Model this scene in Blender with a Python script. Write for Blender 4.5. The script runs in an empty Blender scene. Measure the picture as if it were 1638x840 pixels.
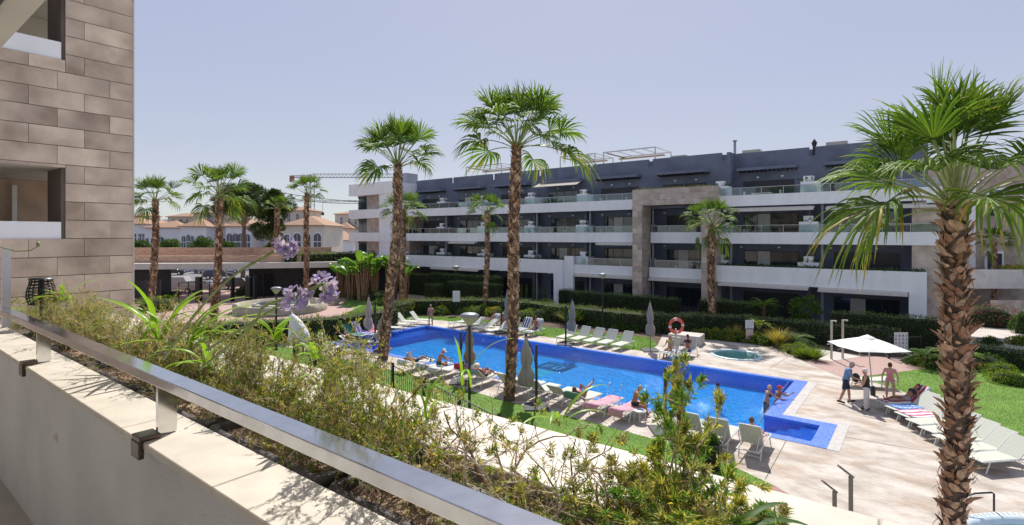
import bpy, bmesh, math, random
import numpy as np
from mathutils import Vector, Matrix, Euler
from mathutils.geometry import tessellate_polygon
random.seed(7); RNG = np.random.default_rng(11)
sc = bpy.context.scene
COL = sc.collection
R = math.radians

# ------------------------------------------------------------ camera, sky, sun
FPX = 850.0; HZ = 377.0; CX = 819.0; EYE = 7.0
A_ = 0.7910158; B_ = 0.6117957          # camera yaw against the building axes
cam_d = bpy.data.cameras.new('camera'); cam = bpy.data.objects.new('camera', cam_d); COL.objects.link(cam)
cam.location = (0, 0, EYE)
cam.rotation_euler = (R(90), 0, math.atan2(B_, A_))
cam_d.sensor_width = 36; cam_d.lens = FPX / 1638 * 36
cam_d.shift_y = -(420 - HZ) / 1638
cam_d.clip_start = 0.05; cam_d.clip_end = 3000
sc.camera = cam

SUN_EL = 50; SUN_DIR_CAM = (0.13, 1.0)   # horizontal direction to the sun, camera frame
sx, sy = SUN_DIR_CAM
su, sv = sx * A_ - sy * B_, sx * B_ + sy * A_
n_ = math.hypot(su, sv); su /= n_; sv /= n_
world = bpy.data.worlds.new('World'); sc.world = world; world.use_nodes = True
wn = world.node_tree; wn.nodes.clear()
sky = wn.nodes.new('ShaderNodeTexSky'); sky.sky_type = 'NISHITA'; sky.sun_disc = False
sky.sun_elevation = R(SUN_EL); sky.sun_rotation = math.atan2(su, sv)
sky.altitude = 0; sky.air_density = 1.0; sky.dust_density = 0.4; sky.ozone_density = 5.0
gm = wn.nodes.new('ShaderNodeGamma'); gm.inputs['Gamma'].default_value = 0.24   # hazy sky, flattened beyond haze so the sky behind the camera fills shade
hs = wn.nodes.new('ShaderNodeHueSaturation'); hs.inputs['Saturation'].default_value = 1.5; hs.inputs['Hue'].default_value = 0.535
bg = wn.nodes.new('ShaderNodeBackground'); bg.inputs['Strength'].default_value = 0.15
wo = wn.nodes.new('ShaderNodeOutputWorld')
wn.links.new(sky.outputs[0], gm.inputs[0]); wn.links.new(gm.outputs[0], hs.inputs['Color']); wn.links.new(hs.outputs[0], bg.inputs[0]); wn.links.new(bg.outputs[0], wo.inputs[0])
sun_d = bpy.data.lights.new('sun', 'SUN'); sun_d.energy = 2.0; sun_d.angle = R(0.55); sun_d.color = (1.0, 0.95, 0.88)
sun = bpy.data.objects.new('sun', sun_d); COL.objects.link(sun)
ce = math.cos(R(SUN_EL)); sun.rotation_euler = Vector((su * ce, sv * ce, math.sin(R(SUN_EL)))).to_track_quat('Z', 'Y').to_euler()
sc.view_settings.view_transform = 'Standard'; sc.view_settings.look = 'None'
sc.view_settings.exposure = 1.6; sc.view_settings.gamma = 1.0

# ------------------------------------------------------------ placement helpers
def uv(X, Y): return (X * A_ - Y * B_, X * B_ + Y * A_)
def G(x, y, z=0.0):
    Y = (EYE - z) * FPX / (y - HZ); X = (x - CX) / FPX * Y
    p = uv(X, Y); return Vector((p[0], p[1], z))
def DP(x, y, Y):                       # point seen at x,y standing Y metres off
    X = (x - CX) / FPX * Y; p = uv(X, Y)
    return Vector((p[0], p[1], EYE + (HZ - y) / FPX * Y))
def PV(x, y, v):                       # point on the plane v = const
    k = (x - CX) / FPX; Y = v / (k * B_ + A_)
    return Vector((Y * (k * A_ - B_), v, EYE + (HZ - y) / FPX * Y))
def cazi(dx, dy):                      # azimuth in the world for a direction given in the camera frame
    p = uv(dx, dy); return math.atan2(p[1], p[0])

# ------------------------------------------------------------ materials
MATS = {}
def mat(name, col, rough=0.7, var=0.15, scale=3.0, bump=0.0, bscale=None, metal=0.0, island=0.0, col2=None,
        trans=0.0, spec=0.5, detail=4.0, emit=None, transl=0.0, stretch=None):
    if name in MATS: return MATS[name]
    m = bpy.data.materials.new(name); m.use_nodes = True; MATS[name] = m
    nt = m.node_tree; b = nt.nodes['Principled BSDF']; L = nt.links
    b.inputs['Roughness'].default_value = rough; b.inputs['Metallic'].default_value = metal
    b.inputs['Specular IOR Level'].default_value = spec
    b.inputs['Base Color'].default_value = (*col, 1)
    tc = nt.nodes.new('ShaderNodeTexCoord'); src = tc.outputs['Object']
    if stretch:
        mp = nt.nodes.new('ShaderNodeMapping'); mp.inputs['Scale'].default_value = stretch
        L.new(src, mp.inputs[0]); src = mp.outputs[0]
    if var > 0 or col2:
        n = nt.nodes.new('ShaderNodeTexNoise'); n.inputs['Scale'].default_value = scale; n.inputs['Detail'].default_value = detail
        L.new(src, n.inputs['Vector'])
        cr = nt.nodes.new('ShaderNodeValToRGB'); e = cr.color_ramp.elements
        c2 = col2 if col2 else tuple(min(1, c * (1 + var)) for c in col)
        c1 = col if col2 else tuple(c * (1 - var) for c in col)
        e[0].position = 0.34; e[1].position = 0.66
        e[0].color = (*c1, 1); e[1].color = (*c2, 1)
        L.new(n.outputs['Fac'], cr.inputs[0]); out = cr.outputs[0]
        if island > 0:
            g = nt.nodes.new('ShaderNodeNewGeometry'); mr = nt.nodes.new('ShaderNodeMapRange')
            mr.inputs[3].default_value = 1 - island; mr.inputs[4].default_value = 1 + island
            L.new(g.outputs['Random Per Island'], mr.inputs[0])
            mm = nt.nodes.new('ShaderNodeVectorMath'); mm.operation = 'SCALE'
            L.new(out, mm.inputs[0]); L.new(mr.outputs[0], mm.inputs['Scale']); out = mm.outputs[0]
        L.new(out, b.inputs['Base Color'])
    else: out = None
    if bump > 0:
        n2 = nt.nodes.new('ShaderNodeTexNoise'); n2.inputs['Scale'].default_value = bscale or scale * 6; n2.inputs['Detail'].default_value = 5
        L.new(src, n2.inputs['Vector'])
        bp = nt.nodes.new('ShaderNodeBump'); bp.inputs['Strength'].default_value = 0.7; bp.inputs['Distance'].default_value = bump
        L.new(n2.outputs['Fac'], bp.inputs['Height']); L.new(bp.outputs[0], b.inputs['Normal'])
    if emit: b.inputs['Emission Color'].default_value = (*emit[0], 1); b.inputs['Emission Strength'].default_value = emit[1]
    if transl > 0:                      # thin leaves let the sun through
        t = nt.nodes.new('ShaderNodeBsdfTranslucent'); mx = nt.nodes.new('ShaderNodeMixShader'); mx.inputs[0].default_value = transl
        sc_ = nt.nodes.new('ShaderNodeVectorMath'); sc_.operation = 'MULTIPLY'; sc_.inputs[1].default_value = (1.5, 1.5, 0.6)
        if out: L.new(out, sc_.inputs[0])
        else: sc_.inputs[0].default_value = col
        L.new(sc_.outputs[0], t.inputs[0])
        o = nt.nodes['Material Output']; L.new(b.outputs[0], mx.inputs[1]); L.new(t.outputs[0], mx.inputs[2]); L.new(mx.outputs[0], o.inputs[0])
    return m

def glass_mat(name, tint=(0.75, 0.85, 0.88), fac=0.25, rough=0.02):
    if name in MATS: return MATS[name]
    m = bpy.data.materials.new(name); m.use_nodes = True; MATS[name] = m
    nt = m.node_tree; L = nt.links; nt.nodes.clear()
    t = nt.nodes.new('ShaderNodeBsdfTransparent'); t.inputs[0].default_value = (*tint, 1)
    g = nt.nodes.new('ShaderNodeBsdfGlossy'); g.inputs['Roughness'].default_value = rough; g.inputs[0].default_value = (0.9, 0.95, 1, 1)
    fr = nt.nodes.new('ShaderNodeFresnel'); fr.inputs[0].default_value = 1.45
    ad = nt.nodes.new('ShaderNodeMath'); ad.operation = 'ADD'; ad.use_clamp = True; ad.inputs[1].default_value = fac
    mx = nt.nodes.new('ShaderNodeMixShader'); o = nt.nodes.new('ShaderNodeOutputMaterial')
    L.new(fr.outputs[0], ad.inputs[0]); L.new(ad.outputs[0], mx.inputs[0]); L.new(t.outputs[0], mx.inputs[1]); L.new(g.outputs[0], mx.inputs[2]); L.new(mx.outputs[0], o.inputs[0])
    return m

def water_mat(name, tint, bump=0.02, scale=2.2, str_=0.5):
    m = bpy.data.materials.new(name); m.use_nodes = True; MATS[name] = m
    nt = m.node_tree; L = nt.links; nt.nodes.clear()
    t = nt.nodes.new('ShaderNodeBsdfTransparent'); t.inputs[0].default_value = (*tint, 1)
    g = nt.nodes.new('ShaderNodeBsdfGlossy'); g.inputs['Roughness'].default_value = 0.04
    fr = nt.nodes.new('ShaderNodeFresnel'); fr.inputs[0].default_value = 1.33
    mx = nt.nodes.new('ShaderNodeMixShader'); o = nt.nodes.new('ShaderNodeOutputMaterial')
    tc = nt.nodes.new('ShaderNodeTexCoord'); mp = nt.nodes.new('ShaderNodeMapping'); mp.inputs['Scale'].default_value = (1, 1.6, 1); mp.inputs['Rotation'].default_value = (0, 0, 0.4)
    n = nt.nodes.new('ShaderNodeTexNoise'); n.inputs['Scale'].default_value = scale; n.inputs['Detail'].default_value = 3; n.inputs['Distortion'].default_value = 0.6
    bp = nt.nodes.new('ShaderNodeBump'); bp.inputs['Strength'].default_value = str_; bp.inputs['Distance'].default_value = bump * 3
    L.new(tc.outputs['Object'], mp.inputs[0]); L.new(mp.outputs[0], n.inputs['Vector']); L.new(n.outputs['Fac'], bp.inputs['Height'])
    L.new(bp.outputs[0], g.inputs['Normal']); L.new(bp.outputs[0], fr.inputs['Normal'])
    L.new(fr.outputs[0], mx.inputs[0]); L.new(t.outputs[0], mx.inputs[1]); L.new(g.outputs[0], mx.inputs[2]); L.new(mx.outputs[0], o.inputs[0])
    return m

# ------------------------------------------------------------ object helpers
def tag(o, label=None, cat=None, group=None, kind=None):
    if label: o['label'] = label
    if cat: o['category'] = cat
    if group: o['group'] = group
    if kind: o['kind'] = kind
    return o
def empty(name, loc=(0, 0, 0), rz=0.0, label=None, cat=None, group=None):
    o = bpy.data.objects.new(name, None); COL.objects.link(o); o.location = loc; o.rotation_euler = (0, 0, rz); o.empty_display_size = 0.2
    return tag(o, label, cat, group)
def link(name, me, parent=None, loc=None, rot=None, scale=None):
    o = bpy.data.objects.new(name, me); COL.objects.link(o)
    if parent: o.parent = parent
    if loc is not None: o.location = loc
    if rot is not None: o.rotation_euler = rot
    if scale is not None: o.scale = (scale,) * 3 if isinstance(scale, (int, float)) else scale
    return o
def copy_tree(o, parent=None, top=True):
    c = o.copy(); COL.objects.link(c)
    if not top: c.parent = parent
    for ch in list(o.children): copy_tree(ch, c, False)
    return c

class MB:
    def __init__(s): s.v = []; s.f = []; s.mi = []; s.sm = []
    def add(s, vs, fs, mi=0, smooth=False):
        n = len(s.v); s.v += [tuple(p) for p in vs]; s.f += [tuple(n + i for i in f) for f in fs]
        s.mi += [mi] * len(fs); s.sm += [smooth] * len(fs); return s
    def box(s, x0, x1, y0, y1, z0, z1, mi=0, M=None):
        vs = [Vector((x, y, z)) for x in (x0, x1) for y in (y0, y1) for z in (z0, z1)]
        if M is not None: vs = [M @ p for p in vs]
        return s.add(vs, [(0, 1, 3, 2), (4, 6, 7, 5), (0, 4, 5, 1), (2, 3, 7, 6), (0, 2, 6, 4), (1, 5, 7, 3)], mi)
    def obox(s, c, hx, hy, hz, rz=0, mi=0, rx=0, ry=0):
        M = Matrix.Translation(c) @ Euler((rx, ry, rz)).to_matrix().to_4x4()
        return s.box(-hx, hx, -hy, hy, -hz, hz, mi, M)
    def tube(s, pts, rad, n=8, mi=0, cap=True, smooth=True, twist=0):
        pts = [Vector(p) for p in pts]; k = len(pts)
        if not isinstance(rad, (list, tuple)): rad = [rad] * k
        vs = []; up = Vector((0, 0, 1)); prev = None
        for i, p in enumerate(pts):
            d = (pts[min(i + 1, k - 1)] - pts[max(i - 1, 0)])
            d = d.normalized() if d.length > 1e-9 else Vector((0, 0, 1))
            ref = prev if prev is not None else (Vector((1, 0, 0)) if abs(d.z) > 0.9 else up)
            a = (ref - d * ref.dot(d));
            if a.length < 1e-6: a = Vector((0, 1, 0)).cross(d)
            a.normalize(); prev = a; b = d.cross(a)
            for j in range(n):
                t = 2 * math.pi * j / n + twist
                vs.append(p + (a * math.cos(t) + b * math.sin(t)) * rad[i])
        fs = [(i * n + j, i * n + (j + 1) % n, (i + 1) * n + (j + 1) % n, (i + 1) * n + j) for i in range(k - 1) for j in range(n)]
        s.add(vs, fs, mi, smooth)
        if cap: s.add(vs[:n], [tuple(reversed(range(n)))], mi); s.add(vs[-n:], [tuple(range(n))], mi)
        return s
    def bar(s, p, q, w, h=None, mi=0):
        p = Vector(p); q = Vector(q); h = h or w; d = (q - p); L = d.length
        M = Matrix.Translation((p + q) / 2) @ d.to_track_quat('Y', 'Z').to_matrix().to_4x4()
        return s.box(-w / 2, w / 2, -L / 2, L / 2, -h / 2, h / 2, mi, M)
    def lathe(s, prof, c=(0, 0, 0), n=16, mi=0, smooth=True, sq=1.0):
        vs = [(c[0] + r * math.cos(2 * math.pi * j / n), c[1] + r * sq * math.sin(2 * math.pi * j / n), c[2] + z) for r, z in prof for j in range(n)]
        k = len(prof)
        return s.add(vs, [(i * n + j, i * n + (j + 1) % n, (i + 1) * n + (j + 1) % n, (i + 1) * n + j) for i in range(k - 1) for j in range(n)], mi, smooth)
    def sph(s, c, r, n=10, m=6, mi=0):
        if not hasattr(r, '__len__'): r = (r, r, r)
        vs = []; 
        for i in range(m + 1):
            a = math.pi * i / m
            for j in range(n):
                t = 2 * math.pi * j / n
                vs.append((c[0] + r[0] * math.sin(a) * math.cos(t), c[1] + r[1] * math.sin(a) * math.sin(t), c[2] + r[2] * math.cos(a)))
        return s.add(vs, [(i * n + j, (i + 1) * n + j, (i + 1) * n + (j + 1) % n, i * n + (j + 1) % n) for i in range(m) for j in range(n)], mi, True)
    def prism(s, poly, z0, z1, mi=0):
        n = len(poly); vs = [(p[0], p[1], z0) for p in poly] + [(p[0], p[1], z1) for p in poly]
        tr = tessellate_polygon([[Vector((p[0], p[1], 0)) for p in poly]])
        fs = [(i, (i + 1) % n, n + (i + 1) % n, n + i) for i in range(n)]
        for t in tr:
            a, b, c = t; A, Bv, C = (Vector(vs[q]) for q in t)
            if (Bv - A).cross(C - A).z < 0: a, c = c, a
            fs.append((n + a, n + b, n + c))
        return s.add(vs, fs, mi)
    def mesh(s, name, mats):
        me = bpy.data.meshes.new(name); me.from_pydata(s.v, [], s.f)
        for m in (mats if isinstance(mats, (list, tuple)) else [mats]): me.materials.append(m)
        if len(s.f):
            me.polygons.foreach_set('material_index', s.mi); me.polygons.foreach_set('use_smooth', s.sm)
        me.update(); return me
    def obj(s, name, mats, parent=None, **k): return link(name, s.mesh(name, mats), parent, **k)

def bevel(o, w=0.01, seg=2):
    m = o.modifiers.new('bevel', 'BEVEL'); m.width = w; m.segments = seg; m.limit_method = 'ANGLE'; return o

def np_mesh(name, V, F, mats, mi=None, smooth=False):
    me = bpy.data.meshes.new(name); V = np.asarray(V, np.float32); F = np.asarray(F, np.int32)
    me.vertices.add(len(V)); me.vertices.foreach_set('co', V.ravel())
    k = F.shape[1]; me.loops.add(F.size); me.loops.foreach_set('vertex_index', F.ravel())
    me.polygons.add(len(F)); me.polygons.foreach_set('loop_start', np.arange(0, F.size, k, dtype=np.int32))
    me.polygons.foreach_set('loop_total', np.full(len(F), k, np.int32))
    for m in (mats if isinstance(mats, (list, tuple)) else [mats]): me.materials.append(m)
    if mi is not None: me.polygons.foreach_set('material_index', np.asarray(mi, np.int32))
    if smooth: me.polygons.foreach_set('use_smooth', np.ones(len(F), bool))
    me.update(calc_edges=True); return me
def unit(a): return a / np.maximum(np.linalg.norm(a, axis=1, keepdims=True), 1e-9)
def rdirs(n): return unit(RNG.normal(size=(n, 3)))
def leaf_geo(P, Dr, N, Ln, W, bend=0.25):
    """rhombus leaves folded along the middle: P base, Dr direction, N rough normal"""
    Dr = unit(Dr); S = unit(np.cross(Dr, N)); U = np.cross(S, Dr)
    Ln = np.asarray(Ln).reshape(-1, 1); W = np.asarray(W).reshape(-1, 1)
    a = P; b = P + Dr * Ln * .5 + S * W * .5 + U * Ln * bend * .3; c = P + Dr * Ln - U * Ln * bend * .2; d = P + Dr * Ln * .5 - S * W * .5 + U * Ln * bend * .3
    V = np.stack([a, b, c, d], 1).reshape(-1, 3); n = len(P)
    i = np.arange(n) * 4
    return V, np.stack([i, i + 1, i + 2, i + 3], 1)
def merge(parts):
    Vs = []; Fs = []; o = 0
    for V, F in parts: Vs.append(V); Fs.append(F + o); o += len(V)
    return np.concatenate(Vs), np.concatenate(Fs)
# ------------------------------------------------------------ materials used all over
def tile_mat(name, c1, c2, bump=0.002, rough=0.6):
    """natural stone look with per-object tone"""
    m = mat(name, c1, rough=rough, col2=c2, scale=1.6, bump=bump, bscale=30, detail=6)
    nt = m.node_tree; L = nt.links; b = nt.nodes['Principled BSDF']
    src = b.inputs['Base Color'].links[0].from_socket
    oi = nt.nodes.new('ShaderNodeObjectInfo'); mr = nt.nodes.new('ShaderNodeMapRange'); mr.inputs[3].default_value = .82; mr.inputs[4].default_value = 1.18
    vm = nt.nodes.new('ShaderNodeVectorMath'); vm.operation = 'SCALE'
    L.new(oi.outputs['Random'], mr.inputs[0]); L.new(src, vm.inputs[0]); L.new(mr.outputs[0], vm.inputs['Scale']); L.new(vm.outputs[0], b.inputs['Base Color'])
    # shift the noise by the object's random number so no two tiles repeat
    for n in [n for n in nt.nodes if n.type == 'TEX_NOISE']:
        n.noise_dimensions = '4D'
        ml = nt.nodes.new('ShaderNodeMath'); ml.operation = 'MULTIPLY'; ml.inputs[1].default_value = 60
        L.new(oi.outputs['Random'], ml.inputs[0]); L.new(ml.outputs[0], n.inputs['W'])
    return m
M_TILE = tile_mat('tan stone tile', (.38, .285, .215), (.74, .60, .475), bump=.003)
M_TILE2 = tile_mat('portal stone', (.38, .30, .25), (.60, .50, .43))
M_LEDGE = mat('cream ledge stone', (.55, .50, .42), rough=.55, var=.09, scale=7, bump=.001, bscale=60, detail=8)
M_RENDER = mat('grey wall render', (.62, .605, .58), rough=.9, var=.10, scale=1.5, bump=.014, bscale=80, detail=8)
M_WHITE = mat('white facade paint', (.88, .88, .90), rough=.75, var=.04, scale=1.6, bump=.002, bscale=20, detail=9, stretch=(1.2, 1.2, .22))
M_SOFFIT = mat('beige soffit', (.60, .56, .50), rough=.8, var=.06, scale=1.2, bump=.002, bscale=40)
M_DARK = mat('charcoal blue facade', (.15, .172, .235), rough=.85, var=.14, scale=.9, bump=.003, bscale=12)
M_SHUT = mat('dark shutter', (.022, .024, .03), rough=.45, var=.15, scale=1)
M_FRAME = mat('anthracite frame', (.03, .032, .036), rough=.4, var=0)
M_STEEL = mat('brushed steel', (.60, .60, .60), rough=.13, var=.08, scale=14, metal=1.0, bump=.0008, bscale=7)
M_STEELB = mat('polished steel', (.7, .7, .7), rough=.12, var=0, metal=1.0)
M_BLACK = mat('black painted metal', (.016, .016, .018), rough=.4, var=0)
M_GLASS = glass_mat('balustrade glass', (.84, .92, .92), .04)
M_WIN = mat('window glass', (.03, .04, .055), rough=.06, var=0, spec=1.0)
M_CURT = mat('pale curtain', (.55, .54, .5), rough=.9, var=.1, scale=4)
M_GRASS = mat('lawn grass', (.085, .175, .015), rough=.9, col2=(.13, .245, .025), scale=.9, bump=.012, bscale=55, detail=7)
M_SOIL = mat('soil', (.10, .07, .045), rough=1, var=.4, scale=4, bump=.03, bscale=30)
M_GROUND = mat('dry ground', (.30, .26, .21), rough=1, var=.2, scale=.3, bump=.02)
M_PAVE = mat('pale paving', (.50, .46, .41), rough=.85, var=.12, scale=.8, bump=.003, bscale=20)
M_ASPH = mat('car park asphalt', (.16, .16, .165), rough=.9, var=.2, scale=.6, bump=.003)
M_LOUNGE = mat('white lounger frame', (.68, .68, .66), rough=.4, var=0)
M_SLING = mat('sage sling', (.50, .52, .44), rough=.8, var=.06, scale=20, bump=.001, bscale=300)
M_POT = mat('charcoal plastic pot', (.07, .06, .06), rough=.55, var=.2, scale=6, bump=.001)
M_MULCH = mat('dry mulch', (.20, .13, .08), rough=1, col2=(.42, .31, .22), scale=60, bump=.02, bscale=70, detail=8)
M_CANVAS = mat('grey canvas', (.38, .35, .30), rough=.9, var=.12, scale=6, bump=.01, bscale=12, stretch=(1, 1, .25))
M_CANVASW = mat('white canvas', (.74, .74, .72), rough=.85, var=.05, scale=3, bump=.003, bscale=10)
M_CANVASB = mat('brown canvas', (.33, .27, .19), rough=.9, var=.15, scale=6, bump=.01, bscale=12, stretch=(1, 1, .25))

def deck_material():
    m = bpy.data.materials.new('stamped concrete'); m.use_nodes = True; nt = m.node_tree; L = nt.links; b = nt.nodes['Principled BSDF']
    b.inputs['Roughness'].default_value = .8
    tc = nt.nodes.new('ShaderNodeTexCoord'); mp = nt.nodes.new('ShaderNodeMapping'); mp.inputs['Scale'].default_value = (.8, 1.35, 1); mp.inputs['Rotation'].default_value = (0, 0, R(-38))
    L.new(tc.outputs['Object'], mp.inputs[0])
    def noise(scale, det, src, dist=0):
        n = nt.nodes.new('ShaderNodeTexNoise'); n.inputs['Scale'].default_value = scale; n.inputs['Detail'].default_value = det; n.inputs['Distortion'].default_value = dist
        n.inputs['Roughness'].default_value = .62
        L.new(src, n.inputs['Vector']); return n.outputs['Fac']
    def ramp(f, p0, p1, c0, c1):
        r = nt.nodes.new('ShaderNodeValToRGB'); e = r.color_ramp.elements; e[0].position = p0; e[1].position = p1; e[0].color = (*c0, 1); e[1].color = (*c1, 1)
        L.new(f, r.inputs[0]); return r.outputs[0]
    def mix(f, a, c):
        x = nt.nodes.new('ShaderNodeMix'); x.data_type = 'RGBA'; L.new(f, x.inputs[0]); L.new(a, x.inputs[6]); L.new(c, x.inputs[7]); return x.outputs[2]
    base = ramp(noise(1.1, 10, mp.outputs[0], .3), .36, .62, (.34, .285, .235), (.56, .51, .45))
    stain = ramp(noise(.62, 10, mp.outputs[0], .5), .52, .72, (0, 0, 0), (.85, .85, .85))
    brown = nt.nodes.new('ShaderNodeRGB'); brown.outputs[0].default_value = (.30, .19, .115, 1)
    c = mix(stain, base, brown.outputs[0])
    fine = ramp(noise(16, 6, mp.outputs[0], .5), .55, .72, (0, 0, 0), (.45, .45, .45))
    dk = nt.nodes.new('ShaderNodeRGB'); dk.outputs[0].default_value = (.22, .165, .13, 1)
    c = mix(fine, c, dk.outputs[0]); L.new(c, b.inputs['Base Color'])
    bp = nt.nodes.new('ShaderNodeBump'); bp.inputs['Strength'].default_value = .8; bp.inputs['Distance'].default_value = .03
    L.new(noise(4, 9, mp.outputs[0], 1.5), bp.inputs['Height']); L.new(bp.outputs[0], b.inputs['Normal'])
    return m
M_DECK = deck_material()
def brick_material(name, c1, c2, mortar, sx=2.5, msize=.012, rot=0):
    m = bpy.data.materials.new(name); m.use_nodes = True; nt = m.node_tree; L = nt.links; b = nt.nodes['Principled BSDF']; b.inputs['Roughness'].default_value = .9
    tc = nt.nodes.new('ShaderNodeTexCoord'); mp = nt.nodes.new('ShaderNodeMapping'); mp.inputs['Rotation'].default_value = rot if hasattr(rot, '__len__') else (0, 0, rot)
    br = nt.nodes.new('ShaderNodeTexBrick'); br.inputs['Scale'].default_value = sx; br.inputs['Mortar Size'].default_value = msize
    br.inputs['Color1'].default_value = (*c1, 1); br.inputs['Color2'].default_value = (*c2, 1); br.inputs['Mortar'].default_value = (*mortar, 1)
    L.new(tc.outputs['Object'], mp.inputs[0]); L.new(mp.outputs[0], br.inputs['Vector']); L.new(br.outputs[0], b.inputs['Base Color'])
    bp = nt.nodes.new('ShaderNodeBump'); bp.inputs['Distance'].default_value = .01; L.new(br.outputs['Fac'], bp.inputs['Height']); bp.invert = True; L.new(bp.outputs[0], b.inputs['Normal'])
    return m
M_BRICK = brick_material('red brick paving', (.42, .235, .19), (.30, .17, .14), (.34, .27, .22), 3.2, .02)
M_PLAZA = mat('pink brick plaza paving', (.40, .27, .235), rough=.9, var=.14, scale=9, bump=.004, bscale=30)
def mosaic(name, c1, c2, sc=26):
    m = bpy.data.materials.new(name); m.use_nodes = True; nt = m.node_tree; L = nt.links; b = nt.nodes['Principled BSDF']; b.inputs['Roughness'].default_value = .25
    tc = nt.nodes.new('ShaderNodeTexCoord'); vo = nt.nodes.new('ShaderNodeTexVoronoi'); vo.inputs['Scale'].default_value = sc; vo.distance = 'CHEBYCHEV'; vo.inputs['Randomness'].default_value = .3
    L.new(tc.outputs['Object'], vo.inputs['Vector'])
    sp = nt.nodes.new('ShaderNodeSeparateColor'); L.new(vo.outputs['Color'], sp.inputs[0])
    cr = nt.nodes.new('ShaderNodeValToRGB'); e = cr.color_ramp.elements; e[0].color = (*c1, 1); e[1].color = (*c2, 1); L.new(sp.outputs[0], cr.inputs[0]); L.new(cr.outputs[0], b.inputs['Base Color'])
    return m
M_MOS = mosaic('blue pool mosaic', (.05, .21, .70), (.09, .32, .85))
M_MOSF = mosaic('pool floor mosaic', (.22, .60, .90), (.42, .80, .97), 9)
M_RIM = mosaic('pool rim mosaic', (.10, .19, .62), (.19, .32, .78), 20)

# ------------------------------------------------------------ ground sheets
def sheet(name, outer, z, m, holes=(), kind='structure'):
    loops = [[Vector((p[0], p[1], 0)) for p in outer]] + [[Vector((p[0], p[1], 0)) for p in h] for h in holes]
    tr = tessellate_polygon(loops); vs = [p for l in loops for p in l]
    fs = []
    for a, b_, c in tr:
        if (vs[b_] - vs[a]).cross(vs[c] - vs[a]).z < 0: a, c = c, a
        fs.append((a, b_, c))
    mb = MB(); mb.add([(p.x, p.y, z) for p in vs], fs); o = mb.obj(name, m); o['kind'] = kind; return o
def circ(c, r, n=32): return [(c[0] + r * math.cos(2 * math.pi * i / n), c[1] + r * math.sin(2 * math.pi * i / n)) for i in range(n)]
PU0, PU1, PV0, PV1 = -30.4, -4.9, 20.5, 28.5       # water of the main basin
BU1, BV1 = -3.0, 22.4                              # stair bay
RIM = .42
rim_out = [(PU0 - .5, PV0 - RIM), (BU1 + .5, PV0 - RIM), (BU1 + .5, BV1 + .5), (PU1 + .55, BV1 + .5), (PU1 + .55, PV1 + .3), (PU0 - .5, PV1 + .3)]
pool_in = [(PU0, PV0), (BU1, PV0), (BU1, BV1), (PU1, BV1), (PU1, PV1), (PU0, PV1)]
JC = G(1178, 568); JR = 1.25
HT = (3.25, 14.8); HTR = 2.9                        # big tub at the right lower corner
Z = .012
sheet('ground', [(-700, -300), (500, -300), (500, 900), (-700, 900)], -.03, M_GROUND, [[(-60, -20), (30, -20), (30, 60), (-60, 60)]])
inner = sheet('terrace_ground', [(-60, -20), (30, -20), (30, 60), (-60, 60)], -.03, M_PAVE, [[(PU0 - .2, PV0 - .2), (BU1 + .2, PV0 - .2), (BU1 + .2, PV1 + .2), (PU0 - .2, PV1 + .2)], circ(JC, JR + .1), circ(HT, HTR - .25)])
lawn_near = [G(430, 600), G(560, 590), G(664, 601), G(738, 621), G(810, 642), G(930, 672), G(1060, 706), G(1164, 742), G(1238, 777)]
deck_edge_r = [G(1238, 777), G(1313, 822), G(1420, 900), G(1600, 1000)]
deck_far = [G(1240, 556), G(1195, 547), G(1130, 538), G(1060, 536), G(1052, 552)]
deck_right = [G(1700, 735), G(1600, 690), G(1500, 645), G(1400, 612), G(1352, 606), G(1290, 580)]
deckp = [(-34.5, 17.2), (-31, 17.9)] + lawn_near[2:] + deck_edge_r[1:] + [(16, 6), (16, 22)] + deck_right + deck_far + [(-13.0, 30.3), (-22, 30.6), (-31.5, 31.2), (-34.5, 29)]
sheet('pool_deck', deckp, 0.0, M_DECK, [pool_in, circ(JC, JR), circ(HT, HTR - .3)])
lw = [Vector((-48, 14.6, 0)), Vector((-34.5, 17.2, 0)), Vector((-31, 17.9, 0))] + lawn_near[2:] + [G(1175, 786), Vector((-8, 13.2, 0)), Vector((-40, 11, 0))]
sheet('near_lawn', lw, .008, M_GRASS)
sheet('brick_apron', [G(1238, 777), G(1322, 826), G(1300, 835), G(1165, 790), ], .012, M_BRICK)
far_lawn = [(-34.5, 29), (-31.5, 31.2), (-22, 30.6), (-13.0, 30.3), G(1052, 552), G(1040, 540), G(960, 533), G(860, 522), G(740, 508), G(655, 505), (-45, 34), (-40, 27), (-36, 24), (-38, 17)]
sheet('far_lawn', far_lawn, .004, M_GRASS)
right_lawn = [G(1352, 606), G(1400, 612), G(1500, 645), G(1600, 690), G(1700, 735), (22, 22), (22, 44), (6, 42), G(1660, 588), G(1560, 588), G(1480, 590), G(1400, 600)]
sheet('right_lawn', right_lawn, .006, M_GRASS)
sheet('brick_plaza', [G(1290, 580), G(1352, 606), G(1400, 600), G(1480, 590), G(1470, 570), G(1380, 571), G(1300, 574)], .010, M_PLAZA)
sheet('shower_pad', [G(1262, 569), G(1330, 578), G(1378, 571), G(1310, 558)], .018, M_PAVE)
sheet('planting_bed', [G(1052, 552), G(1060, 536), G(1130, 538), G(1195, 547), G(1240, 556), G(1290, 580), G(1300, 574), G(1380, 571), G(1470, 570), G(1480, 590), G(1560, 588), G(1660, 588), (6, 42), (-6, 41.2), (-20, 40), (-33, 40), (-40, 38), G(655, 505), G(740, 508), G(860, 522), G(960, 533), G(1040, 540)], .002, M_SOIL)
sheet('entrance_plaza', [(-60, 60), (-34.5, 50), (-36, 24), (-40, 17), (-60, 12), (-110, 10), (-110, 45), (-90, 70)], -.016, M_PLAZA)
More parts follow.
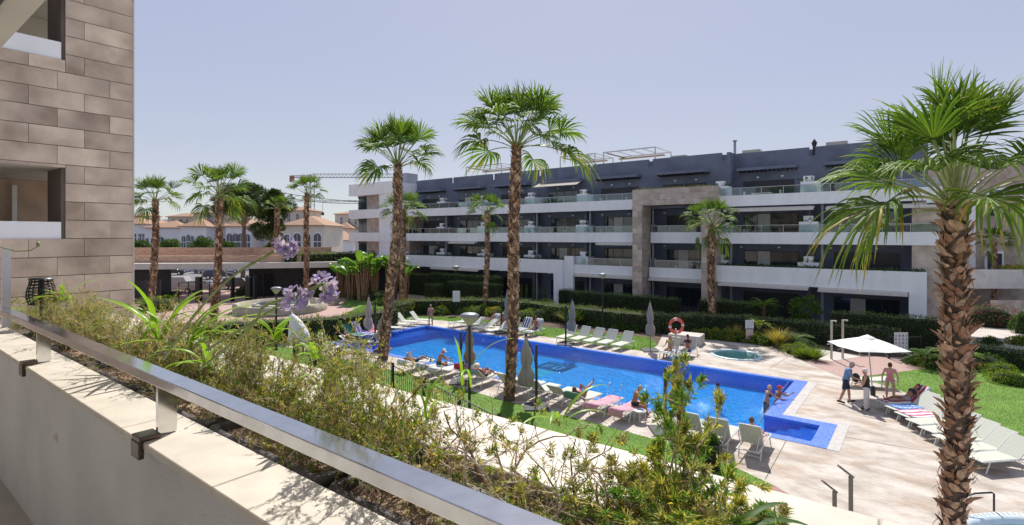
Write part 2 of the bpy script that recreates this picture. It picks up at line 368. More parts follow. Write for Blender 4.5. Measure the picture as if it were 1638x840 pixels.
sheet('car_park', [(-110, 10), (-72, 40), (-78, 110), (-330, 110), (-330, -60), (-110, -60)], -.008, M_ASPH)

# joints sawn in the deck (slim strips)
for p, q in [(G(1262, 697), G(1224, 767)), (G(1185, 712), G(1262, 610)), (G(1300, 690), G(1500, 725)), (G(1230, 590), G(1262, 570))]:
    d = (q - p).normalized(); n = Vector((-d.y, d.x, 0)) * .012
    mb = MB(); mb.add([p + n + Vector((0, 0, .004)), p - n + Vector((0, 0, .004)), q - n + Vector((0, 0, .004)), q + n + Vector((0, 0, .004))], [(0, 1, 2, 3)])
    mb.obj('deck_joint', mat('joint', (.09, .075, .06), var=0), bpy.data.objects['pool_deck'])

# ------------------------------------------------------------ pool
pool = empty('swimming_pool', (0, 0, 0), 0, 'long rectangular swimming pool with blue mosaic tiles and corner steps', 'pool')
D0 = -.70
mb = MB()
def wall(mb, p, q, z0, z1):
    mb.add([(p[0], p[1], z0), (q[0], q[1], z0), (q[0], q[1], z1), (p[0], p[1], z1)], [(0, 1, 2, 3)])
for i in range(6): wall(mb, pool_in[(i + 1) % 6], pool_in[i], D0, .012)
mb.obj('pool_wall', M_MOS, pool)
mb = MB(); mb.add([(PU0, PV0, D0), (PU1, PV0, D0), (PU1, PV1, D0), (PU0, PV1, D0)], [(0, 1, 2, 3)])
mb.obj('pool_floor', M_MOSF, pool)
mb = MB(); mb.box(PU0 + .002, PU0 + 1.5, PV0 + .002, PV1 - .002, D0 + .002, -.22); mb.obj('shallow_shelf', M_RIM, pool)
for k in range(5):
    mb = MB(); mb.box(PU1 + .02 + k * .38 - .25, BU1 - .001 + 0 * k, PV0 + .001 + k * .0005, BV1 - .001 - k * .0005, D0 + .001, D0 + .11 * (k + 1)); mb.obj('pool_step', M_MOS, pool)
tr = sheet('pool_rim', rim_out, .014, M_RIM, [pool_in]); tr.parent = pool; del tr['kind']
so = [(PU0 - .9, PV0 - RIM - .02), (BU1 + .9, PV0 - RIM - .35), (BU1 + .9, BV1 + .52), (PU1 + .95, BV1 + .52), (PU1 + .95, PV1 + .62), (PU0 - .9, PV1 + .62)]
so = [(BU1 + .5, PV0 - RIM), (BU1 + .86, PV0 - RIM), (BU1 + .86, BV1 + .9), (PU1 + .93, BV1 + .9), (PU1 + .93, PV1 + .3), (PU1 + .55, PV1 + .3), (PU1 + .55, BV1 + .5), (BU1 + .5, BV1 + .5)]
s_ = sheet('coping_stone', so, .009, mat('pale coping', (.46, .44, .42), rough=.8, var=.12, scale=5, bump=.002)); s_.parent = pool; del s_['kind']
# floor mosaic: dark frame with pale letters, green panel beside it
c0 = G(886, 588, D0); mk = MB(); e = D0 + .006
def fl(mb, u0, u1, v0, v1, z, mi=0): mb.add([(u0, v0, z), (u1, v0, z), (u1, v1, z), (u0, v1, z)], [(0, 1, 2, 3)], mi)
LU, LV = c0.x, c0.y
dkm = mat('mosaic dark', (.06, .09, .12), rough=.3, var=0); ltm = mat('mosaic white', (.55, .8, .8), rough=.3, var=0); grm = mat('mosaic green', (.25, .75, .55), rough=.3, var=.1)
fl(mk, LU - 1.0, LU + 1.0, LV - .75, LV + 1.2, e)
mk.obj('mosaic_panel', dkm, pool)
mk = MB(); z = e + .005
for (a, b2, c, d) in [(-.7, -.58, -.3, .5), (-.7, -.3, .4, .5), (-.7, -.3, .0, .1), (-.38, -.28, .1, .4), (.0, .5, .42, .54), (.0, .12, -.3, .42), (.12, .5, -.3, -.18), (.4, .52, -.18, .42), (-.8, .8, .85, .95)]: fl(mk, LU + a, LU + b2, LV + c * 1.0, LV + d, z)
mk.obj('mosaic_letters', ltm, pool)
mk = MB(); fl(mk, LU - 1.5, LU + .6, LV - 2.2, LV - .8, e + .001); mk.obj('mosaic_green_panel', grm, pool)
def grid_water(name, poly, z, m, parent):
    s = sheet(name, poly, z, m); s.parent = parent; s['kind'] = 'structure' if parent is None else ''
    if parent: del s['kind']
    return s
M_WATER = water_mat('pool water', (.29, .69, .94), .06, 3.2, 1.0)
grid_water('pool_water', pool_in, -.10, M_WATER, pool)
# jacuzzi flush with the deck
jz = empty('jacuzzi', JC, 0, 'small round jacuzzi sunk in the deck beside the planting bed', 'jacuzzi')
mb = MB(); mb.lathe([(JR + .22, .0), (JR + .20, .05), (JR + .02, .06), (JR - .02, .0), (JR - .02, -.45), (.75, -.47), (.72, -.85), (0, -.86)], n=40)
mb.obj('tub_shell', mat('pale tub shell', (.55, .68, .68), rough=.3, var=.05), jz)
mb = MB(); mb.lathe([(JR - .02, -.02), (0, -.02)], n=40); mb.obj('tub_water', water_mat('tub water', (.35, .78, .74), .03, 4), jz)
mb = MB(); mb.tube([(1.15, -.55, 0), (1.15, -.55, .75), (.85, -.4, .75)], .02); mb.tube([(1.2, -.5, .45), (1.0, -.6, .45)], .015); mb.obj('handrail', M_STEELB, jz)
# tub at lower right
ht = empty('round_tub', (HT[0], HT[1], 0), 0, 'large pale round whirlpool tub cut by the lower right corner, behind the thick palm trunk', 'whirlpool')
mb = MB(); mb.lathe([(HTR + .12, 0), (HTR + .12, .34), (HTR + .06, .40), (HTR - .14, .40), (HTR - .2, .3), (HTR - .25, -.4), (0, -.5)], n=56)
mb.obj('tub_shell', mat('pale blue tub shell', (.62, .72, .76), rough=.35, var=.05), ht)
mb = MB(); mb.lathe([(HTR - .2, .26), (0, .26)], n=48); mb.obj('tub_water', water_mat('tub water b', (.8, .93, .97), .03, 3), ht)
mb = MB()
for k in range(150):
    t = 2 * math.pi * k / 150; mb.obox((math.cos(t) * (HTR - .01), math.sin(t) * (HTR - .01), .405), .045, .012, .004, t)
mb.obj('overflow_grille', mat('grille', (.3, .32, .33), var=0), ht)['kind'] = 'stuff'
hb = G(1590, 818, .4) - Vector((HT[0], HT[1], 0)); lf = Vector((-A_, -B_, 0))
mb = MB(); mb.tube([hb, hb + Vector((0, 0, .42)), hb + lf * .05 + Vector((0, 0, .45)), hb + lf * .45 + Vector((0, 0, .43)), hb + lf * .75 + Vector((0, 0, .34)), hb + lf * .8 + Vector((0, 0, -.1))], .022); mb.obj('handrail', M_BLACK, ht)

# ladders
def ladder(loc, rz, label):
    l = empty('pool_ladder', loc, rz, label, 'ladder', 'steel ladders of the pool')
    for s in (-.27, .27):
        mb = MB(); mb.tube([(s, -.55, 0), (s, -.5, .62), (s, -.38, .8), (s, -.2, .86), (s, .0, .72), (s, .12, .2), (s, .12, -.8)], .021); mb.obj('rail', M_STEELB, l)
    for z in (-.2, -.45, -.7):
        mb = MB(); mb.box(-.27, .27, .08, .16, z, z + .03); mb.obj('rung', M_STEELB, l)
ladder((-10.6, PV1 + .1, 0), math.pi, 'steel pool ladder on the far pool edge left of the jacuzzi')
ladder((-10.1, PV0 - .1, 0), 0, 'steel pool ladder on the near pool edge beside the seated pink-towel woman')
# ------------------------------------------------------------ our balcony
bal = empty('balcony', (0, 0, 0), 0, 'grey rendered balcony parapet with cream stone ledge in the foreground', 'balcony')
mb = MB(); mb.box(-7.3, 3.2, .84, 1.02, 4.9, 6.118); mb.obj('parapet_wall', M_RENDER, bal)
mb = MB(); mb.box(-7.3, 3.2, -2.4, .84, 4.9, 5.1); mb.obj('balcony_floor', mat('pale floor tile', (.42, .40, .37), rough=.5, var=.12, scale=2), bal)
mb = MB(); mb.box(-7.3, 3.2, -2.6, -2.4, 4.9, 8.36); mb.obj('rear_wall', M_WHITE, bal)
mb = MB(); mb.box(-7.3, 3.2, -2.4, .78, 8.36, 8.7); mb.obj('ceiling_slab', M_SOFFIT, bal)
mb = MB(); mb.box(-7.3, 3.2, .60, .62, 8.33, 8.359); mb.obj('ceiling_groove', M_FRAME, bal)
mb = MB(); mb.box(-7.3, 3.2, 1.02, 1.95, 5.2, 5.72); mb.obj('planter_base', M_RENDER, bal)
mb = MB(); mb.box(-7.3, 3.2, 1.56, 1.90, 5.72, 6.11); mb.obj('outer_wall', M_RENDER, bal)
lt = MB(); lt.box(-.447, .447, .80, 1.035, 6.12, 6.15); LM = lt.mesh('ledge_tile', M_LEDGE)
u = -6.85; 
while u < 3: o = link('ledge_tile', LM, bal, (u, 0, 0)); bevel(o, .003, 1); u += .9
lt = MB(); lt.box(-.597, .597, 1.5, 1.94, 6.112, 6.15); LM2 = lt.mesh('coping_slab', M_LEDGE)
u = -6.7
while u < 3: o = link('coping_slab', LM2, bal, (u, 0, 0)); bevel(o, .004, 1); u += 1.2
mb = MB(); mb.box(-7.3, 3.2, 1.03, 1.55, 5.72, 5.74); mb.obj('planter_bed', M_SOIL, bal)
mb = MB(); mb.box(-.006, .006, 0, .012, -.02, .02); mb.sph((.0, 0, -.03), (.012, .01, .012), 8, 5)
mb = MB(); mb.lathe([(0, .012), (.022, .01), (.03, 0)], n=12); wo_ = mb.obj('wall_patch', mat('filler', (.66, .60, .52), var=.2, scale=20), bal, loc=G(89, 700, 5.9)); wo_.location = PV(89, 700, .838); wo_.rotation_euler = (R(90), 0, 0)

rail = empty('handrail', (0, .9, 6.15), 0, 'brushed steel box handrail on flat posts above the cream ledge', 'handrail')
mb = MB(); mb.box(-7.1, 3, -.04, .04, .208, .25); o = mb.obj('top_rail', M_STEEL, rail); bevel(o, .003, 2)
def post_at(u):
    mb = MB(); mb.box(u - .012, u + .012, -.036, .036, .004, .206); mb.obj('rail_post', M_STEELB, rail)
    mb = MB(); mb.box(u - .045, u + .045, -.115, -.036, -.0, .022); mb.box(u - .045, u + .045, -.118, -.096, -.07, .0005); o = mb.obj('clamp', mat('dark bronze clamp', (.10, .075, .065), rough=.25, var=.1, metal=.7), rail); bevel(o, .004, 2)
# posts where the photograph has them
for x, y in [(78, 578), (265, 693)]:
    p = G(x, y, 6.15); post_at(p.x)
p1 = G(78, 578, 6.15).x; p2 = G(265, 693, 6.15).x; dd = p2 - p1
post_at(p2 + dd + .3); post_at(p1 - dd * .9)
div = MB(); div.box(-.02, .02, .0, .06, -.0, .74); dv = div.obj('privacy_post', mat('white divider', (.70, .70, .72), rough=.4, var=.03), None); dv.location = (-6.74, 1.0, 6.15)
tag(dv, 'pale upright divider panel at the far left end of the balcony', 'divider')

# ------------------------------------------------------------ left tower
TU = -11.2; TV1 = 3.39
tw = empty('stone_tower', (TU, 0, 0), 0, 'tan stone clad apartment block filling the left edge, with two recessed balconies', 'apartment building')
opz = [(6.94, 8.12), (9.9, 11.45)]; OV = 2.38      # openings: z range, right jamb
rowh = .3045
mb = MB(); mb.box(-9, -.03, -9, 2.38 - .0, -.5, 6.94); mb.box(-9, -.03, 2.38, TV1 - .02, -.5, 6.94); mb.box(-.85, -.03, 2.43, TV1 - .02, 6.94, 16); mb.box(-9, -.03, -9, 2.43, 8.14, 9.9); mb.box(-9, -.86, 2.43, TV1 - .02, 8.14, 9.9); mb.box(-9, -.03, -9, 2.43, 11.47, 16); mb.box(-9, -.86, 2.43, TV1 - .02, 11.47, 16); mb.box(-9, -3.23, -9, TV1 - .3, 6.9, 12)
mb.obj('core_wall', mat('joint grey', (.16, .13, .11), var=.05), tw)
z0 = 6.955 - 23 * rowh; cuts_cache = {}
def tile(v0, v1, za, zb):
    if v1 - v0 < .03 or zb - za < .03: return
    key = (round(v1 - v0, 2), round(zb - za, 2))
    if key not in cuts_cache:
        m_ = MB(); w, h = key; m_.box(-.026, 0, .003, w - .003, .003, h - .003); cuts_cache[key] = m_.mesh('stone_tile', M_TILE)
    o = link('stone_tile', cuts_cache[key], tw, (random.uniform(-.0015, .0015), v0, za))
W = .71
offs = [0, .5, .25, .75]
# joints fall into place from the photograph: ... the tile joints near the jamb
for r_ in range(0, 60):
    za = z0 + r_ * rowh; zb = za + rowh
    if za > 15 : break
    if zb < 2.5: continue
    segs = [(-6.0, TV1)]
    off = [0.0, .5][r_ % 2] * W
    v = TV1 - off
    edges = [TV1]
    while v > -6: 
        if v < TV1 - .05: edges.append(v)
        v -= W
    for a, b2 in zip(edges[1:], edges[:-1]):
        zz = [(za, zb)]
        blocked = None
        for (oa, ob) in opz:
            if zb > oa + .02 and za < ob - .02: blocked = (oa, ob)
        if not blocked: tile(a, b2, za, zb)
        else:
            oa, ob = blocked
            if b2 > OV + .05: tile(max(a, OV + .05), b2, za, zb)
            lo = min(b2, OV + .05)
            if a < lo:
                if za < oa - .03: tile(a, lo, za, oa)
                if zb > ob + .03: tile(a, lo, ob, zb)
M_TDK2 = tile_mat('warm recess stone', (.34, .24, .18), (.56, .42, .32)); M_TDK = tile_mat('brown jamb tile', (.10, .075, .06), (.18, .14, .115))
for (oa, ob) in opz:
    mb = MB(); mb.box(-.14, -.028, -9, OV + .0, oa + .002, oa + .285); mb.obj('white_parapet', M_WHITE, tw)
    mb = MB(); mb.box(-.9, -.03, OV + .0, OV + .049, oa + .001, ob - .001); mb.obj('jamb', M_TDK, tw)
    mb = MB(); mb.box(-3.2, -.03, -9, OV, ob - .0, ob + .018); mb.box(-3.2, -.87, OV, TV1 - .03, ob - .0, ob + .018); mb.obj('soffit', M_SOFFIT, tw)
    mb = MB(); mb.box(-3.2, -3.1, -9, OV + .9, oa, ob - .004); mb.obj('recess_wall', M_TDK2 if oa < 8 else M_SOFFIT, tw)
    mb = MB(); mb.box(-3.09, -.95, -9, OV, oa - .1, oa - .02); mb.obj('recess_floor', M_PAVE, tw)
    mb = MB(); mb.box(-3.05, -.9, TV1 - .30, TV1 - .10, ob - .16, ob - .03); mb.box(-3.05, -.9, TV1 - .31, TV1 - .09, ob - .20, ob - .165, 1); mb.obj('awning_cassette', [mat('awning case', (.62, .6, .56), rough=.4, var=.03), M_FRAME], tw)
mb = MB(); mb.box(-3.06, -3.0, OV - .12, OV - .05, 6.94, 8.0); mb.obj('window_frame', M_WHITE, tw)
mb = MB(); mb.lathe([(0, -.03), (.06, -.03), (.07, 0)], n=14); mb.obj('spotlight', mat('lamp glow', (1, .9, .7), var=0, emit=((1, .85, .6), 3)), tw, loc=(-.7, .62, 8.11))
mb = MB(); mb.box(-.84, .01, TV1 - .018, TV1 + .006, -.4, 16); mb.obj('corner_trim', mat('pale corner trim', (.55, .5, .45), var=.05), tw)

# ------------------------------------------------------------ main apartment building
FV = 45.0
ap = empty('apartment_building', (0, FV, 0), 0, 'long three storey white and charcoal apartment block with glass balconies behind the pool', 'apartment building')
DIV = [-52.5, -46.0, -39.4, -32.8, -26.5, -20.1, -13.4, -6.9, 0.0]
def bx(name, m, u0, u1, v0, v1, z0, z1, parent=None):
    mb = MB(); mb.box(u0, u1, v0 - FV, v1 - FV, z0, z1); return mb.obj(name, m, parent or ap)
# recess back walls per bay and floor
floors = [(.15, 3.27), (3.57, 6.35), (6.65, 9.38)]
RV = 47.3
for k, (za, zb) in enumerate(floors):
    bx('recess_wall', M_DARK, -52.3, 1.1, RV, RV + .3, za - .3, zb + .25)
    bx('soffit', M_DARK, -52.3, -.01, FV + .21, RV - .01, zb + .02, zb + .2)
    bx('balcony_slab', M_PAVE, -52.3, 0.9, FV + .21, RV - .01, za - .2, za)
bx('terrace_slab', M_PAVE, -52.3, 1.1, RV + .01, 51.5, 9.3, 9.68)
# fronts of the balconies
bx('parapet_band', M_WHITE, -52.5, -20.3, FV, FV + .2, 9.38, 10.3)
bx('parapet_band', M_WHITE, -13.2, 1.0, FV, FV + .2, 9.36, 10.25)
bx('parapet_band', M_WHITE, -52.5, -20.3, FV, FV + .2, 6.35, 7.3)
bx('parapet_band', M_WHITE, -19.2, -14.2, FV, FV + .2, 6.35, 7.3)
bx('parapet_band', M_WHITE, -13.2, 1.0, FV, FV + .2, 6.35, 7.25)
bx('parapet_band', M_WHITE, -52.6, -27.9, FV - .9, FV - .7, 3.27, 4.62); bx('planter_top', M_SOIL, -52.6, -27.9, FV - .68, FV + .2, 4.3, 4.5)
bx('end_wall', M_WHITE, -28.9, -27.88, FV - .92, FV - .5, .0, 4.61); bx('side_wall', M_WHITE, -27.9, -26.9, FV - .5, FV - .2, 0.0, 5.0)
bx('parapet_band', M_WHITE, -26.9, -20.3, FV - .3, FV - .1, 3.27, 4.2)
bx('parapet_band', M_WHITE, -19.2, -14.2, FV - .3, FV - .1, 3.27, 4.2)
bx('parapet_band', M_WHITE, -13.2, .2, FV - .9, FV - .7, 3.25, 4.6); bx('planter_top', M_SOIL, -13.2, .2, FV - .68, FV + .2, 4.3, 4.48)
bx('end_wall', M_WHITE, -.75, .2, FV - .92, FV - .5, 0, 3.26); bx('soffit', M_WHITE, -13.2, .2, FV - .69, FV + .2, 3.28, 3.4); bx('soffit', M_WHITE, -52.6, -27.9, FV - .69, FV + .2, 3.28, 3.4)
# party walls
for d in DIV:
    for (za, zb) in floors[:3]:
        bx('party_wall', M_DARK if d not in (-52.5,) else M_TILE2, d - .12, d + .12, FV + 1.2, RV - .01, za, zb + .01)
        if d > -52: bx('column', mat('grey column', (.25, .27, .31), var=.05), d + .9, d + 1.05, FV + .35, FV + .5, za, zb + .01)
# stone end pier at the right and left
bx('stone_pier', M_TILE2, -.6, 1.4, FV + .22, RV + .6, 0, 9.3); bx('stone_pier', M_TILE2, -52.4, -51.6, FV + .4, RV + .2, 0, 9.3)
bx('roof_end', M_WHITE, .2, 1.4, FV - .02, FV + 1.5, 9.0, 9.36)
# window groups
def window(u0, u1, z0, z1, v, kind, parent=None):
    """kind: s shutter down, g glass, o open with curtains"""
    f = bx('window', M_FRAME, u0, u1, v - .06, v + .05, z0, z1, parent)
    n = max(2, int(round((u1 - u0) / 1.1))); w = (u1 - u0 - .1) / n
    for i in range(n):
        a = u0 + .05 + i * w + .03; b2 = a + w - .06
        if kind == 's': m = M_SHUT
        elif kind == 'g': m = M_WIN
        else: m = M_CURT if i % 3 == 1 else M_WIN
        mb = MB(); mb.box(a, b2, v - .085 - FV, v - .061 - FV, z0 + .06, z1 - .06); mb.obj('pane', m, f)
    return f
M_SPOT = mat('white spotlight', (.8, .8, .8), rough=.3, var=0)
spm = MB(); spm.box(-.09, .09, -.12, 0, -.06, .06); SPM = spm.mesh('spotlight', M_SPOT)
glm = {}
def balustrade(u0, u1, v, z0, z1, step=1.25):
    n = max(1, int(round((u1 - u0) / step))); w = (u1 - u0) / n
    for i in range(n):
        mb = MB(); mb.box(u0 + i * w + .03, u0 + (i + 1) * w - .03, v - .008 - FV, v + .008 - FV, z0 + .02, z1 - .03); mb.obj('glass_panel', M_GLASS, ap)
        mb = MB(); mb.box(u0 + i * w - .02, u0 + i * w + .02, v - .02 - FV, v + .02 - FV, z0, z1 - .02); mb.obj('rail_post', mat('pale alu', (.5, .5, .5), rough=.4, var=0), ap)
    mb = MB(); mb.box(u0, u1, v - .03 - FV, v + .03 - FV, z1 - .03, z1 + .01); mb.obj('rail', mat('pale alu', (.5, .5, .5)), ap)
for a, b2 in zip(DIV[:-1], DIV[1:]):
    pass
balustrade(-52.3, -20.4, FV + .1, 10.3, 10.9, 1.6); balustrade(-13.2, .9, FV + .1, 10.25, 10.85, 1.6)
balustrade(-52.3, -20.4, FV + .1, 7.3, 7.88, 1.6); balustrade(-19.1, -14.3, FV + .1, 7.3, 7.88, 1.6); balustrade(-13.2, .9, FV + .1, 7.25, 7.83, 1.6)
balustrade(-26.8, -20.4, FV - .2, 4.2, 4.85, 1.6); balustrade(-19.1, -14.3, FV - .2, 4.2, 4.85, 1.6)
kinds = {0: 'sgsgsgss', 1: 'ossgossg'[::1], 2: 'gsssosos', }
kk = ['sgsgogso', 'ogsogoos', 'sgogosog']
for fi, (za, zb) in enumerate(floors):
    for bi, (a, b2) in enumerate(zip(DIV[:-1], DIV[1:])):
        k = kk[fi][bi]
        window(a + 1.5, a + 5.6, za + .02, za + 2.2, RV, k)
        for t in (a + 1.3, a + 4.2): link('spotlight', SPM, ap, (t, RV - FV - .001, zb - .3))
# white masonry planters / storage blocks at each divider
gleaf = mat('balcony plants', (.05, .10, .03), rough=.9, var=.4, scale=8)
for fi, za in ((1, 3.57), (2, 6.65), (3, 9.68)):
    for d in DIV[:-1]:
        if fi == 3 and d in (-20.1,): continue
        h = 1.05; 
        fv = FV + .25 if fi != 1 else FV + .3
        b = bx('planter_wall', M_WHITE, d - .75 + .1 * fi, d + .75, fv, fv + 1.2, za, za + h + .35)
        bx('cap', M_WHITE, d - .3, d + .35, fv + .3, fv + .9, za + h + .36, za + h + .8)
        # leafy tops
        n = 90; P = np.stack([RNG.uniform(d - .6, d + .7, n), RNG.uniform(fv - FV + .1, fv - FV + 1.1, n), np.full(n, za + h + .33) + RNG.uniform(0, .2, n)], 1)
        V_, F_ = leaf_geo(P, rdirs(n) + [0, 0, .6], rdirs(n), RNG.uniform(.15, .4, n), RNG.uniform(.06, .12, n))
        pl = link('plants', np_mesh('plants', V_, F_, gleaf), ap); pl['kind'] = 'stuff'
# trailing greenery on the low parapet planters
for (u0, u1) in ((-52.4, -28.0), (-13, 0.1)):
    n = int((u1 - u0) * 110); P = np.stack([RNG.uniform(u0, u1, n), RNG.uniform(-.75, -.1, n), 4.5 + RNG.uniform(0, .16, n)], 1)
    V_, F_ = leaf_geo(P, rdirs(n) + [0, -.2, .5], rdirs(n), RNG.uniform(.1, .32, n), RNG.uniform(.05, .12, n))
    link('trailing_plants', np_mesh('trailing_plants', V_, F_, gleaf), ap)['kind'] = 'stuff'
# awning cassettes and blinds
M_AWN = mat('cream awning', (.66, .63, .58), rough=.6, var=.05)
for (a, b2, z, v) in [(-12.8, -6.4, 9.05, FV - .02), (-5.6, .7, 9.0, FV - .02), (-46, -38.5, 3.2, FV - .95), (-26.7, -20.4, 3.2, FV - .35), (-19.1, -14.2, 3.2, FV - .35), (-13, -6.6, 3.15, FV - .95), (-6.0, -.8, 3.1, FV - .95), (-44, -39.8, 6.22, FV - .02), (-24.5, -20.4, 6.25, FV - .02)]:
    mb = MB(); mb.box(a, b2, v - .35 - FV, v + .18 - FV, z, z + .05); mb.box(a, b2, v - .38 - FV, v - .34 - FV, z - .14, z + .06); mb.box(a, b2, v + .0 - FV, v + .17 - FV, z - .0, z + .17); mb.obj('awning', M_AWN, ap)
# penthouse: charcoal volumes with roof notches and slatted canopies
PHZ = 14.2
for bi, (a, b2) in enumerate(zip(DIV[:-1], DIV[1:])):
    pv = 47.6 if bi < 6 else 49.0
    bx('penthouse_wall', M_DARK, a + .0, b2 - .45, pv, pv + .35, 9.68, PHZ)
    bx('penthouse_wall', M_DARK, b2 - .45, b2 + .0, pv + .01, pv + .36, 9.68, PHZ - .7)
    bx('notch_wall', M_DARK, b2 - .9, b2 + .2, pv + 1.2, pv + 1.4, PHZ - 1.2, PHZ - .02)
    window(a + 1.0, a + 5.0, 9.75, 11.7, pv, 'sgsgsssss'[bi] if bi != 1 else 'o')
    for t in (a + 2.2, a + 4.1): link('spotlight', SPM, ap, (t, pv - FV - .001, 12.0))
    c = bx('canopy', M_DARK, a + .7, a + 5.3, pv - 1.0, pv - .01, 12.55, 12.78)
    for j in range(14):
        mb = MB(); u_ = a + .85 + j * .33; mb.box(u_, u_ + .07, pv - .98 - FV, pv - .02 - FV, 12.42, 12.545); mb.obj('slat', M_FRAME, c)
bx('penthouse_side', M_DARK, -13.4, -13.1, 47.62, 49.2, 9.69, PHZ - .003); bx('penthouse_side', M_DARK, -53, -52.52, 47.7, 55, 9.69, PHZ - .01); bx('roof', M_PAVE, -52.5, 0, 49.3, 58, 13.0, 13.2)
bx('penthouse_side', M_DARK, .01, .3, 49.02, 56, 9.69, PHZ - .01)
# awning let down over one penthouse terrace
mb = MB(); mb.add([(-32.5, 1.7, 12.5), (-27.2, 1.7, 12.5), (-27.2, .6, 12.05), (-32.5, .6, 12.05), (-32.5, 1.7, 12.54), (-27.2, 1.7, 12.54), (-27.2, .6, 12.09), (-32.5, .6, 12.09)], [(0, 1, 2, 3), (4, 7, 6, 5), (3, 2, 6, 7), (0, 4, 5, 1), (1, 5, 6, 2), (0, 3, 7, 4)]); mb.obj('awning', M_CANVAS, ap)
# roof pergolas, air units, chimneys
M_PERG = mat('white steel', (.6, .6, .6), rough=.4, var=0)
def pergola(u0, u1, v0, v1, label):
    p = empty('roof_pergola', (u0, v0, 13.2), 0, label, 'pergola', 'white steel pergolas on the roof')
    w = u1 - u0; d = v1 - v0; h = 2.35
    for x in (0, w):
        for y in (0, d): mb = MB(); mb.box(x - .05, x + .05, y - .05, y + .05, 0, h); mb.obj('post', M_PERG, p)
    for y in (0, d): mb = MB(); mb.box(-.05, w + .05, y - .04, y + .04, h, h + .12); mb.obj('beam', M_PERG, p)
    for x in np.linspace(0, w, 5): mb = MB(); mb.box(x - .03, x + .03, .05, d - .05, h + .02, h + .1); mb.obj('rafter', M_PERG, p)
    mb = MB(); mb.box(w * .05, w * .1, .1, d - .1, h - .1, h - .02); mb.box(.1, w - .5, d * .8, d * .8 + .5, h - .3, h - .18); mb.obj('folded_shade', M_CANVASB, p)
pergola(-45.5, -39.8, 49.4, 53.2, 'white steel roof pergola above the second bay, between the two tall palms')
pergola(-31.5, -27.2, 49.4, 53.5, 'white steel roof pergola just right of the tallest palm crown')
pergola(-26.2, -20.6, 49.4, 53.5, 'wide white roof pergola with open rafters left of the stone portal')
for (u, v, l) in [(-18.6, 50.5, 'pale air conditioning unit on the roof beside the widest pergola'), (-12.2, 51.2, 'pale air conditioning unit on the roof right of the step in the facade'), (-5.6, 51, 'low pale box on the roof behind the dark chimney')]:
    a = empty('air_unit', (u, v, 13.2), 0, l, 'air conditioner'); mb = MB(); mb.box(-.75, .75, -.4, .4, 0, 1.5); mb.obj('casing', mat('beige casing', (.45, .44, .38), rough=.6, var=.05), a)
    mb = MB(); mb.lathe([(.3, 0), (.26, .02), (0, .03)], n=12); mb.obj('fan', M_FRAME, a, loc=(.2, -.4, .8), rot=(R(90), 0, 0))
ch = empty('chimney_pipe', (-7.1, 50, 13.2), 0, 'dark metal chimney pipe with cowl standing on the roof', 'chimney'); mb = MB(); mb.tube([(0, 0, 0), (0, 0, 1.3)], .13, 12); mb.obj('pipe', M_BLACK, ch); mb = MB(); mb.lathe([(.18, 1.25), (.18, 1.4), (.24, 1.42), (.05, 1.75)], n=12); mb.obj('cowl', M_BLACK, ch)
ch = empty('vent_pipe', (-13.9, 52, 13.2), 0, 'thin grey vent pipe on the roof at the step in the facade', 'vent'); mb = MB(); mb.tube([(0, 0, 0), (0, 0, 2.6)], .12, 8); mb.lathe([(.2, 2.6), (.2, 2.7), (0, 2.72)], n=8); mb.obj('pipe', mat('grey column', (.25, .27, .31)), ch)
# portal of stone
pt = empty('stone_portal', (-20.2, 43.4, 0), 0, 'tall portal frame clad in pinkish stone standing in front of the balconies', 'portal')
PW = 7.0; PD = 1.9; PH = 11.0
mb = MB(); mb.box(.03, .87, .03, PD - .03, 0, 9.6); mb.box(PW - .97, PW - .03, .03, PD - .03, 0, 9.6); mb.box(.03, PW - .03, .03, PD - .03, 9.62, PH - .05); mb.obj('core', mat('portal joint', (.25, .2, .17), var=.05), pt)
pc = {}
def ptile(x, y, z, w, h, side):
    key = (round(w, 2), round(h, 2), side)
    if key not in pc:
        m_ = MB(); g = .006
        if side == 'f': m_.box(g, w - g, 0, .028, g, h - g)
        elif side == 's': m_.box(0, .028, g, w - g, g, h - g)
        else: m_.box(g, w - g, g, h - g, 0, .028)
        pc[key] = m_.mesh('stone_tile', M_TILE2)
    link('stone_tile', pc[key], pt, (x, y, z))
for r_ in range(20):
    z = r_ * .48
    o_ = r_ % 2
    for x0, w in ((0, .9), (PW - 1.0, 1.0)):
        if o_: ptile(x0, 0, z, w, .48, 'f')
        else: ptile(x0, 0, z, w * .5, .48, 'f'); ptile(x0 + w * .5, 0, z, w * .5, .48, 'f')
    for xs in (.872, PW - .028):
        for y0, w in ((.03, .9), (.93, .94)) if o_ else ((.03, 1.87),): ptile(xs, y0, z, w, .48, 's')
for r_ in range(3):
    z = 9.6 + r_ * .47; x = -.5 * (r_ % 2)
    while x < PW - .01:
        a = max(x, 0); b2 = min(x + 1.0, PW); ptile(a, 0, z, b2 - a, .465, 'f'); x += 1.0
    ptile(PW - .028, .03, z, 1.87, .465, 's')
n = 500; P = np.stack([RNG.uniform(.1, PW - .1, n), RNG.uniform(.1, .9, n), np.full(n, PH - .06)], 1)
V_, F_ = leaf_geo(P, rdirs(n) + [0, 0, 1.2], rdirs(n), RNG.uniform(.1, .35, n), RNG.uniform(.03, .08, n))
link('roof_plants', np_mesh('roof_plants', V_, F_, mat('dry green', (.25, .24, .07), rough=.9, var=.4)), pt)['kind'] = 'stuff'
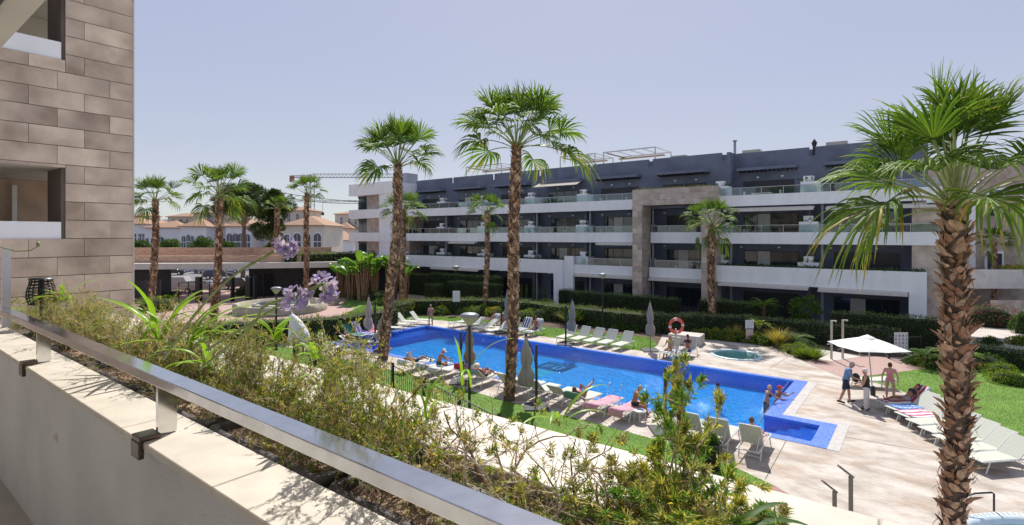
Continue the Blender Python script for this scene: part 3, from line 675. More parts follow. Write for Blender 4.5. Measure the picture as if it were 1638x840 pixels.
# left wing
def bw(name, m, u0, u1, v0, v1, z0, z1): return bx(name, m, u0, u1, v0, v1, z0, z1)
for (z0_, z1_) in ((12.35, 13.9), (9.3, 10.45), (6.25, 7.4), (3.2, 4.5)): bw('wing_band', M_WHITE, -61.8, -52.65, 43.6, 44.6, z0_, z1_)
bw('wing_core', M_WHITE, -60.3, -52.7, 44.7, 52, 0, 13.8); bw('wing_pier', M_WHITE, -55.6, -52.64, 43.8, 44.7, 0, 12.34)
for (z0_, z1_) in ((10.46, 12.34), (7.41, 9.29), (4.51, 6.24)):
    bw('stone_panel', M_TILE2, -59.0, -55.62, 44.45, 44.69, z0_, z1_)
    window(-60.9, -59.02, z0_ + .02, z1_ - .3, 44.62, 'g'); bw('wing_lintel', M_FRAME, -61.0, -59.0, 44.5, 44.7, z1_ - .3, z1_ - .01)
bw('roof_box', mat('grey column', (.25, .27, .31)), -55.4, -54, 47, 49, 13.9, 15.3)
# furniture on the balconies (white sets, a few timber ones)
def bal_table(u, v, z, m, cat_label):
    t = empty('balcony_table', (u, v, z), random.uniform(-.2, .2), cat_label, 'table', 'tables on the balconies of the building')
    mb = MB(); mb.box(-.7, .7, -.4, .4, .68, .73); mb.obj('tabletop', m, t)
    for x in (-.6, .6):
        for y in (-.32, .32): mb = MB(); mb.box(x - .03, x + .03, y - .03, y + .03, 0, .678); mb.obj('leg', m, t)
def bal_chair(u, v, z, rz, m, label):
    c = empty('balcony_chair', (u, v, z), rz, label, 'chair', 'chairs on the balconies of the building')
    mb = MB(); mb.box(-.24, .24, -.24, .24, .42, .46); mb.obj('seat', m, c); mb = MB(); mb.box(-.24, .24, .22, .26, .47, .92); mb.obj('backrest', m, c)
    for x in (-.21, .21):
        for y in (-.21, .21): mb = MB(); mb.box(x - .02, x + .02, y - .02, y + .02, 0, .418); mb.obj('leg', m, c)
M_TEAK = mat('weathered timber', (.42, .27, .18), rough=.7, var=.2, scale=8)
M_WFURN = mat('white furniture', (.62, .62, .6), rough=.5, var=.02)
fname = {6.65: 'second floor', 9.68: 'top'}
bayn = ['first bay from the left', 'second bay from the left', 'third bay from the left', 'fourth bay', 'bay before the portal', 'portal bay', 'bay right of the portal', 'last bay at the right']
for z in (6.65, 9.68):
    for bi, a in enumerate(DIV[:-1]):
        if z > 9 and bi in (5,): continue
        m = M_TEAK if (bi in (0, 1) and z < 9) else (M_WFURN if bi % 2 == 0 else M_FRAME)
        nm = 'timber' if m == M_TEAK else ('white' if m == M_WFURN else 'dark')
        bal_table(a + 3.2, FV + .95, z, m, f'{nm} table on the {fname[z]} balcony, {bayn[bi]}')
        bal_chair(a + 2.1, FV + .95, z, R(90), m, f'{nm} chair left of the table on the {fname[z]} balcony, {bayn[bi]}')
        bal_chair(a + 4.3, FV + .95, z, R(-90), m, f'{nm} chair right of the table on the {fname[z]} balcony, {bayn[bi]}')
# ------------------------------------------------------------ vegetation
def leafmat(name, c1, c2, tr=.25, isl=.35, rough=.55):
    return mat(name, c1, rough=rough, col2=c2, scale=1.2, island=isl, transl=tr, spec=.18)
M_PALM = leafmat('palm frond green', (.075, .15, .022), (.155, .24, .04), .32, .35, .6)
M_PALMY = leafmat('palm frond yellow', (.36, .25, .05), (.24, .26, .06), .3, .3)
M_PETI = mat('petiole', (.26, .30, .10), rough=.5, var=.2, scale=5)
M_BOOT = mat('palm leaf base', (.36, .19, .105), rough=.9, col2=(.08, .05, .035), scale=7, bump=.006, bscale=35, island=.6, stretch=(1, 1, .5))
M_BOOT2 = mat('palm leaf base pale', (.60, .40, .26), rough=.9, col2=(.17, .11, .075), scale=9, bump=.006, bscale=35, island=.45, stretch=(1, 1, .5))
M_TRUNK = mat('palm fibre trunk', (.10, .07, .05), rough=1, var=.35, scale=9, bump=.02, bscale=18, stretch=(1, 1, .4))
M_HEDGE = leafmat('hedge leaf', (.10, .17, .045), (.19, .25, .09), .2, .4)
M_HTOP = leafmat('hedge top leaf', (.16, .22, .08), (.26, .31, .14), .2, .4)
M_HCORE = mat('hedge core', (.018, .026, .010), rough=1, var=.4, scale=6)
M_CYP = leafmat('cypress', (.06, .10, .028), (.11, .16, .045), .1, .4)
M_LIME = leafmat('lime shrub', (.20, .27, .035), (.13, .22, .03), .3, .35)
M_YEL = leafmat('yellow shrub', (.42, .36, .05), (.20, .24, .04), .3, .35)
M_MID = leafmat('shrub green', (.045, .10, .02), (.09, .16, .03), .25, .4)
M_STEM = mat('woody stem', (.30, .24, .18), rough=.9, var=.25, scale=30)
M_BANANA = leafmat('strelitzia leaf', (.09, .20, .03), (.15, .27, .05), .35, .3, .35)
M_AGA = leafmat('strap leaf', (.16, .30, .03), (.26, .42, .05), .4, .2, .35)

def frond_mesh(name, elev, Lp, Rb, droop, nseg=30, seed=0, yellow=False, half=105, vee=.45):
    """fan palm leaf: petiole rising at elev, blade of pleated segments split at their tips"""
    rg = np.random.default_rng(seed); V = []; F = []; MI = []
    e = math.radians(elev)
    # petiole along +x, arching
    n = 6; pts = []; d = e; p = np.array([0., 0, 0])
    for i in range(n):
        pts.append(p.copy()); p = p + np.array([math.cos(d), 0, math.sin(d)]) * Lp / (n - 1); d -= droop * .22
    pts = np.array(pts)
    for i, q in enumerate(pts):
        w = .035 * (1 - .5 * i / n); V += [q + [0, -w, 0], q + [0, 0, w * .9], q + [0, w, 0], q + [0, 0, -w * .5]]
    for i in range(n - 1):
        for j in range(4): F.append((i * 4 + j, (i + 1) * 4 + j, (i + 1) * 4 + (j + 1) % 4, i * 4 + (j + 1) % 4)); MI.append(1)
    hub = pts[-1]; dx = np.array([math.cos(d), 0, math.sin(d)]); dz = np.array([-math.sin(d), 0, math.cos(d)]); dy = np.array([0, 1., 0])
    K = 5
    for k in range(nseg):
        th = math.radians(-half + 2 * half * k / (nseg - 1)); L = Rb * (.78 + .3 * math.cos(th * .8)) * rg.uniform(.85, 1.1)
        dirv = dx * math.cos(th) + dy * math.sin(th) + dz * (vee * abs(math.sin(th)) + .05) + rg.normal(0, .045, 3)
        dirv /= np.linalg.norm(dirv); sw = np.cross(dz, dirv); sw /= np.linalg.norm(sw)
        dr = droop * rg.uniform(.7, 1.5); base = len(V); split = .5
        hw = Rb * math.radians(2 * half / nseg) * .5
        for i in range(K + 1):
            t = i / K; s_ = t * L
            w = hw * (min(t, split) / 1) * 1.05 if t <= split else hw * split * 1.05 * (1 - (t - split) / (1 - split)) ** .8
            w = max(w, .002)
            c = hub + dirv * s_; 
            fall = max(0, t - .42) ** 1.7 * dr * L * 1.6
            c = c + np.array([0, 0, -fall]) - dirv * fall * .35
            fold = dz * (w * .55)
            V += [c - sw * w - fold, c + fold * .6, c + sw * w - fold]
        my = 2 if (yellow and rg.random() < .10) else 0
        for i in range(K):
            a = base + i * 3
            m = my if not (i >= K - 1 and rg.random() < (.4 if yellow else .12)) else 2
            F += [(a, a + 3, a + 4, a + 1), (a + 1, a + 4, a + 5, a + 2)]; MI += [m, m]
    return np_mesh(name, np.array(V), np.array(F), [M_PALM, M_PETI, M_PALMY], MI)
FR = {}
HV = {'up': (70, .7), 'high': (85, .55), 'mid': (100, .45), 'low': (108, .35), 'hang': (108, .2)}
for cls, (el, dr) in {'up': (82, .16), 'high': (62, .3), 'mid': (38, .45), 'low': (12, .6), 'hang': (-18, .8)}.items():
    FR[cls] = [frond_mesh('frond', el + j * 6, {'up': 1.3, 'high': 1.5, 'mid': 1.55, 'low': 1.4, 'hang': 1.2}[cls], 1.12, dr, 26, 5 * len(cls) + j, yellow=cls in ('low', 'hang'), half=HV[cls][0], vee=HV[cls][1]) for j in range(3)]
FRB = {}
for cls, (el, dr) in {'up': (80, .15), 'high': (62, .3), 'mid': (38, .45), 'low': (12, .75), 'hang': (-16, 1.0)}.items():
    FRB[cls] = [frond_mesh('frond', el + j * 7, {'up': 1.15, 'high': 1.25, 'mid': 1.0, 'low': .95, 'hang': .8}[cls], 1.02, dr, 38, 50 + 5 * len(cls) + j, yellow=cls in ('low', 'hang'), half=HV[cls][0], vee=HV[cls][1]) for j in range(4)]
def boot_mesh(seed, m):
    rg = random.Random(seed); mb = MB(); w = .075 * rg.uniform(.6, 1.15); h = .165 * rg.uniform(.6, 1.4); out = .055 * rg.uniform(.4, 2.0)
    pr = [(-.02, -.04, 1), (.022, .25, .95), (.034, .55, .80), (.7 * out + .01, .8, .50), (out + .01, 1, .12)]
    vs = []; sk = rg.uniform(-.03, .03)
    for i, (x, t, ww) in enumerate(pr):
        vs += [(x - .012, -w * ww + sk * t, h * t), (x + .008, -w * ww * .45 + sk * t, h * t + .004), (x + .002, w * ww * .45 + sk * t, h * t + .004), (x - .004, w * ww + sk * t, h * t)]
    fs = []
    for i in range(4):
        for j in range(3): fs.append((i * 4 + j, i * 4 + j + 1, (i + 1) * 4 + j + 1, (i + 1) * 4 + j))
    n = 20; vs += [(x - .035 if i < 4 else x - .02, sk * t, h * t - .01) for i, (x, t, ww) in enumerate(pr)]
    for i in range(4): fs += [(i * 4 + 3, (i + 1) * 4 + 3, n + i + 1, n + i)[::-1], (i * 4, n + i, n + i + 1, (i + 1) * 4)[::-1]]
    fs.append((16, 17, 18, 19)); mb.add(vs, fs, 0, False); return mb.mesh('leaf_base', m)
BOOTS = [boot_mesh(i, M_BOOT if i % 2 else M_BOOT2) for i in range(6)]
BV = [np.array([v.co[:] for v in m.vertices]) for m in BOOTS]
BF = [[tuple(p.vertices) for p in m.polygons] for m in BOOTS]
def palm(base, ztop, label, r0=.3, r1=.24, size=1.0, lean=(0, 0), big=False, counts=(5, 10, 12, 9, 5), group='fan palms around the pool', seed=0, bscale=1.0, extra=(), boots=True, z0b=.2):
    rg = random.Random(seed + 100)
    p = empty('fan_palm', (base[0], base[1], 0), 0, label, 'palm tree', group)
    H = ztop
    K = 14; pts = []; rad = []
    for i in range(K + 1):
        t = i / K; bend = math.sin(t * math.pi * .5)
        pts.append(Vector((lean[0] * bend + .03 * math.sin(t * 9 + seed), lean[1] * bend + .03 * math.cos(t * 7 + seed), H * t)))
        r = (r0 * (1.25 if t < .04 else 1.0)) * (1 - t) + r1 * t
        rad.append(r * rg.uniform(.96, 1.04) * (.86 if i == K else 1))
    mb = MB(); mb.tube(pts, rad, 14); mb.obj('trunk', M_TRUNK, p)
    def at(z):
        t = max(0, min(.9999, z / H)) * K; i = int(t); f = t - i; return pts[i].lerp(pts[i + 1], f), rad[i] * (1 - f) + rad[i + 1] * f
    # leaf bases in a spiral
    if boots:
        sp = .102 * bscale; z = z0b; k = 0; items = []
        while z < H + .02:
            c, r = at(z); per = max(6, int(2 * math.pi * r / (.15 * bscale)))
            for j in range(per):
                a = 2 * math.pi * (j + .5 * (k % 2) + rg.uniform(-.18, .18)) / per
                items.append((c, r, a, z + rg.uniform(-.03, .03)))
            z += sp; k += 1
        tocam = math.atan2(-base[1], -base[0])
        if big:
            vis = [it for it in items if math.cos(it[2] - tocam) > -.1 and it[3] > 2.4]
            vis.sort(key=lambda it: -math.cos(it[2] - tocam)); near = vis[:300]; ids = set(id(x) for x in near)
            rest = [it for it in items if id(it) not in ids]
        else: near = []; rest = items
        for (c, r, a, zz) in near:
            b = link('leaf_base', BOOTS[rg.randrange(6)], p, (c.x + math.cos(a) * (r - .01), c.y + math.sin(a) * (r - .01), zz), (rg.choice((-1, 1)) * rg.uniform(.25, .95), rg.uniform(-.1, .35), a + rg.uniform(-.4, .4)))
            s_ = bscale * rg.uniform(.85, 1.35); b.scale = (s_, s_, s_ * rg.uniform(.8, 1.3))
        Vs = []; Fs = []; o = 0; MI = []
        for (c, r, a, zz) in rest:
            q = rg.randrange(6); s_ = bscale * rg.uniform(.85, 1.3); a2 = a + rg.uniform(-.25, .25); co, si = math.cos(a2), math.sin(a2)
            v = BV[q] * s_; w = np.stack([v[:, 0] * co - v[:, 1] * si + c.x + math.cos(a) * (r - .01), v[:, 0] * si + v[:, 1] * co + c.y + math.sin(a) * (r - .01), v[:, 2] * rg.uniform(.8, 1.3) + zz], 1)
            Vs.append(w); Fs += [tuple(i + o for i in f) for f in BF[q]]; MI += [q % 2] * len(BF[q]); o += len(w)
        me = bpy.data.meshes.new('leaf_bases'); me.from_pydata(np.concatenate(Vs).tolist(), [], Fs); me.materials.append(M_BOOT2); me.materials.append(M_BOOT)
        me.polygons.foreach_set('material_index', MI)
        link('leaf_bases', me, p)['kind'] = 'stuff'
    if big:
        nf = 420; zz = RNG.uniform(.5, H, nf); aa = RNG.uniform(0, 6.28, nf); PC = np.array([list(at(z_)[0]) for z_ in zz]); rr_ = np.array([at(z_)[1] for z_ in zz]) + .05
        PP = np.stack([PC[:, 0] + np.cos(aa) * rr_, PC[:, 1] + np.sin(aa) * rr_, zz], 1); DD = np.stack([np.cos(aa) * .5, np.sin(aa) * .5, RNG.choice([-1, 1], nf) * 1.0], 1) + rdirs(nf) * .45
        V_, F_ = leaf_geo(PP, DD, rdirs(nf), RNG.uniform(.08, .26, nf), RNG.uniform(.006, .018, nf)); link('fibres', np_mesh('fibres', V_, F_, M_BOOT2), p)['kind'] = 'stuff'
    top = pts[-1]; lib = FRB if big else FR
    for cls, n in zip(('up', 'high', 'mid', 'low', 'hang'), counts):
        off = rg.uniform(0, 6)
        for j in range(n):
            a = off + 2 * math.pi * j / n + rg.uniform(-.22, .22)
            s_ = size * rg.uniform(.84, 1.08)
            zo = {'up': .12, 'high': .08, 'mid': 0, 'low': -.1, 'hang': -.22}[cls]
            link('frond', rg.choice(lib[cls]), p, (top.x + math.cos(a) * .1, top.y + math.sin(a) * .1, top.z + zo), (rg.uniform(-.55, .55), rg.uniform(-.2, .2), a + rg.uniform(-.15, .15)), s_)
    for (cls, a, s_, ry) in extra:
        link('frond', lib[cls][0], p, (top.x + math.cos(a) * .1, top.y + math.sin(a) * .1, top.z), (0, ry, a), s_)
    return p
# the big one at the right
bp_ = DP(1524, 840, 8.6)
palm((bp_.x, bp_.y), 7.5, 'thick palm at the right edge, its shaggy trunk crossing the sunbeds', .13, .165, 1.0, lean=(.05, .03), big=True, counts=(7, 8, 9, 3, 0), seed=3, bscale=.84,
     extra=[('low', cazi(-1, -.1), 1.25, -.12), ('mid', cazi(-1, .4), 1.05, .0), ('high', cazi(-.8, -.6), 1.1, .2), ('high', cazi(.8, -.8), 1.1, .2), ('low', cazi(.7, -.7), 1.05, 0)])
b = DP(815, 640, 22.6); palm((b.x, b.y), 10.75, 'tallest palm in the middle, rising from the near lawn in front of the pool', .20, .20, 1.18, lean=(.25, .1), counts=(7, 11, 12, 5, 0), seed=5, bscale=1.05, extra=[('low', cazi(1, .1), 1.5, .05)])
b = DP(612, 570, 30); palm((b.x, b.y), 10.9, 'tall leaning palm at the left end of the pool', .24, .21, 1.2, lean=(.75, .5), counts=(7, 10, 11, 4, 0), seed=8, bscale=1.1)
b = DP(776, 503, 47.6); palm((b.x, b.y), 9.0, 'slim palm on the far lawn in front of the second bay of the building', .18, .15, .82, counts=(4, 6, 7, 4, 1), seed=9, bscale=1.5, lean=(.2, .1))
b = DP(1138, 531, 38.6); palm((b.x, b.y), 7.7, 'palm with pale trunk growing before the right leg of the stone portal', .22, .19, .92, counts=(4, 6, 7, 5, 3), seed=12, bscale=1.4)
b = DP(645, 490, 52); palm((b.x, b.y), 9.2, 'slim palm half hidden behind the leaning tall palm', .2, .18, 1.0, counts=(4, 7, 8, 6, 3), seed=13, bscale=1.6)
b = DP(243, 492, 52); palm((b.x, b.y), 10.3, 'leftmost palm, beside the entrance gate and the stone tower', .25, .22, 1.15, counts=(5, 7, 7, 4, 1), seed=15, bscale=1.6, lean=(.1, .3))
b = DP(342, 515, 43.5); palm((b.x, b.y), 10.3, 'palm with a yellowing lower leaf in front of the entrance gate', .24, .21, 1.2, counts=(5, 7, 7, 5, 2), seed=16, bscale=1.5, lean=(.2, .4))
b = DP(489, 475, 58); palm((b.x, b.y), 11.4, 'small crowned palm with thin trunk in front of the white villas', .22, .18, .98, counts=(4, 6, 6, 3, 0), seed=17, bscale=1.7, lean=(.2, 0))
b = DP(1590, 470, 47.3); palm((b.x, b.y), 6.3, 'young feathery palm on the planted terrace at the far right', .16, .13, .66, counts=(5, 7, 7, 4, 1), seed=19, bscale=1.2)

# ---- leafy volumes
def box_points(n, L, W, H, off=0):
    """random points on the long box surface (front, back, top, ends) with normals"""
    a = np.array([L * H, L * H, L * W, W * H, W * H]); k = RNG.choice(5, n, p=a / a.sum())
    s = RNG.uniform(0, 1, n); t = RNG.uniform(0, 1, n); P = np.zeros((n, 3)); N = np.zeros((n, 3))
    for q in range(5):
        m = k == q
        if q < 2: P[m] = np.stack([s[m] * L, np.full(m.sum(), -W / 2 if q == 0 else W / 2), t[m] * H], 1); N[m] = (0, -1 if q == 0 else 1, 0)
        elif q == 2: P[m] = np.stack([s[m] * L, (t[m] - .5) * W, np.full(m.sum(), H)], 1); N[m] = (0, 0, 1)
        else: P[m] = np.stack([np.full(m.sum(), 0 if q == 3 else L), (s[m] - .5) * W, t[m] * H], 1); N[m] = (-1 if q == 3 else 1, 0, 0)
    return P, N
def hedge(pts, h, w, label, dens=150, leaf=.10, mats=None, name='clipped_hedge', cat='hedge', group=None, zb=0, shape=.11, leafw=.5, up=.25):
    mats = mats or (M_HEDGE, M_HTOP, M_HCORE)
    o = empty(name, (pts[0][0], pts[0][1], zb), 0, label, cat, group); geo = []; mis = []; core = MB(); ox, oy = pts[0][0], pts[0][1]
    for (p, q) in zip(pts[:-1], pts[1:]):
        p = Vector((p[0] - ox, p[1] - oy)); q = Vector((q[0] - ox, q[1] - oy)); d = q - p; L = d.length; an = math.atan2(d.y, d.x)
        n = int(dens * (2 * L * h + L * w)); P, N = box_points(n, L, w, h)
        ph = P[:, 0] * 1.7
        P = P + N * (np.sin(ph * 1.3 + P[:, 2] * 2)[:, None] * shape * .5 + RNG.normal(0, shape * .6, n)[:, None])
        top = N[:, 2] > .5
        D = N * .8 + rdirs(n) * .9 + np.array([0, 0, up])
        V_, F_ = leaf_geo(P, D, rdirs(n), RNG.uniform(.6, 1.2, n) * leaf, RNG.uniform(.6, 1.2, n) * leaf * leafw)
        c, s_ = math.cos(an), math.sin(an); V_ = np.stack([V_[:, 0] * c - V_[:, 1] * s_ + p.x, V_[:, 0] * s_ + V_[:, 1] * c + p.y, V_[:, 2]], 1)
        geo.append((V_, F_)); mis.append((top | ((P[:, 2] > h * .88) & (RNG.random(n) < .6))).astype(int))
        M = Matrix.Translation((p.x, p.y, 0)) @ Matrix.Rotation(an, 4, 'Z')
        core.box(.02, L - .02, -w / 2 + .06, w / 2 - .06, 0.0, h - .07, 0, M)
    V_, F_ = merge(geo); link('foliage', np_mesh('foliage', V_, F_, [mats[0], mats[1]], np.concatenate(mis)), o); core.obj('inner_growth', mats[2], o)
    return o
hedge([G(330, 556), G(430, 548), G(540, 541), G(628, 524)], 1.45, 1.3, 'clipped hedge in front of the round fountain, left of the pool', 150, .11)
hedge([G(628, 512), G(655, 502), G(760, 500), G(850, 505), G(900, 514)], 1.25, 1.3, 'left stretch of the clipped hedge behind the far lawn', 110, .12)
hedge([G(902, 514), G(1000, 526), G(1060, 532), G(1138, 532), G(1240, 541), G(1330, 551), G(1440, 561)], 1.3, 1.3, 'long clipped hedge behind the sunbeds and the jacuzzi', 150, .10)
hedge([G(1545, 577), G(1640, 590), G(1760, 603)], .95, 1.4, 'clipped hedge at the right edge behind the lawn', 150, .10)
cyp = (M_CYP, M_HEDGE, M_HCORE)
def ch(x0, x1, v, h, label, **k):
    a = PV(x0, 400, v); b2 = PV(x1, 400, v); hedge([a, b2], h, .9, label, 160, .14, cyp, 'tall_hedge', 'hedge', 'tall dark hedges before the ground floor terraces', zb=-.02, leafw=.3, up=.9, shape=.1)
ch(916, 1085, 41.2, 2.0, 'long dark hedge left of the stone portal legs')
ch(1121, 1240, 41.2, 2.1, 'feathery dark hedge right of the pale palm trunk')
ch(1331, 1520, 40.6, 2.0, 'dark straight hedge behind the open white parasol')
ch(720, 800, 42.0, 2.0, 'dark hedge between the two slim palms and the ground floor'); ch(644, 690, 43.2, 2.4, 'dark hedge block at the left end of the building'); ch(690, 800, 43.4, 2.6, 'taller dark hedge running behind the clipped one')
ch(684, 706, 40.6, 1.7, 'small square cut hedge beside the notice sign'); ch(897, 918, 42.0, 2.0, 'short dark hedge next to the white end wall')
# slim cypress shoots
for i, x in enumerate((826, 834, 842, 853, 862, 872)):
    p = PV(x, 400, 41.6); n = 500; t = RNG.uniform(0, 1, n); a = RNG.uniform(0, 6.28, n); r = .17 * (1 - t * .75)
    P = np.stack([np.cos(a) * r, np.sin(a) * r, t * 2.2], 1); V_, F_ = leaf_geo(P, rdirs(n) * .4 + [0, 0, 1], rdirs(n), RNG.uniform(.12, .22, n), RNG.uniform(.03, .05, n))
    o = empty('young_cypress', (p.x, p.y, 0), 0, f'slim young cypress, {["first","second","third","fourth","fifth","sixth"][i]} from the left in the row beside the tall palm trunk', 'cypress', 'young cypresses in a row'); link('foliage', np_mesh('foliage', V_, F_, M_CYP), o); mb = MB(); mb.tube([(0, 0, 0), (0, 0, 1.8)], .03, 5); mb.obj('trunk', M_STEM, o)

def blob(loc, r, label, m, n=900, leaf=.09, lw=.45, name='shrub', cat='shrub', group=None, flat=.7, core=True, up=.3, m2=None, zc=None):
    o = empty(name, (loc[0], loc[1], 0), 0, label, cat, group)
    if not hasattr(r, '__len__'): r = (r, r, r * flat)
    D = rdirs(n); D[:, 2] = np.abs(D[:, 2]) * 1.0 - .15
    lump = 1 + .16 * np.sin(D[:, 0] * 5 + D[:, 1] * 3) + .12 * np.sin(D[:, 1] * 7 + D[:, 2] * 5)
    P = D * np.array(r) * (lump * RNG.uniform(.72, 1.04, n) ** .6)[:, None]; P[:, 2] = np.maximum(P[:, 2] + r[2] * .25, .02)
    V_, F_ = leaf_geo(P, unit(D) + rdirs(n) * .9 + [0, 0, up], rdirs(n), RNG.uniform(.6, 1.2, n) * leaf, RNG.uniform(.6, 1.2, n) * leaf * lw)
    ms = [m] + ([m2] if m2 else []); mi = (RNG.random(n) < .3).astype(int) if m2 else None
    link('foliage', np_mesh('foliage', V_, F_, ms, mi), o)
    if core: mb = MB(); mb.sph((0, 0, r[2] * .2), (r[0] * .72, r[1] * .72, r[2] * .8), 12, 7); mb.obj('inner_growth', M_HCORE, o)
    return o
def spiky(loc, h, n, label, m, name='grass_clump', cat='ornamental grass', w=.02, spread=.5, group=None, m2=None, droop=.3):
    o = empty(name, (loc[0], loc[1], loc[2] if len(loc) > 2 else 0), 0, label, cat, group)
    D = rdirs(n); D[:, 2] = np.abs(D[:, 2]) * .6 + 1 - spread * .5; D[:, :2] *= spread * 1.4; D = unit(D); L = RNG.uniform(.55, 1.1, n) * h
    S = unit(np.cross(D, [0, 0, 1.]) + 1e-4); K = 4; Vs = []
    for i in range(K + 1):
        t = i / K; c = D * (L * t)[:, None]; c[:, :2] *= 1 + droop * t * t; c[:, 2] -= droop * t * t * L * .7 * (1 - D[:, 2] * .6); ww = w * (1 - t) ** .6 * (1 if t > 0 else .6) + .001
        Vs += [c - S * ww, c + S * ww]
    V_ = np.stack(Vs, 1).reshape(-1, 3); b0 = np.arange(n)[:, None] * (2 * (K + 1)); F_ = np.concatenate([np.concatenate([b0 + 2 * i, b0 + 2 * i + 1, b0 + 2 * i + 3, b0 + 2 * i + 2], 1) for i in range(K)])
    me = np_mesh('blades', V_, F_, [m] + ([m2] if m2 else []), (np.tile((RNG.random(n) < .35), K)).astype(int) if m2 else None); link('blades', me, o); return o
def cycad(loc, r, label, n=16, m=M_MID, trunk=.35):
    o = empty('cycad', (loc[0], loc[1], 0), 0, label, 'cycad', 'cycads and small feather palms')
    mb = MB(); mb.tube([(0, 0, 0), (0, 0, trunk)], [.16, .13], 9); mb.obj('trunk', M_TRUNK, o)
    for k in range(n):
        a = 2 * math.pi * k / n * 1.0 + random.uniform(-.15, .15); el = random.uniform(.35, 1.15); K = 14; P = []; D = []
        pts = []
        for i in range(K + 1):
            t = i / K; x = r * t * math.cos(el * (1 - .3 * t)); z = trunk + r * t * math.sin(el) - r * .55 * t * t; pts.append((x * math.cos(a), x * math.sin(a), z))
        pts = np.array(pts); mid = (pts[1:] + pts[:-1]) / 2; tg = unit(pts[1:] - pts[:-1]); sd = unit(np.cross(tg, [0, 0, 1.])); lens = r * .26 * np.sin(np.linspace(.25, 2.9, K))
        PP = np.concatenate([mid, mid]); DD = np.concatenate([sd + tg * .7 + [0, 0, .1], -sd + tg * .7 + [0, 0, .1]]); LL = np.concatenate([lens, lens])
        V_, F_ = leaf_geo(PP, DD, np.tile([0, 0, 1.], (len(PP), 1)), LL, np.full(len(PP), r * .045)); link('leaf', np_mesh('leaf', V_, F_, m), o)
    return o
# planting between far lawn and hedge
ordn = ['first', 'second', 'third', 'fourth', 'fifth', 'sixth', 'seventh', 'eighth', 'ninth', 'tenth', 'eleventh', 'twelfth', 'thirteenth']
for i, (x, y, rr, m, d) in enumerate([(665, 501, 1.2, M_MID, 'flat green shrub at the left end of the far lawn'), (705, 503, 1.0, M_LIME, 'lime shrub left of the notice sign'), (768, 504, 1.1, M_LIME, 'lime low shrub before the slim palm'), (792, 505, 1.0, M_YEL, 'yellow low shrub right of the slim palm trunk'), (840, 512, 1.1, M_LIME, 'lime mound behind the occupied sunbeds'), (868, 511, 1.3, M_MID, 'dark green rounded shrub behind the striped towel'), (952, 522, .55, M_MID, 'small round shrub left of the tall lamp'), (992, 528, .6, M_MID, 'small round shrub right of the tall lamp'), (1012, 530, .6, M_MID, 'small dark shrub behind the folded parasol'), (745, 503, .8, M_MID, 'dark small shrub right of the notice sign'), (1225, 545, .9, M_MID, 'dark shrub behind the jacuzzi sign')]):
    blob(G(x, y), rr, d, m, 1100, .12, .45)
for i, (x, y, m) in enumerate([(1125, 541, M_LIME), (1143, 541, M_YEL), (1160, 543, M_LIME), (1178, 545, M_YEL), (1192, 546, M_LIME), (1208, 548, M_YEL), (1222, 551, M_LIME)]):
    blob(G(x, y), .75, f'yellow green flowering shrub, {ordn[i]} from the left in the bed behind the jacuzzi', m, 900, .12, .5, group='flowering shrubs behind the jacuzzi', m2=M_MID, flat=.75)
spiky(G(1178, 544), 1.2, 220, 'tall straw coloured grass behind the jacuzzi', leafmat('straw', (.45, .33, .13), (.32, .27, .08)), m2=M_YEL)
spiky(G(1246, 556), 1.5, 380, 'large yellow grass clump left of the lime shrubs', leafmat('straw', (.45, .33, .13), (.32, .27, .08)), m2=M_YEL)
spiky(G(718, 500), 1.5, 240, 'yellow spiky grass left of the notice sign', leafmat('straw', (.45, .33, .13), (.32, .27, .08)), m2=M_YEL)
spiky(G(915, 520), 2.0, 160, 'spiky yucca leaves behind the folded parasol on the far deck', M_MID, 'yucca', 'yucca', .05, .8, m2=M_YEL, droop=.1)
spiky(G(650, 503), 1.8, 140, 'yellowish spiky plant at the foot of the leaning palm', M_YEL, 'yucca', 'yucca', .05, .8, droop=.1)
for i, (x, y, rr, m, d) in enumerate([(1275, 566, .8, M_LIME, 'lime mound right of the yellow grass clump'), (1290, 572, .6, M_LIME, 'lime mound nearest the plaza corner'), (1500, 590, .85, M_LIME, 'glossy lime shrub right of the cycad at the gate'), (1465, 583, .5, M_MID, 'low green shrub left of the gate cycad'), (1600, 600, .75, M_LIME, 'round lime shrub on the right lawn edge, rear one'), (1608, 612, .7, M_LIME, 'round lime shrub on the right lawn edge, front one'), (1632, 617, .5, M_MID, 'small dark shrub at the right edge of the lawn'), (1584, 552, .65, M_MID, 'dark shrub on the ramp behind the right hedge'), (1575, 590, 1.0, M_MID, 'leafy shrub just right of the thick palm trunk'), (1515, 560, 1.0, M_MID, 'light green bush left of the thick palm trunk')]):
    blob(G(x, y), rr, d, m, 1300, .09, .45)
spiky(G(1305, 577), .95, 500, 'feathery lime grass tuft at the plaza corner', M_LIME, w=.012, spread=.6)
spiky(G(1282, 572), .8, 400, 'smaller feathery lime grass tuft beside the plaza', M_LIME, w=.012, spread=.6)
cycad(G(1270, 555), 1.5, 'broad green cycad in the bed before the clipped hedge', 20); cycad(G(1479, 588), 1.15, 'cycad with short dark trunk beside the gate sign', 18, trunk=.6)
cycad(G(1213, 545), 1.2, 'small feather palm behind the jacuzzi sign', 14, M_LIME, 1.0); cycad(G(1222, 535), 1.4, 'taller feather palm rising over the clipped hedge', 14, M_LIME, 2.0); cycad(G(1536, 585), 1.3, 'feather palm leaves right behind the thick palm trunk', 14, M_LIME, .5)
cycad(G(868, 505), 1.6, 'feathery palm seedling over the left hedge', 14, M_LIME, .8)
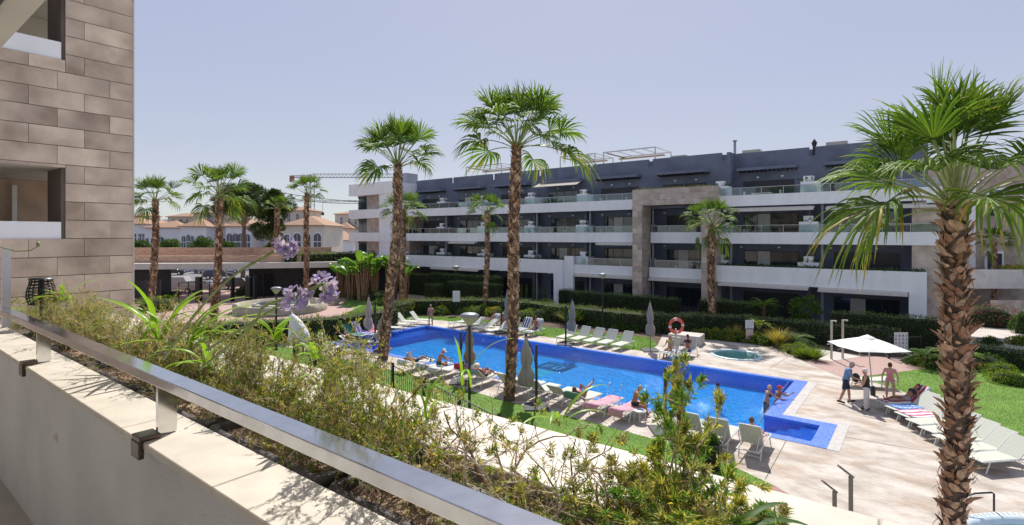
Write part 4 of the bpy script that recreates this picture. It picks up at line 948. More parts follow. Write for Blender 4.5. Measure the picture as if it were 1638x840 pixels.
# climbing bush in front of the building
for (x, v, z, r_, d) in [(1290, 42, 1.4, 1.2, 'loose bushy tree at the ground floor terrace divider'), (1283, 42, .5, .9, 'dark bush under the loose terrace tree')]:
    p = PV(x, 400, v); o = blob(p, (r_ * .8, r_ * .7, r_), d, M_MID, 1500, .16, .5, core=False, m2=M_LIME); o.location.z = z
    mb = MB(); mb.tube([(0, 0, -z), (.05, 0, .3)], [.08, .05], 6); mb.obj('trunk', M_STEM, o)
# beds by the entrance
for i, (x, y, r_, m, d) in enumerate([(250, 497, 2.0, M_LIME, 'wide flat lime shrub beside the leftmost palm'), (503, 475, 1.7, M_LIME, 'round lime shrub behind the fountain'), (575, 478, 1.4, M_CYP, 'dark round bush left under the banana leaves'), (600, 480, 1.4, M_CYP, 'dark round bush right under the banana leaves'), (615, 488, 1.0, M_MID, 'dark bush near the tall leaning palm'), (365, 535, 1.2, M_MID, 'grey green shrub before the fountain'), (300, 540, 1.5, M_MID, 'dark shrub left of the palm with the yellow leaf'), (275, 475, .9, M_MID, 'small green bush behind the louvre gate')]):
    blob(G(x, y), r_, d, m, 1500, .14, .45, flat=.6)
sheet('entrance_lawn', [G(545, 490), G(560, 474), G(612, 472), G(640, 490), G(625, 500), G(590, 497)], .0, M_GRASS)

# giant strelitzia group
def strel(loc, h, n, label, seed=0):
    rg = random.Random(seed); o = empty('banana_plant', (loc[0], loc[1], 0), 0, label, 'banana plant', 'large leaved plants by the entrance')
    for k in range(n):
        a = rg.uniform(0, 6.28); r0 = rg.uniform(.0, .45); hh = h * rg.uniform(.55, .85); out = rg.uniform(.3, 1.0); x0, y0 = math.cos(a) * r0, math.sin(a) * r0
        p1 = Vector((x0 + math.cos(a) * out * .5, y0 + math.sin(a) * out * .5, hh))
        mb = MB(); mb.tube([(x0, y0, 0), ((x0 + p1.x) / 2, (y0 + p1.y) / 2, hh * .55), p1], [.10, .07, .035], 5, 0); mb.obj('stalk', mat('banana stalk', (.28, .16, .09), rough=.8, var=.3, scale=4), o)
        L = rg.uniform(1.5, 2.2); K = 7; vs = []; el = rg.uniform(.6, 1.35); W_ = L * .19; sd = Vector((-math.sin(a), math.cos(a), 0)); tw = rg.uniform(-.6, .6)
        for i in range(K + 1):
            t = i / K; e2 = el - 1.5 * t * t * rg.uniform(.8, 1); c = p1 + Vector((math.cos(a) * math.cos(el) * L * t, math.sin(a) * math.cos(el) * L * t, math.sin(el) * L * t - .45 * L * t ** 3))
            w = W_ * math.sin(min(1, t * 1.0 + .08) * math.pi) ** .6 + .01; nv = sd * math.cos(tw) + Vector((0, 0, 1)) * math.sin(tw)
            vs += [c - nv * w + Vector((0, 0, .05)), c, c + nv * w + Vector((0, 0, .05))]
        mb = MB(); mb.add(vs, [q for i in range(K) for q in ((i * 3, i * 3 + 3, i * 3 + 4, i * 3 + 1), (i * 3 + 1, i * 3 + 4, i * 3 + 5, i * 3 + 2))], 0, True); mb.obj('leaf', M_BANANA, o)
for i, (x, y, h, n) in enumerate([(562, 479, 4.6, 20), (580, 481, 5.2, 22), (598, 479, 4.8, 20), (628, 478, 5.0, 16), (645, 480, 4.4, 12), (548, 476, 4.2, 14)]):
    strel(G(x, y), h, n, f'large leaved banana like plant, {["second","third","fourth","fifth","last","first"][i]} of the group beside the entrance', 40 + i)

# grass blades on lawns (short tufts)
def blades(name, poly, n, h, parent=None):
    loops = [[Vector((p[0], p[1], 0)) for p in poly]]; tr = tessellate_polygon(loops); T = [[loops[0][i] for i in t] for t in tr]
    ar = np.array([abs((t[1] - t[0]).cross(t[2] - t[0]).z) / 2 for t in T]); k = RNG.choice(len(T), n, p=ar / ar.sum()); TA = np.array([[v[:] for v in t] for t in T])
    r1 = np.sqrt(RNG.random(n))[:, None]; r2 = RNG.random(n)[:, None]; t = TA[k]; P = t[:, 0] * (1 - r1) + t[:, 1] * r1 * (1 - r2) + t[:, 2] * r1 * r2; P[:, 2] = .006
    D = rdirs(n) * .5 + [0, 0, 1]; D = unit(D); S = unit(np.cross(D, rdirs(n))); L = (RNG.uniform(.5, 1.2, n) * h)[:, None]
    V_ = np.stack([P - S * .012, P + S * .012, P + D * L], 1).reshape(-1, 3); F_ = np.arange(3 * n).reshape(-1, 3)
    o = link(name, np_mesh(name, V_, F_, leafmat('grass blade', (.10, .19, .02), (.15, .27, .03), .35, .2))); o['kind'] = 'stuff'
blades('near_grass', lw, 60000, .045); blades('right_grass', right_lawn, 80000, .045); blades('far_grass', far_lawn, 50000, .05)
# ------------------------------------------------------------ sunbeds
def make_lounger(back=48):
    """foot at y=0, head towards +y"""
    o = empty('sun_lounger', (0, 0, 0)); e = R(back); h = .34
    mb = MB()
    for x in (-.32, .32): mb.tube([(x, 0, h), (x, 1.25, h), (x, 1.92, h)], .022, 6)
    for y in (.0, 1.9): mb.tube([(-.32, y, h), (.32, y, h)], .022, 6)
    mb.obj('frame', M_LOUNGE, o)
    mb = MB(); mb.box(-.30, .30, .01, 1.24, h + .012, h + .028); mb.obj('seat_sling', M_SLING, o)
    mb = MB(); cy, cz = math.cos(e), math.sin(e); L = .78
    for x in (-.32, .32): mb.tube([(x, 1.22, h + .01), (x, 1.22 + cy * L, h + cz * L)], .02, 6)
    mb.tube([(-.32, 1.22 + cy * L, h + cz * L), (.32, 1.22 + cy * L, h + cz * L)], .02, 6)
    for x in (-.25, .25): mb.tube([(x, 1.22 + cy * L * .55, h + cz * L * .55), (x, 1.85, h)], .013, 5)
    mb.obj('back_frame', M_LOUNGE, o)
    M = Matrix.Translation((0, 1.24, h + .02)) @ Matrix.Rotation(e, 4, 'X'); mb = MB(); mb.box(-.30, .30, 0, L - .02, 0, .016, 0, M); mb.obj('backrest_sling', M_SLING, o)
    for y, dy in ((.22, -.14), (1.5, .16)):
        for x in (-.32, .32): mb = MB(); mb.tube([(x, y, h), (x, y + dy, 0)], .021, 6); mb.obj('leg', M_LOUNGE, o)
    mb = MB(); mb.tube([(-.32, 1.62, .1), (.32, 1.62, .1)], .014, 5); mb.obj('crossbar', M_LOUNGE, o)
    return o
LPROTO = {}
nL = [0]
def lounger(x, y, az, label, back=48, group='white sunbeds with sage slings around the pool'):
    """az: heading of the head end"""
    if back not in LPROTO: LPROTO[back] = o = make_lounger(back)
    else: o = copy_tree(LPROTO[back])
    o.location = (x, y, 0.015); o.rotation_euler = (0, 0, az - math.pi / 2 + random.uniform(-.05, .05)); tag(o, label, 'sun lounger', group); return o
def towel(L, c1, c2, label, stripes=0, cover='all', name='towel', width=.62, back=48):
    """towel draped along a sunbed, hugging seat and backrest"""
    m1 = mat('towel ' + c1[0], c1[1], rough=1, var=.12, scale=14, bump=.004, bscale=90); ms = [m1]
    if c2: ms.append(mat('towel ' + c2[0], c2[1], rough=1, var=.08, scale=14, bump=.004, bscale=90))
    e = R(back); path = []
    if cover in ('all', 'seat'):
        for t in np.linspace(.1, 1.2, 8): path.append((t, .34 + .045 + .01 * math.sin(t * 9)))
    if cover in ('all', 'back'):
        for t in np.linspace(.05, .84, 6): path.append((1.22 + math.cos(e) * t - .02, .34 + math.sin(e) * t + .05))
        path.append((path[-1][0] + .07, path[-1][1] - .02)); path.append((path[-1][0] + .03, path[-1][1] - .25))
    nx = 13; vs = []; fs = []; mi = []
    for i, (yy, zz) in enumerate(path):
        for j in range(nx):
            x = (j / (nx - 1) - .5) * width; ed = abs(x) > width * .47
            vs.append((x + random.uniform(-.006, .006), yy, zz + random.uniform(0, .012) - (.05 if ed else 0)))
    for i in range(len(path) - 1):
        for j in range(nx - 1):
            a = i * nx + j; fs.append((a, a + 1, a + nx + 1, a + nx)); mi.append((j // 2 % 2 if stripes == 1 else (i % 2 if stripes == 2 else (1 if (i * 7 + j * 5) % 6 == 0 else 0))) if c2 else 0)
    mb = MB(); mb.add(vs, fs, 0, True); mb.mi = mi; o = mb.obj(name, ms); so = o.modifiers.new('s', 'SOLIDIFY'); so.thickness = .012
    o.location = L.location; o.rotation_euler = L.rotation_euler; tag(o, label, 'towel'); return o
GREEN = ('green', (.06, .22, .16)); PURP = ('purple', (.16, .12, .42)); PINK = ('pink', (.66, .26, .28)); WHT = ('white', (.72, .72, .74)); NAVY = ('navy', (.03, .04, .16)); BLUE = ('blue', (.10, .22, .55)); RED = ('red', (.50, .04, .08)); HOT = ('hot pink', (.60, .30, .36)); PALE = ('pale', (.58, .60, .60))
AZF = R(90)      # heads away from the water on the far side
# far row: five empty ones
for i in range(5):
    lounger(-18.75 + i * 1.0, 29.35, AZF, f'empty sunbed, {["leftmost","second from the left","middle one","fourth from the left","rightmost"][i]} of five between two folded parasols', 50)
# far row, occupied part
LF = []
for i, (u, d) in enumerate([(-25.6, 'sunbed with a white towel and a reclining sunbather, left of the tallest palm row'), (-24.6, 'sunbed of the sunbather in a sun hat on the far deck'), (-23.6, 'sunbed of the dark haired woman in a black swimsuit on the far deck'), (-22.6, 'sunbed under the navy and white striped towel'), (-21.6, 'sunbed under the pale patterned towel with the seated man, next to the dark parasol pole')]):
    LF.append(lounger(u, 29.55, AZF, d, 55))
towel(LF[0], WHT, BLUE, 'white and blue towel on the leftmost occupied far sunbed', 0, back=55); towel(LF[3], NAVY, WHT, 'navy and white striped towel over a far sunbed', 1, back=55); towel(LF[4], PALE, ('teal', (.2, .4, .38)), 'pale patterned towel under the seated man on the far deck', 0, back=55)
# beyond the pool's left end
for i, (x, y) in enumerate([(715, 525), (735, 529), (755, 533), (775, 538)]):
    p = G(x, y); lounger(p.x, p.y + .3, AZF - .25, f'empty sunbed right of the woman in the pink bikini, {ordn[i]} from the left', 35)
for i, (x, y) in enumerate([(690, 520), (668, 523), (650, 527), (640, 533)]):
    p = G(x, y); lounger(p.x - .2, p.y + .2, cazi(-1, .25), f'empty sunbed left of the pool, {["nearest to the woman in the pink bikini","second from the pink bikini woman","third from the pink bikini woman","beside the leaning palm trunk"][i]}', 50)
for i, (x, y, tw, d) in enumerate([(583, 545, GREEN, 'sunbed under the green towel in front of the hedge'), (597, 543, PURP, 'sunbed under the purple patterned towel'), (617, 541, PINK, 'sunbed under the coral pink towel before the hedge')]):
    p = G(x, y); L = lounger(p.x, p.y, cazi(-1, .55), d, 55)
    towel(L, tw, WHT if i == 1 else (None if i == 0 else ('pale pink', (.7, .4, .4))), ['plain green towel hanging over a sunbed before the hedge', 'purple and white patterned towel on a sunbed before the hedge', 'coral pink towel on a sunbed before the hedge'][i], 0, back=55)
p = G(590, 556); Lw = lounger(p.x, p.y, cazi(-1, .3), 'sunbed of the sunbather lying beside the waiter', 25)
# by the life ring
p1_ = G(1062, 575); LR1 = lounger(p1_.x, p1_.y, AZF, 'left sunbed of the pair beside the red life ring', 60); p2_ = G(1093, 574); LR2 = lounger(p2_.x, p2_.y, AZF, 'right sunbed of the pair beside the red life ring', 60)
towel(LR1, WHT, PALE, 'white towel on the left sunbed by the life ring', 0, 'seat', back=60); towel(LR2, NAVY, BLUE, 'dark blue towel on the right sunbed by the life ring', 0, 'seat', back=60)
# near row, backs towards us
def nearu(x, v=19.2): return PV(x, 400, v).x
nr = [(672, 'sunbed of the lying sunbather at the left end of the near row', 20), (700, 'sunbed of the old man in the white cap', 20), (722, 'empty flat sunbed right of the old man in the white cap', 15), (757, 'sunbed of the red topped sunbather behind the lamp post', 45), (782, 'sunbed with the green striped towel of the near row', 40), (822, 'sunbed right behind the tall palm trunk', 45), (848, 'sunbed left of the twisted brown parasol', 35), (872, 'empty sunbed half hidden by the twisted brown parasol', 45), (903, 'empty sunbed left of the raised legs', 40), (938, 'sunbed under the green towel with the raised legs', 30), (972, 'sunbed draped in a pink towel without a person', 12), (1012, 'sunbed with a pink towel of the woman sitting upright', 12)]
LN = {}
for x, d, bk in nr: LN[x] = lounger(nearu(x) , 20.0, R(-90) , d, bk, 'white sunbeds of the near row, backs to the camera')
towel(LN[672], WHT, PALE, 'white towel under the lying sunbather', 0, back=20); towel(LN[700], PALE, ('forest', (.05, .12, .12)), 'dark and white patterned towel under the old man', 0, back=20); towel(LN[722], PALE, ('rose', (.6, .4, .4)), 'pale rose patterned towel on the flat sunbed', 0, back=15)
towel(LN[782], ('teal', (.10, .30, .26)), RED, 'teal and red striped towel over a backrest', 2, 'back', back=40); towel(LN[938], ('sage', (.10, .20, .13)), None, 'dark green towel hanging over a sunbed back', 0, 'back', back=30)
towel(LN[972], HOT, ('rose2', (.75, .4, .5)), 'pink towel spread on an empty sunbed', 0, back=12); towel(LN[1012], HOT, None, 'bright pink towel under the seated woman', 0, back=12); towel(LN[757], RED, None, 'red towel on the sunbed behind the lamp post', 0, back=45)
for i, x in enumerate((1112, 1152, 1203)):
    u = PV(x, 400, 18.2).x; LN[x] = lounger(u, 19.35, R(-90), ['empty sunbed, left of the three with raised backs near the stair bay', 'empty sunbed, middle of the three with raised backs', 'sunbed with raised back and a man on it, nearest the concrete joint'][i], 62, 'white sunbeds of the near row, backs to the camera')
towel(LN[1203], ('floral', (.6, .35, .35)), GREEN, 'pink and green flowered towel on the sunbed near the concrete joint', 0, 'seat', back=62)
# right hand row on the edge of the lawn
RR = [((1412, 656), (1478, 640), 'sunbed of the reclining woman under the parasol'), ((1412, 668), (1500, 652), 'sunbed with the blue patterned towel'), ((1440, 680), (1530, 660), 'sunbed with the pink and white striped towel'), ((1468, 694), (1556, 676), 'empty sunbed, first after the striped towel'), ((1492, 706), (1570, 690), 'empty sunbed, second after the striped towel, behind the palm trunk'), ((1515, 722), (1600, 708), 'empty sunbed just right of the palm trunk'), ((1552, 742), (1650, 724), 'empty sunbed, second right of the palm trunk'), ((1562, 768), (1680, 752), 'empty sunbed at the right edge of the picture')]
LRR = []
base0 = G(1408, 657); base1 = G(1556, 752)
for i, (f, h_, d) in enumerate(RR):
    t = i / (len(RR) - 1); p = base0.lerp(base1, t)
    az = cazi(1.0, .12 + .0 * t)
    LRR.append(lounger(p.x, p.y, az, d, 42, 'empty and used sunbeds along the right lawn'))
towel(LRR[0], RED, WHT, 'red and white patterned towel under the reclining woman', 1, back=42); towel(LRR[1], BLUE, WHT, 'blue and white patterned towel on a right hand sunbed', 0, 'seat', back=42); towel(LRR[2], ('stripe pink', (.65, .09, .2)), WHT, 'pink and white striped towel on a right hand sunbed', 1, 'seat', back=42, width=.9)
p = G(1352, 617); lounger(p.x, p.y, cazi(1, -.25), 'lone low sunbed left of the man in the blue shirt', 8)
# small white stool table
st = empty('stool', G(1025, 690) , 0, 'small round white plastic stool beside the seated woman with the pink towel', 'stool'); st.location = (nearu(1026, 18.9), 18.75, 0.012)
mb = MB(); mb.lathe([(0, .42), (.24, .42), (.25, .40), (.24, .38), (0, .38)], n=18); mb.obj('top', M_WFURN, st)
for k in range(4): mb = MB(); a = k * math.pi / 2 + .4; mb.tube([(.2 * math.cos(a), .2 * math.sin(a), .38), (.21 * math.cos(a), .21 * math.sin(a), 0)], .02, 6); mb.obj('leg', M_WFURN, st)
# white block by the far deck
wb = MB(); wb.box(-1.0, 1.0, -.7, .7, 0, .62); o = wb.obj('storage_block', M_PAVE, None, loc=G(1098, 549)); bevel(o, .03); tag(o, 'low white masonry block at the corner of the far lawn', 'masonry block'); o.rotation_euler = (0, 0, .1)
# bag and slippers at the life ring pair
bg_ = MB(); bg_.sph((0, 0, .16), (.30, .22, .17), 12, 8); bg_.obj; o = bg_.obj('beach_bag', mat('cyan bag', (.05, .35, .65), rough=.6, var=.25, scale=12), None, loc=G(1080, 578)); tag(o, 'bright blue and white beach bag on the deck below the life ring', 'bag')
mb = MB(); mb.tube([(-.12, 0, .28), (-.06, 0, .42), (.06, 0, .42), (.12, 0, .28)], .012, 5); mb.obj('handle', M_WFURN, o)

# ------------------------------------------------------------ parasols
def closed_parasol(base, h, label, m, side=1, az=0, twist=0., post=True, w=.20, base_plate=True, lowc=.9, waist=.40, pleat=.36):
    o = empty('folded_parasol', (base[0], base[1], 0.01), az, label, 'parasol', 'folded parasols around the pool')
    if post:
        mb = MB(); mb.box(-.05, .05, -.035, .035, .04, h - .35); mb.obj('mast', M_BLACK, o)
        mb = MB(); mb.tube([(.0, 0, h * .45), (side * .1, 0, h * .75), (side * .38, 0, h - .1)], .022, 5); mb.obj('strut', M_BLACK, o)
    if base_plate: mb = MB(); mb.box(-.5, .5, -.5, .5, 0, .05); mb.obj('base_plate', mat('dark base', (.06, .065, .07), rough=.8, var=.2), o)
    cx = side * .42 if post else 0; K = 16; N = 22; vs = []
    if not post: mb = MB(); mb.tube([(0, 0, 0), (0, 0, h)], .025, 7); mb.obj('mast', M_FRAME, o)
    for i in range(K + 1):
        t = i / K; z = h - (h - lowc) * t; r = w * (.16 + .95 * min(1, t * 1.4) ** .8) * (1 - waist * math.exp(-((t - .62) / .10) ** 2)) * (1 - .25 * max(0, t - .85) / .15)
        for j in range(N):
            a = 2 * math.pi * j / N + twist * t; rr = r * (1 + .16 * math.sin(a + base[0] * 3 + 3 * t) * t) * (1 + pleat * (1 if j % 2 else -1) * min(1, t * 3) + .08 * math.sin(3 * a + 5 * t))
            vs.append((cx + rr * math.cos(a), rr * math.sin(a), z + (.06 * math.sin(a * 2) if i == K else 0)))
    mb = MB(); mb.add(vs, [(i * N + j, (i + 1) * N + j, (i + 1) * N + (j + 1) % N, i * N + (j + 1) % N) for i in range(K) for j in range(N)], 0, True); mb.obj('folded_canopy', m, o)
    mb = MB(); mb.lathe([(.0, h + .1), (.05, h + .08), (.06, h - .02)], (cx, 0, 0), 8); mb.obj('finial', M_FRAME, o)
    mb = MB(); mb.lathe([(w * .62, h - (h - lowc) * .60), (w * .66, h - (h - lowc) * .62), (w * .62, h - (h - lowc) * .64)], (cx, 0, 0), 14); mb.obj('tie_strap', M_CANVASB, o)
    return o
ca = math.atan2(B_, A_)
p = G(737, 612); closed_parasol((p.x, p.y), 2.75, 'tall folded brown parasol on a black mast, standing left beside the lamp post', M_CANVASB, 1, ca, .6)
p = G(858, 652); closed_parasol((p.x, p.y), 2.9, 'twisted folded beige parasol in the middle of the near sunbed row', M_CANVAS, -1, ca, 1.5, w=.23)
p = G(1064, 690); closed_parasol((p.x, p.y), 2.6, 'folded brown parasol with black mast rising behind the green foreground shrub', M_CANVASB, 1, ca, .3, w=.2)
p = G(905, 551); closed_parasol((p.x, p.y), 2.85, 'folded grey parasol at the left end of the five empty sunbeds', M_CANVAS, 1, ca - .3, .8)
p = G(1040, 561); closed_parasol((p.x, p.y), 2.95, 'folded grey parasol at the right end of the five empty sunbeds', M_CANVAS, 1, ca, 1.0, post=False)
p = G(802, 532); closed_parasol((p.x, p.y), 3.0, 'folded parasol with dark mast behind the tallest palm trunk', M_CANVAS, 1, ca, .5, w=.18)
p = G(600, 548); closed_parasol((p.x, p.y), 3.0, 'folded pale pink parasol next to the leaning palm', mat('pinkish canvas', (.58, .46, .44), rough=.9, var=.15, scale=6, bump=.01, bscale=12, stretch=(1, 1, .25)), -1, ca, .2)
p = G(613, 560); closed_parasol((p.x, p.y), 2.1, 'short folded grey parasol touching the leaning palm trunk', M_CANVAS, 1, ca, .2, post=False, w=.35, lowc=.6)
p = G(498, 580); o = closed_parasol((p.x, p.y), 2.9, 'white folded parasol leaning to the left over the near lawn', M_CANVASW, 1, ca, .1, post=False, w=.46, lowc=1.1, base_plate=False, waist=0, pleat=.12); o.rotation_euler = (R(-3), R(-24), ca)
# the open one
pb = G(1392, 632); pl_ = Vector((pb.x, pb.y, 0)); op = empty('open_parasol', pl_, ca, 'open white parasol on a pale leaning pole above the talking group', 'parasol')
mb = MB(); mb.tube([(.12, 0, 0), (-.10, 0, 2.35)], .026, 8); mb.obj('pole', M_WFURN, op)
mb = MB(); mb.lathe([(.1, 0), (.1, .35), (.05, .4)], (.12, 0, 0), 10); mb.obj('foot_socket', M_FRAME, op)
cyx = -.12; N = 8; rimr = 1.3; top = 2.58; mb = MB(); vs = [(cyx, 0, top)]
K = 6
for i in range(1, K + 1):
    for j in range(N * 4):
        a = 2 * math.pi * j / (N * 4); t = i / K; sag = abs(math.sin(a * N / 2 )) ; r = rimr * t * (1 - .06 * sag * t) * (1.0 / max(abs(math.cos(a)), abs(math.sin(a)))) ** .55
        vs.append((cyx + r * math.cos(a), r * math.sin(a), top - .44 * t ** 1.1 - .05 * t * (1 if False else 0) + .05 * sag * t * (1 - t)))
NN = N * 4
fs = [(0, 1 + j, 1 + (j + 1) % NN) for j in range(NN)] + [(1 + (i - 1) * NN + j, 1 + i * NN + j, 1 + i * NN + (j + 1) % NN, 1 + (i - 1) * NN + (j + 1) % NN) for i in range(1, K) for j in range(NN)]
mb.add(vs, fs, 0, False); cv = mb.obj('canopy', M_CANVASW, op); s2 = cv.modifiers.new('s', 'SOLIDIFY'); s2.thickness = .01
mb = MB(); mb.lathe([(0, top + .08), (.16, top + .01), (.3, top - .06)], (cyx, 0, 0), 10); mb.obj('vent_cap', M_CANVASW, op)
for j in range(8):
    a = math.pi / 4 * j; k_ = (1.0 / max(abs(math.cos(a)), abs(math.sin(a)))) ** .55; mb = MB(); mb.tube([(cyx, 0, top - .08), (cyx + rimr * k_ * math.cos(a), rimr * k_ * math.sin(a), top - .58)], .012, 4); mb.obj('rib', M_WFURN, op)

# ------------------------------------------------------------ lamps, signs, ring, showers, fence
def lamp(base, h, label, s=1.0):
    o = empty('garden_lamp', (base[0], base[1], 0), 0, label, 'lamp', 'black garden lamps with conical glass heads')
    mb = MB(); mb.tube([(0, 0, 0), (0, 0, h - .42 * s)], .055, 10); mb.tube([(0, 0, 0), (0, 0, .06)], .12, 10); mb.obj('post', M_BLACK, o)
    mb = MB(); mb.lathe([(.10 * s, h - .45 * s), (.34 * s, h - .10 * s), (.36 * s, h - .08 * s)], n=20); mb.obj('glass_shade', mat('frosted shade', (.55, .52, .42), rough=.35, var=.05, transl=.4), o)
    mb = MB(); mb.lathe([(.37 * s, h - .09 * s), (.40 * s, h - .05 * s), (.25 * s, h + .03 * s), (0, h + .06 * s)], n=20); mb.obj('cap', mat('grey lamp cap', (.26, .28, .32), rough=.45, var=.05), o)
    mb = MB(); mb.lathe([(.06, h - .5 * s), (.11 * s, h - .44 * s), (.0, h - .43 * s)], n=12); mb.obj('collar', M_BLACK, o)
    return o
p = DP(751, 655, 20.8); lamp(p, EYE + (HZ - 503) / FPX * 20.8 + .02, 'garden lamp in front of the pool, beside the brown folded parasol', .98)
p = G(964, 532); lamp(p, EYE + (HZ - 438) / FPX * 38.4, 'tall slim garden lamp in front of the clipped hedge, left of the stone portal', .75)
p = G(729, 492); lamp(p, EYE + (HZ - 426) / FPX * 51.7, 'distant garden lamp behind the notice sign', 1.0)
p = G(442, 560); lamp(p, EYE + (HZ - 460) / FPX * 32.5, 'garden lamp in front of the round fountain', .85)
def text_obj(name, s, size, m, parent, loc, rot, align='CENTER'):
    c = bpy.data.curves.new(name, 'FONT'); c.body = s; c.size = size; c.align_x = align; c.extrude = .001
    t = bpy.data.objects.new(name, c); COL.objects.link(t); dg = bpy.context.evaluated_depsgraph_get(); me = bpy.data.meshes.new_from_object(t.evaluated_get(dg)); bpy.data.objects.remove(t)
    me.materials.clear(); me.materials.append(m); o = link(name, me, parent, loc, rot); return o
M_INK = mat('grey ink', (.30, .36, .46), var=0); M_SIGNW = mat('white sign board', (.72, .74, .76), rough=.4, var=.03); M_REDI = mat('red ink', (.55, .08, .07), var=0); M_BLUI = mat('blue ink', (.25, .40, .6), var=0)
def sign(base, z0, w, h, label, lines=9, pic=True, az=ca, frame=None, reds=False):
    o = empty('notice_sign', (base[0], base[1], 0), az, label, 'sign')
    mb = MB()
    if frame: mb.tube([(-w / 2 - .04, 0, 0), (-w / 2 - .04, 0, z0 + h)], .025, 6); mb.tube([(w / 2 + .04, 0, 0), (w / 2 + .04, 0, z0 + h)], .025, 6)
    else: mb.tube([(0, .03, 0), (0, .03, z0 + h * .5)], .03, 6)
    mb.obj('post', M_BLACK, o)
    mb = MB(); mb.box(-w / 2, w / 2, -.015, .0, z0, z0 + h); mb.obj('board', M_SIGNW, o)
    n = 0; rg = random.Random(int(base[0] * 10)); mi = MB()
    rows = lines
    for r_ in range(rows):
        z = z0 + h - h * (r_ + .75) / rows
        if pic:
            for c in range(4):
                x = -w * .36 + c * w * .24; mi.box(x - w * .05, x + w * .05, -.022, -.016, z - h / rows * .14, z + h / rows * .26, rg.randrange(3)); mi.box(x - w * .08, x + w * .08, -.022, -.016, z - h / rows * .32, z - h / rows * .26, 0)
        else:
            x0 = -w * .4; 
            while x0 < w * .3: L_ = rg.uniform(.06, .2) * w; mi.box(x0, min(x0 + L_, w * .42), -.020, -.016, z - h / rows * .18, z + h / rows * .18, 1 if reds and r_ > rows * .55 else 0); x0 += L_ + w * .04
    mi.obj('printed_marks', [M_INK, M_REDI, M_BLUI], o); return o
sign(G(730, 504), 1.17, .64, .96, 'white pictogram notice board on a post at the back of the far lawn', 5)
o = sign(G(1199, 549), .95, .55, .55, 'small white notice sign on a post behind the jacuzzi', 4, False); mb = MB(); mb.box(-.24, .24, -.015, 0, .25, .9); mb.obj('lower_board', mat('pinkish board', (.62, .48, .45), rough=.5, var=.05), o)
gp = G(1447, 574); gate = empty('garden_gate', (gp.x, gp.y, 0), ca, 'small black gate carrying a white notice board, behind the open parasol', 'gate')
mb = MB(); mb.box(-.95, -.87, -.04, .04, 0, 1.5); mb.box(.87, .95, -.04, .04, 0, 1.3); mb.box(-.87, .87, -.02, .02, .1, .16); mb.box(-.87, .87, -.02, .02, 1.2, 1.26); mb.obj('gate_frame', M_BLACK, gate)
for k in range(13): mb = MB(); x = -.78 + k * .13; mb.box(x - .01, x + .01, -.01, .01, .16, 1.2); mb.obj('bar', M_BLACK, gate)
mb = MB(); mb.box(-.62, .16, -.05, -.03, .34, 1.5); mb.obj('board', M_SIGNW, gate); mi = MB(); rg = random.Random(4)
for r_ in range(5):
    for c in range(4): x = -.53 + c * .20; z = .48 + r_ * .21; mi.box(x - .045, x + .045, -.056, -.051, z - .04, z + .06, rg.randrange(3)); mi.box(x - .06, x + .06, -.056, -.051, z - .085, z - .065, 0)
mi.obj('printed_marks', [M_INK, M_REDI, M_BLUI], gate)
# life ring
lp = G(1081, 570); lr = empty('life_ring', (lp.x, lp.y, 0), ca, 'orange red life ring on a pale post between two sunbeds', 'life ring')
ringm = mat('ring orange', (.75, .10, .05), rough=.45, var=.05); ringw = mat('ring white', (.75, .7, .66), rough=.5, var=0)
mb = MB(); R0, r0 = .37, .085; N, n = 48, 10; vs = []; fs = []; mi = []
for i in range(N):
    a = 2 * math.pi * i / N
    for j in range(n):
        b_ = 2 * math.pi * j / n; rr = R0 + r0 * math.cos(b_); vs.append((rr * math.cos(a), r0 * .7 * math.sin(b_), rr * math.sin(a) * 1.05))
for i in range(N):
    for j in range(n): fs.append((i * n + j, ((i + 1) % N) * n + j, ((i + 1) % N) * n + (j + 1) % n, i * n + (j + 1) % n)); mi.append(1 if i % 12 in (0, 1) else 0)
mb.add(vs, fs, 0, True); mb.mi = mi; rg_ = mb.obj('ring', [ringm, ringw], lr, loc=(0, -.1, 1.78))
mb = MB(); mb.tube([(0, 0, 0), (0, 0, 1.6)], .05, 8); mb.obj('post', mat('pale post', (.6, .55, .4), rough=.6, var=.05), lr)
text_obj('ring_lettering', 'POOL', .1, ringw, rg_, (0, -.075, .33), (R(90), 0, 0))
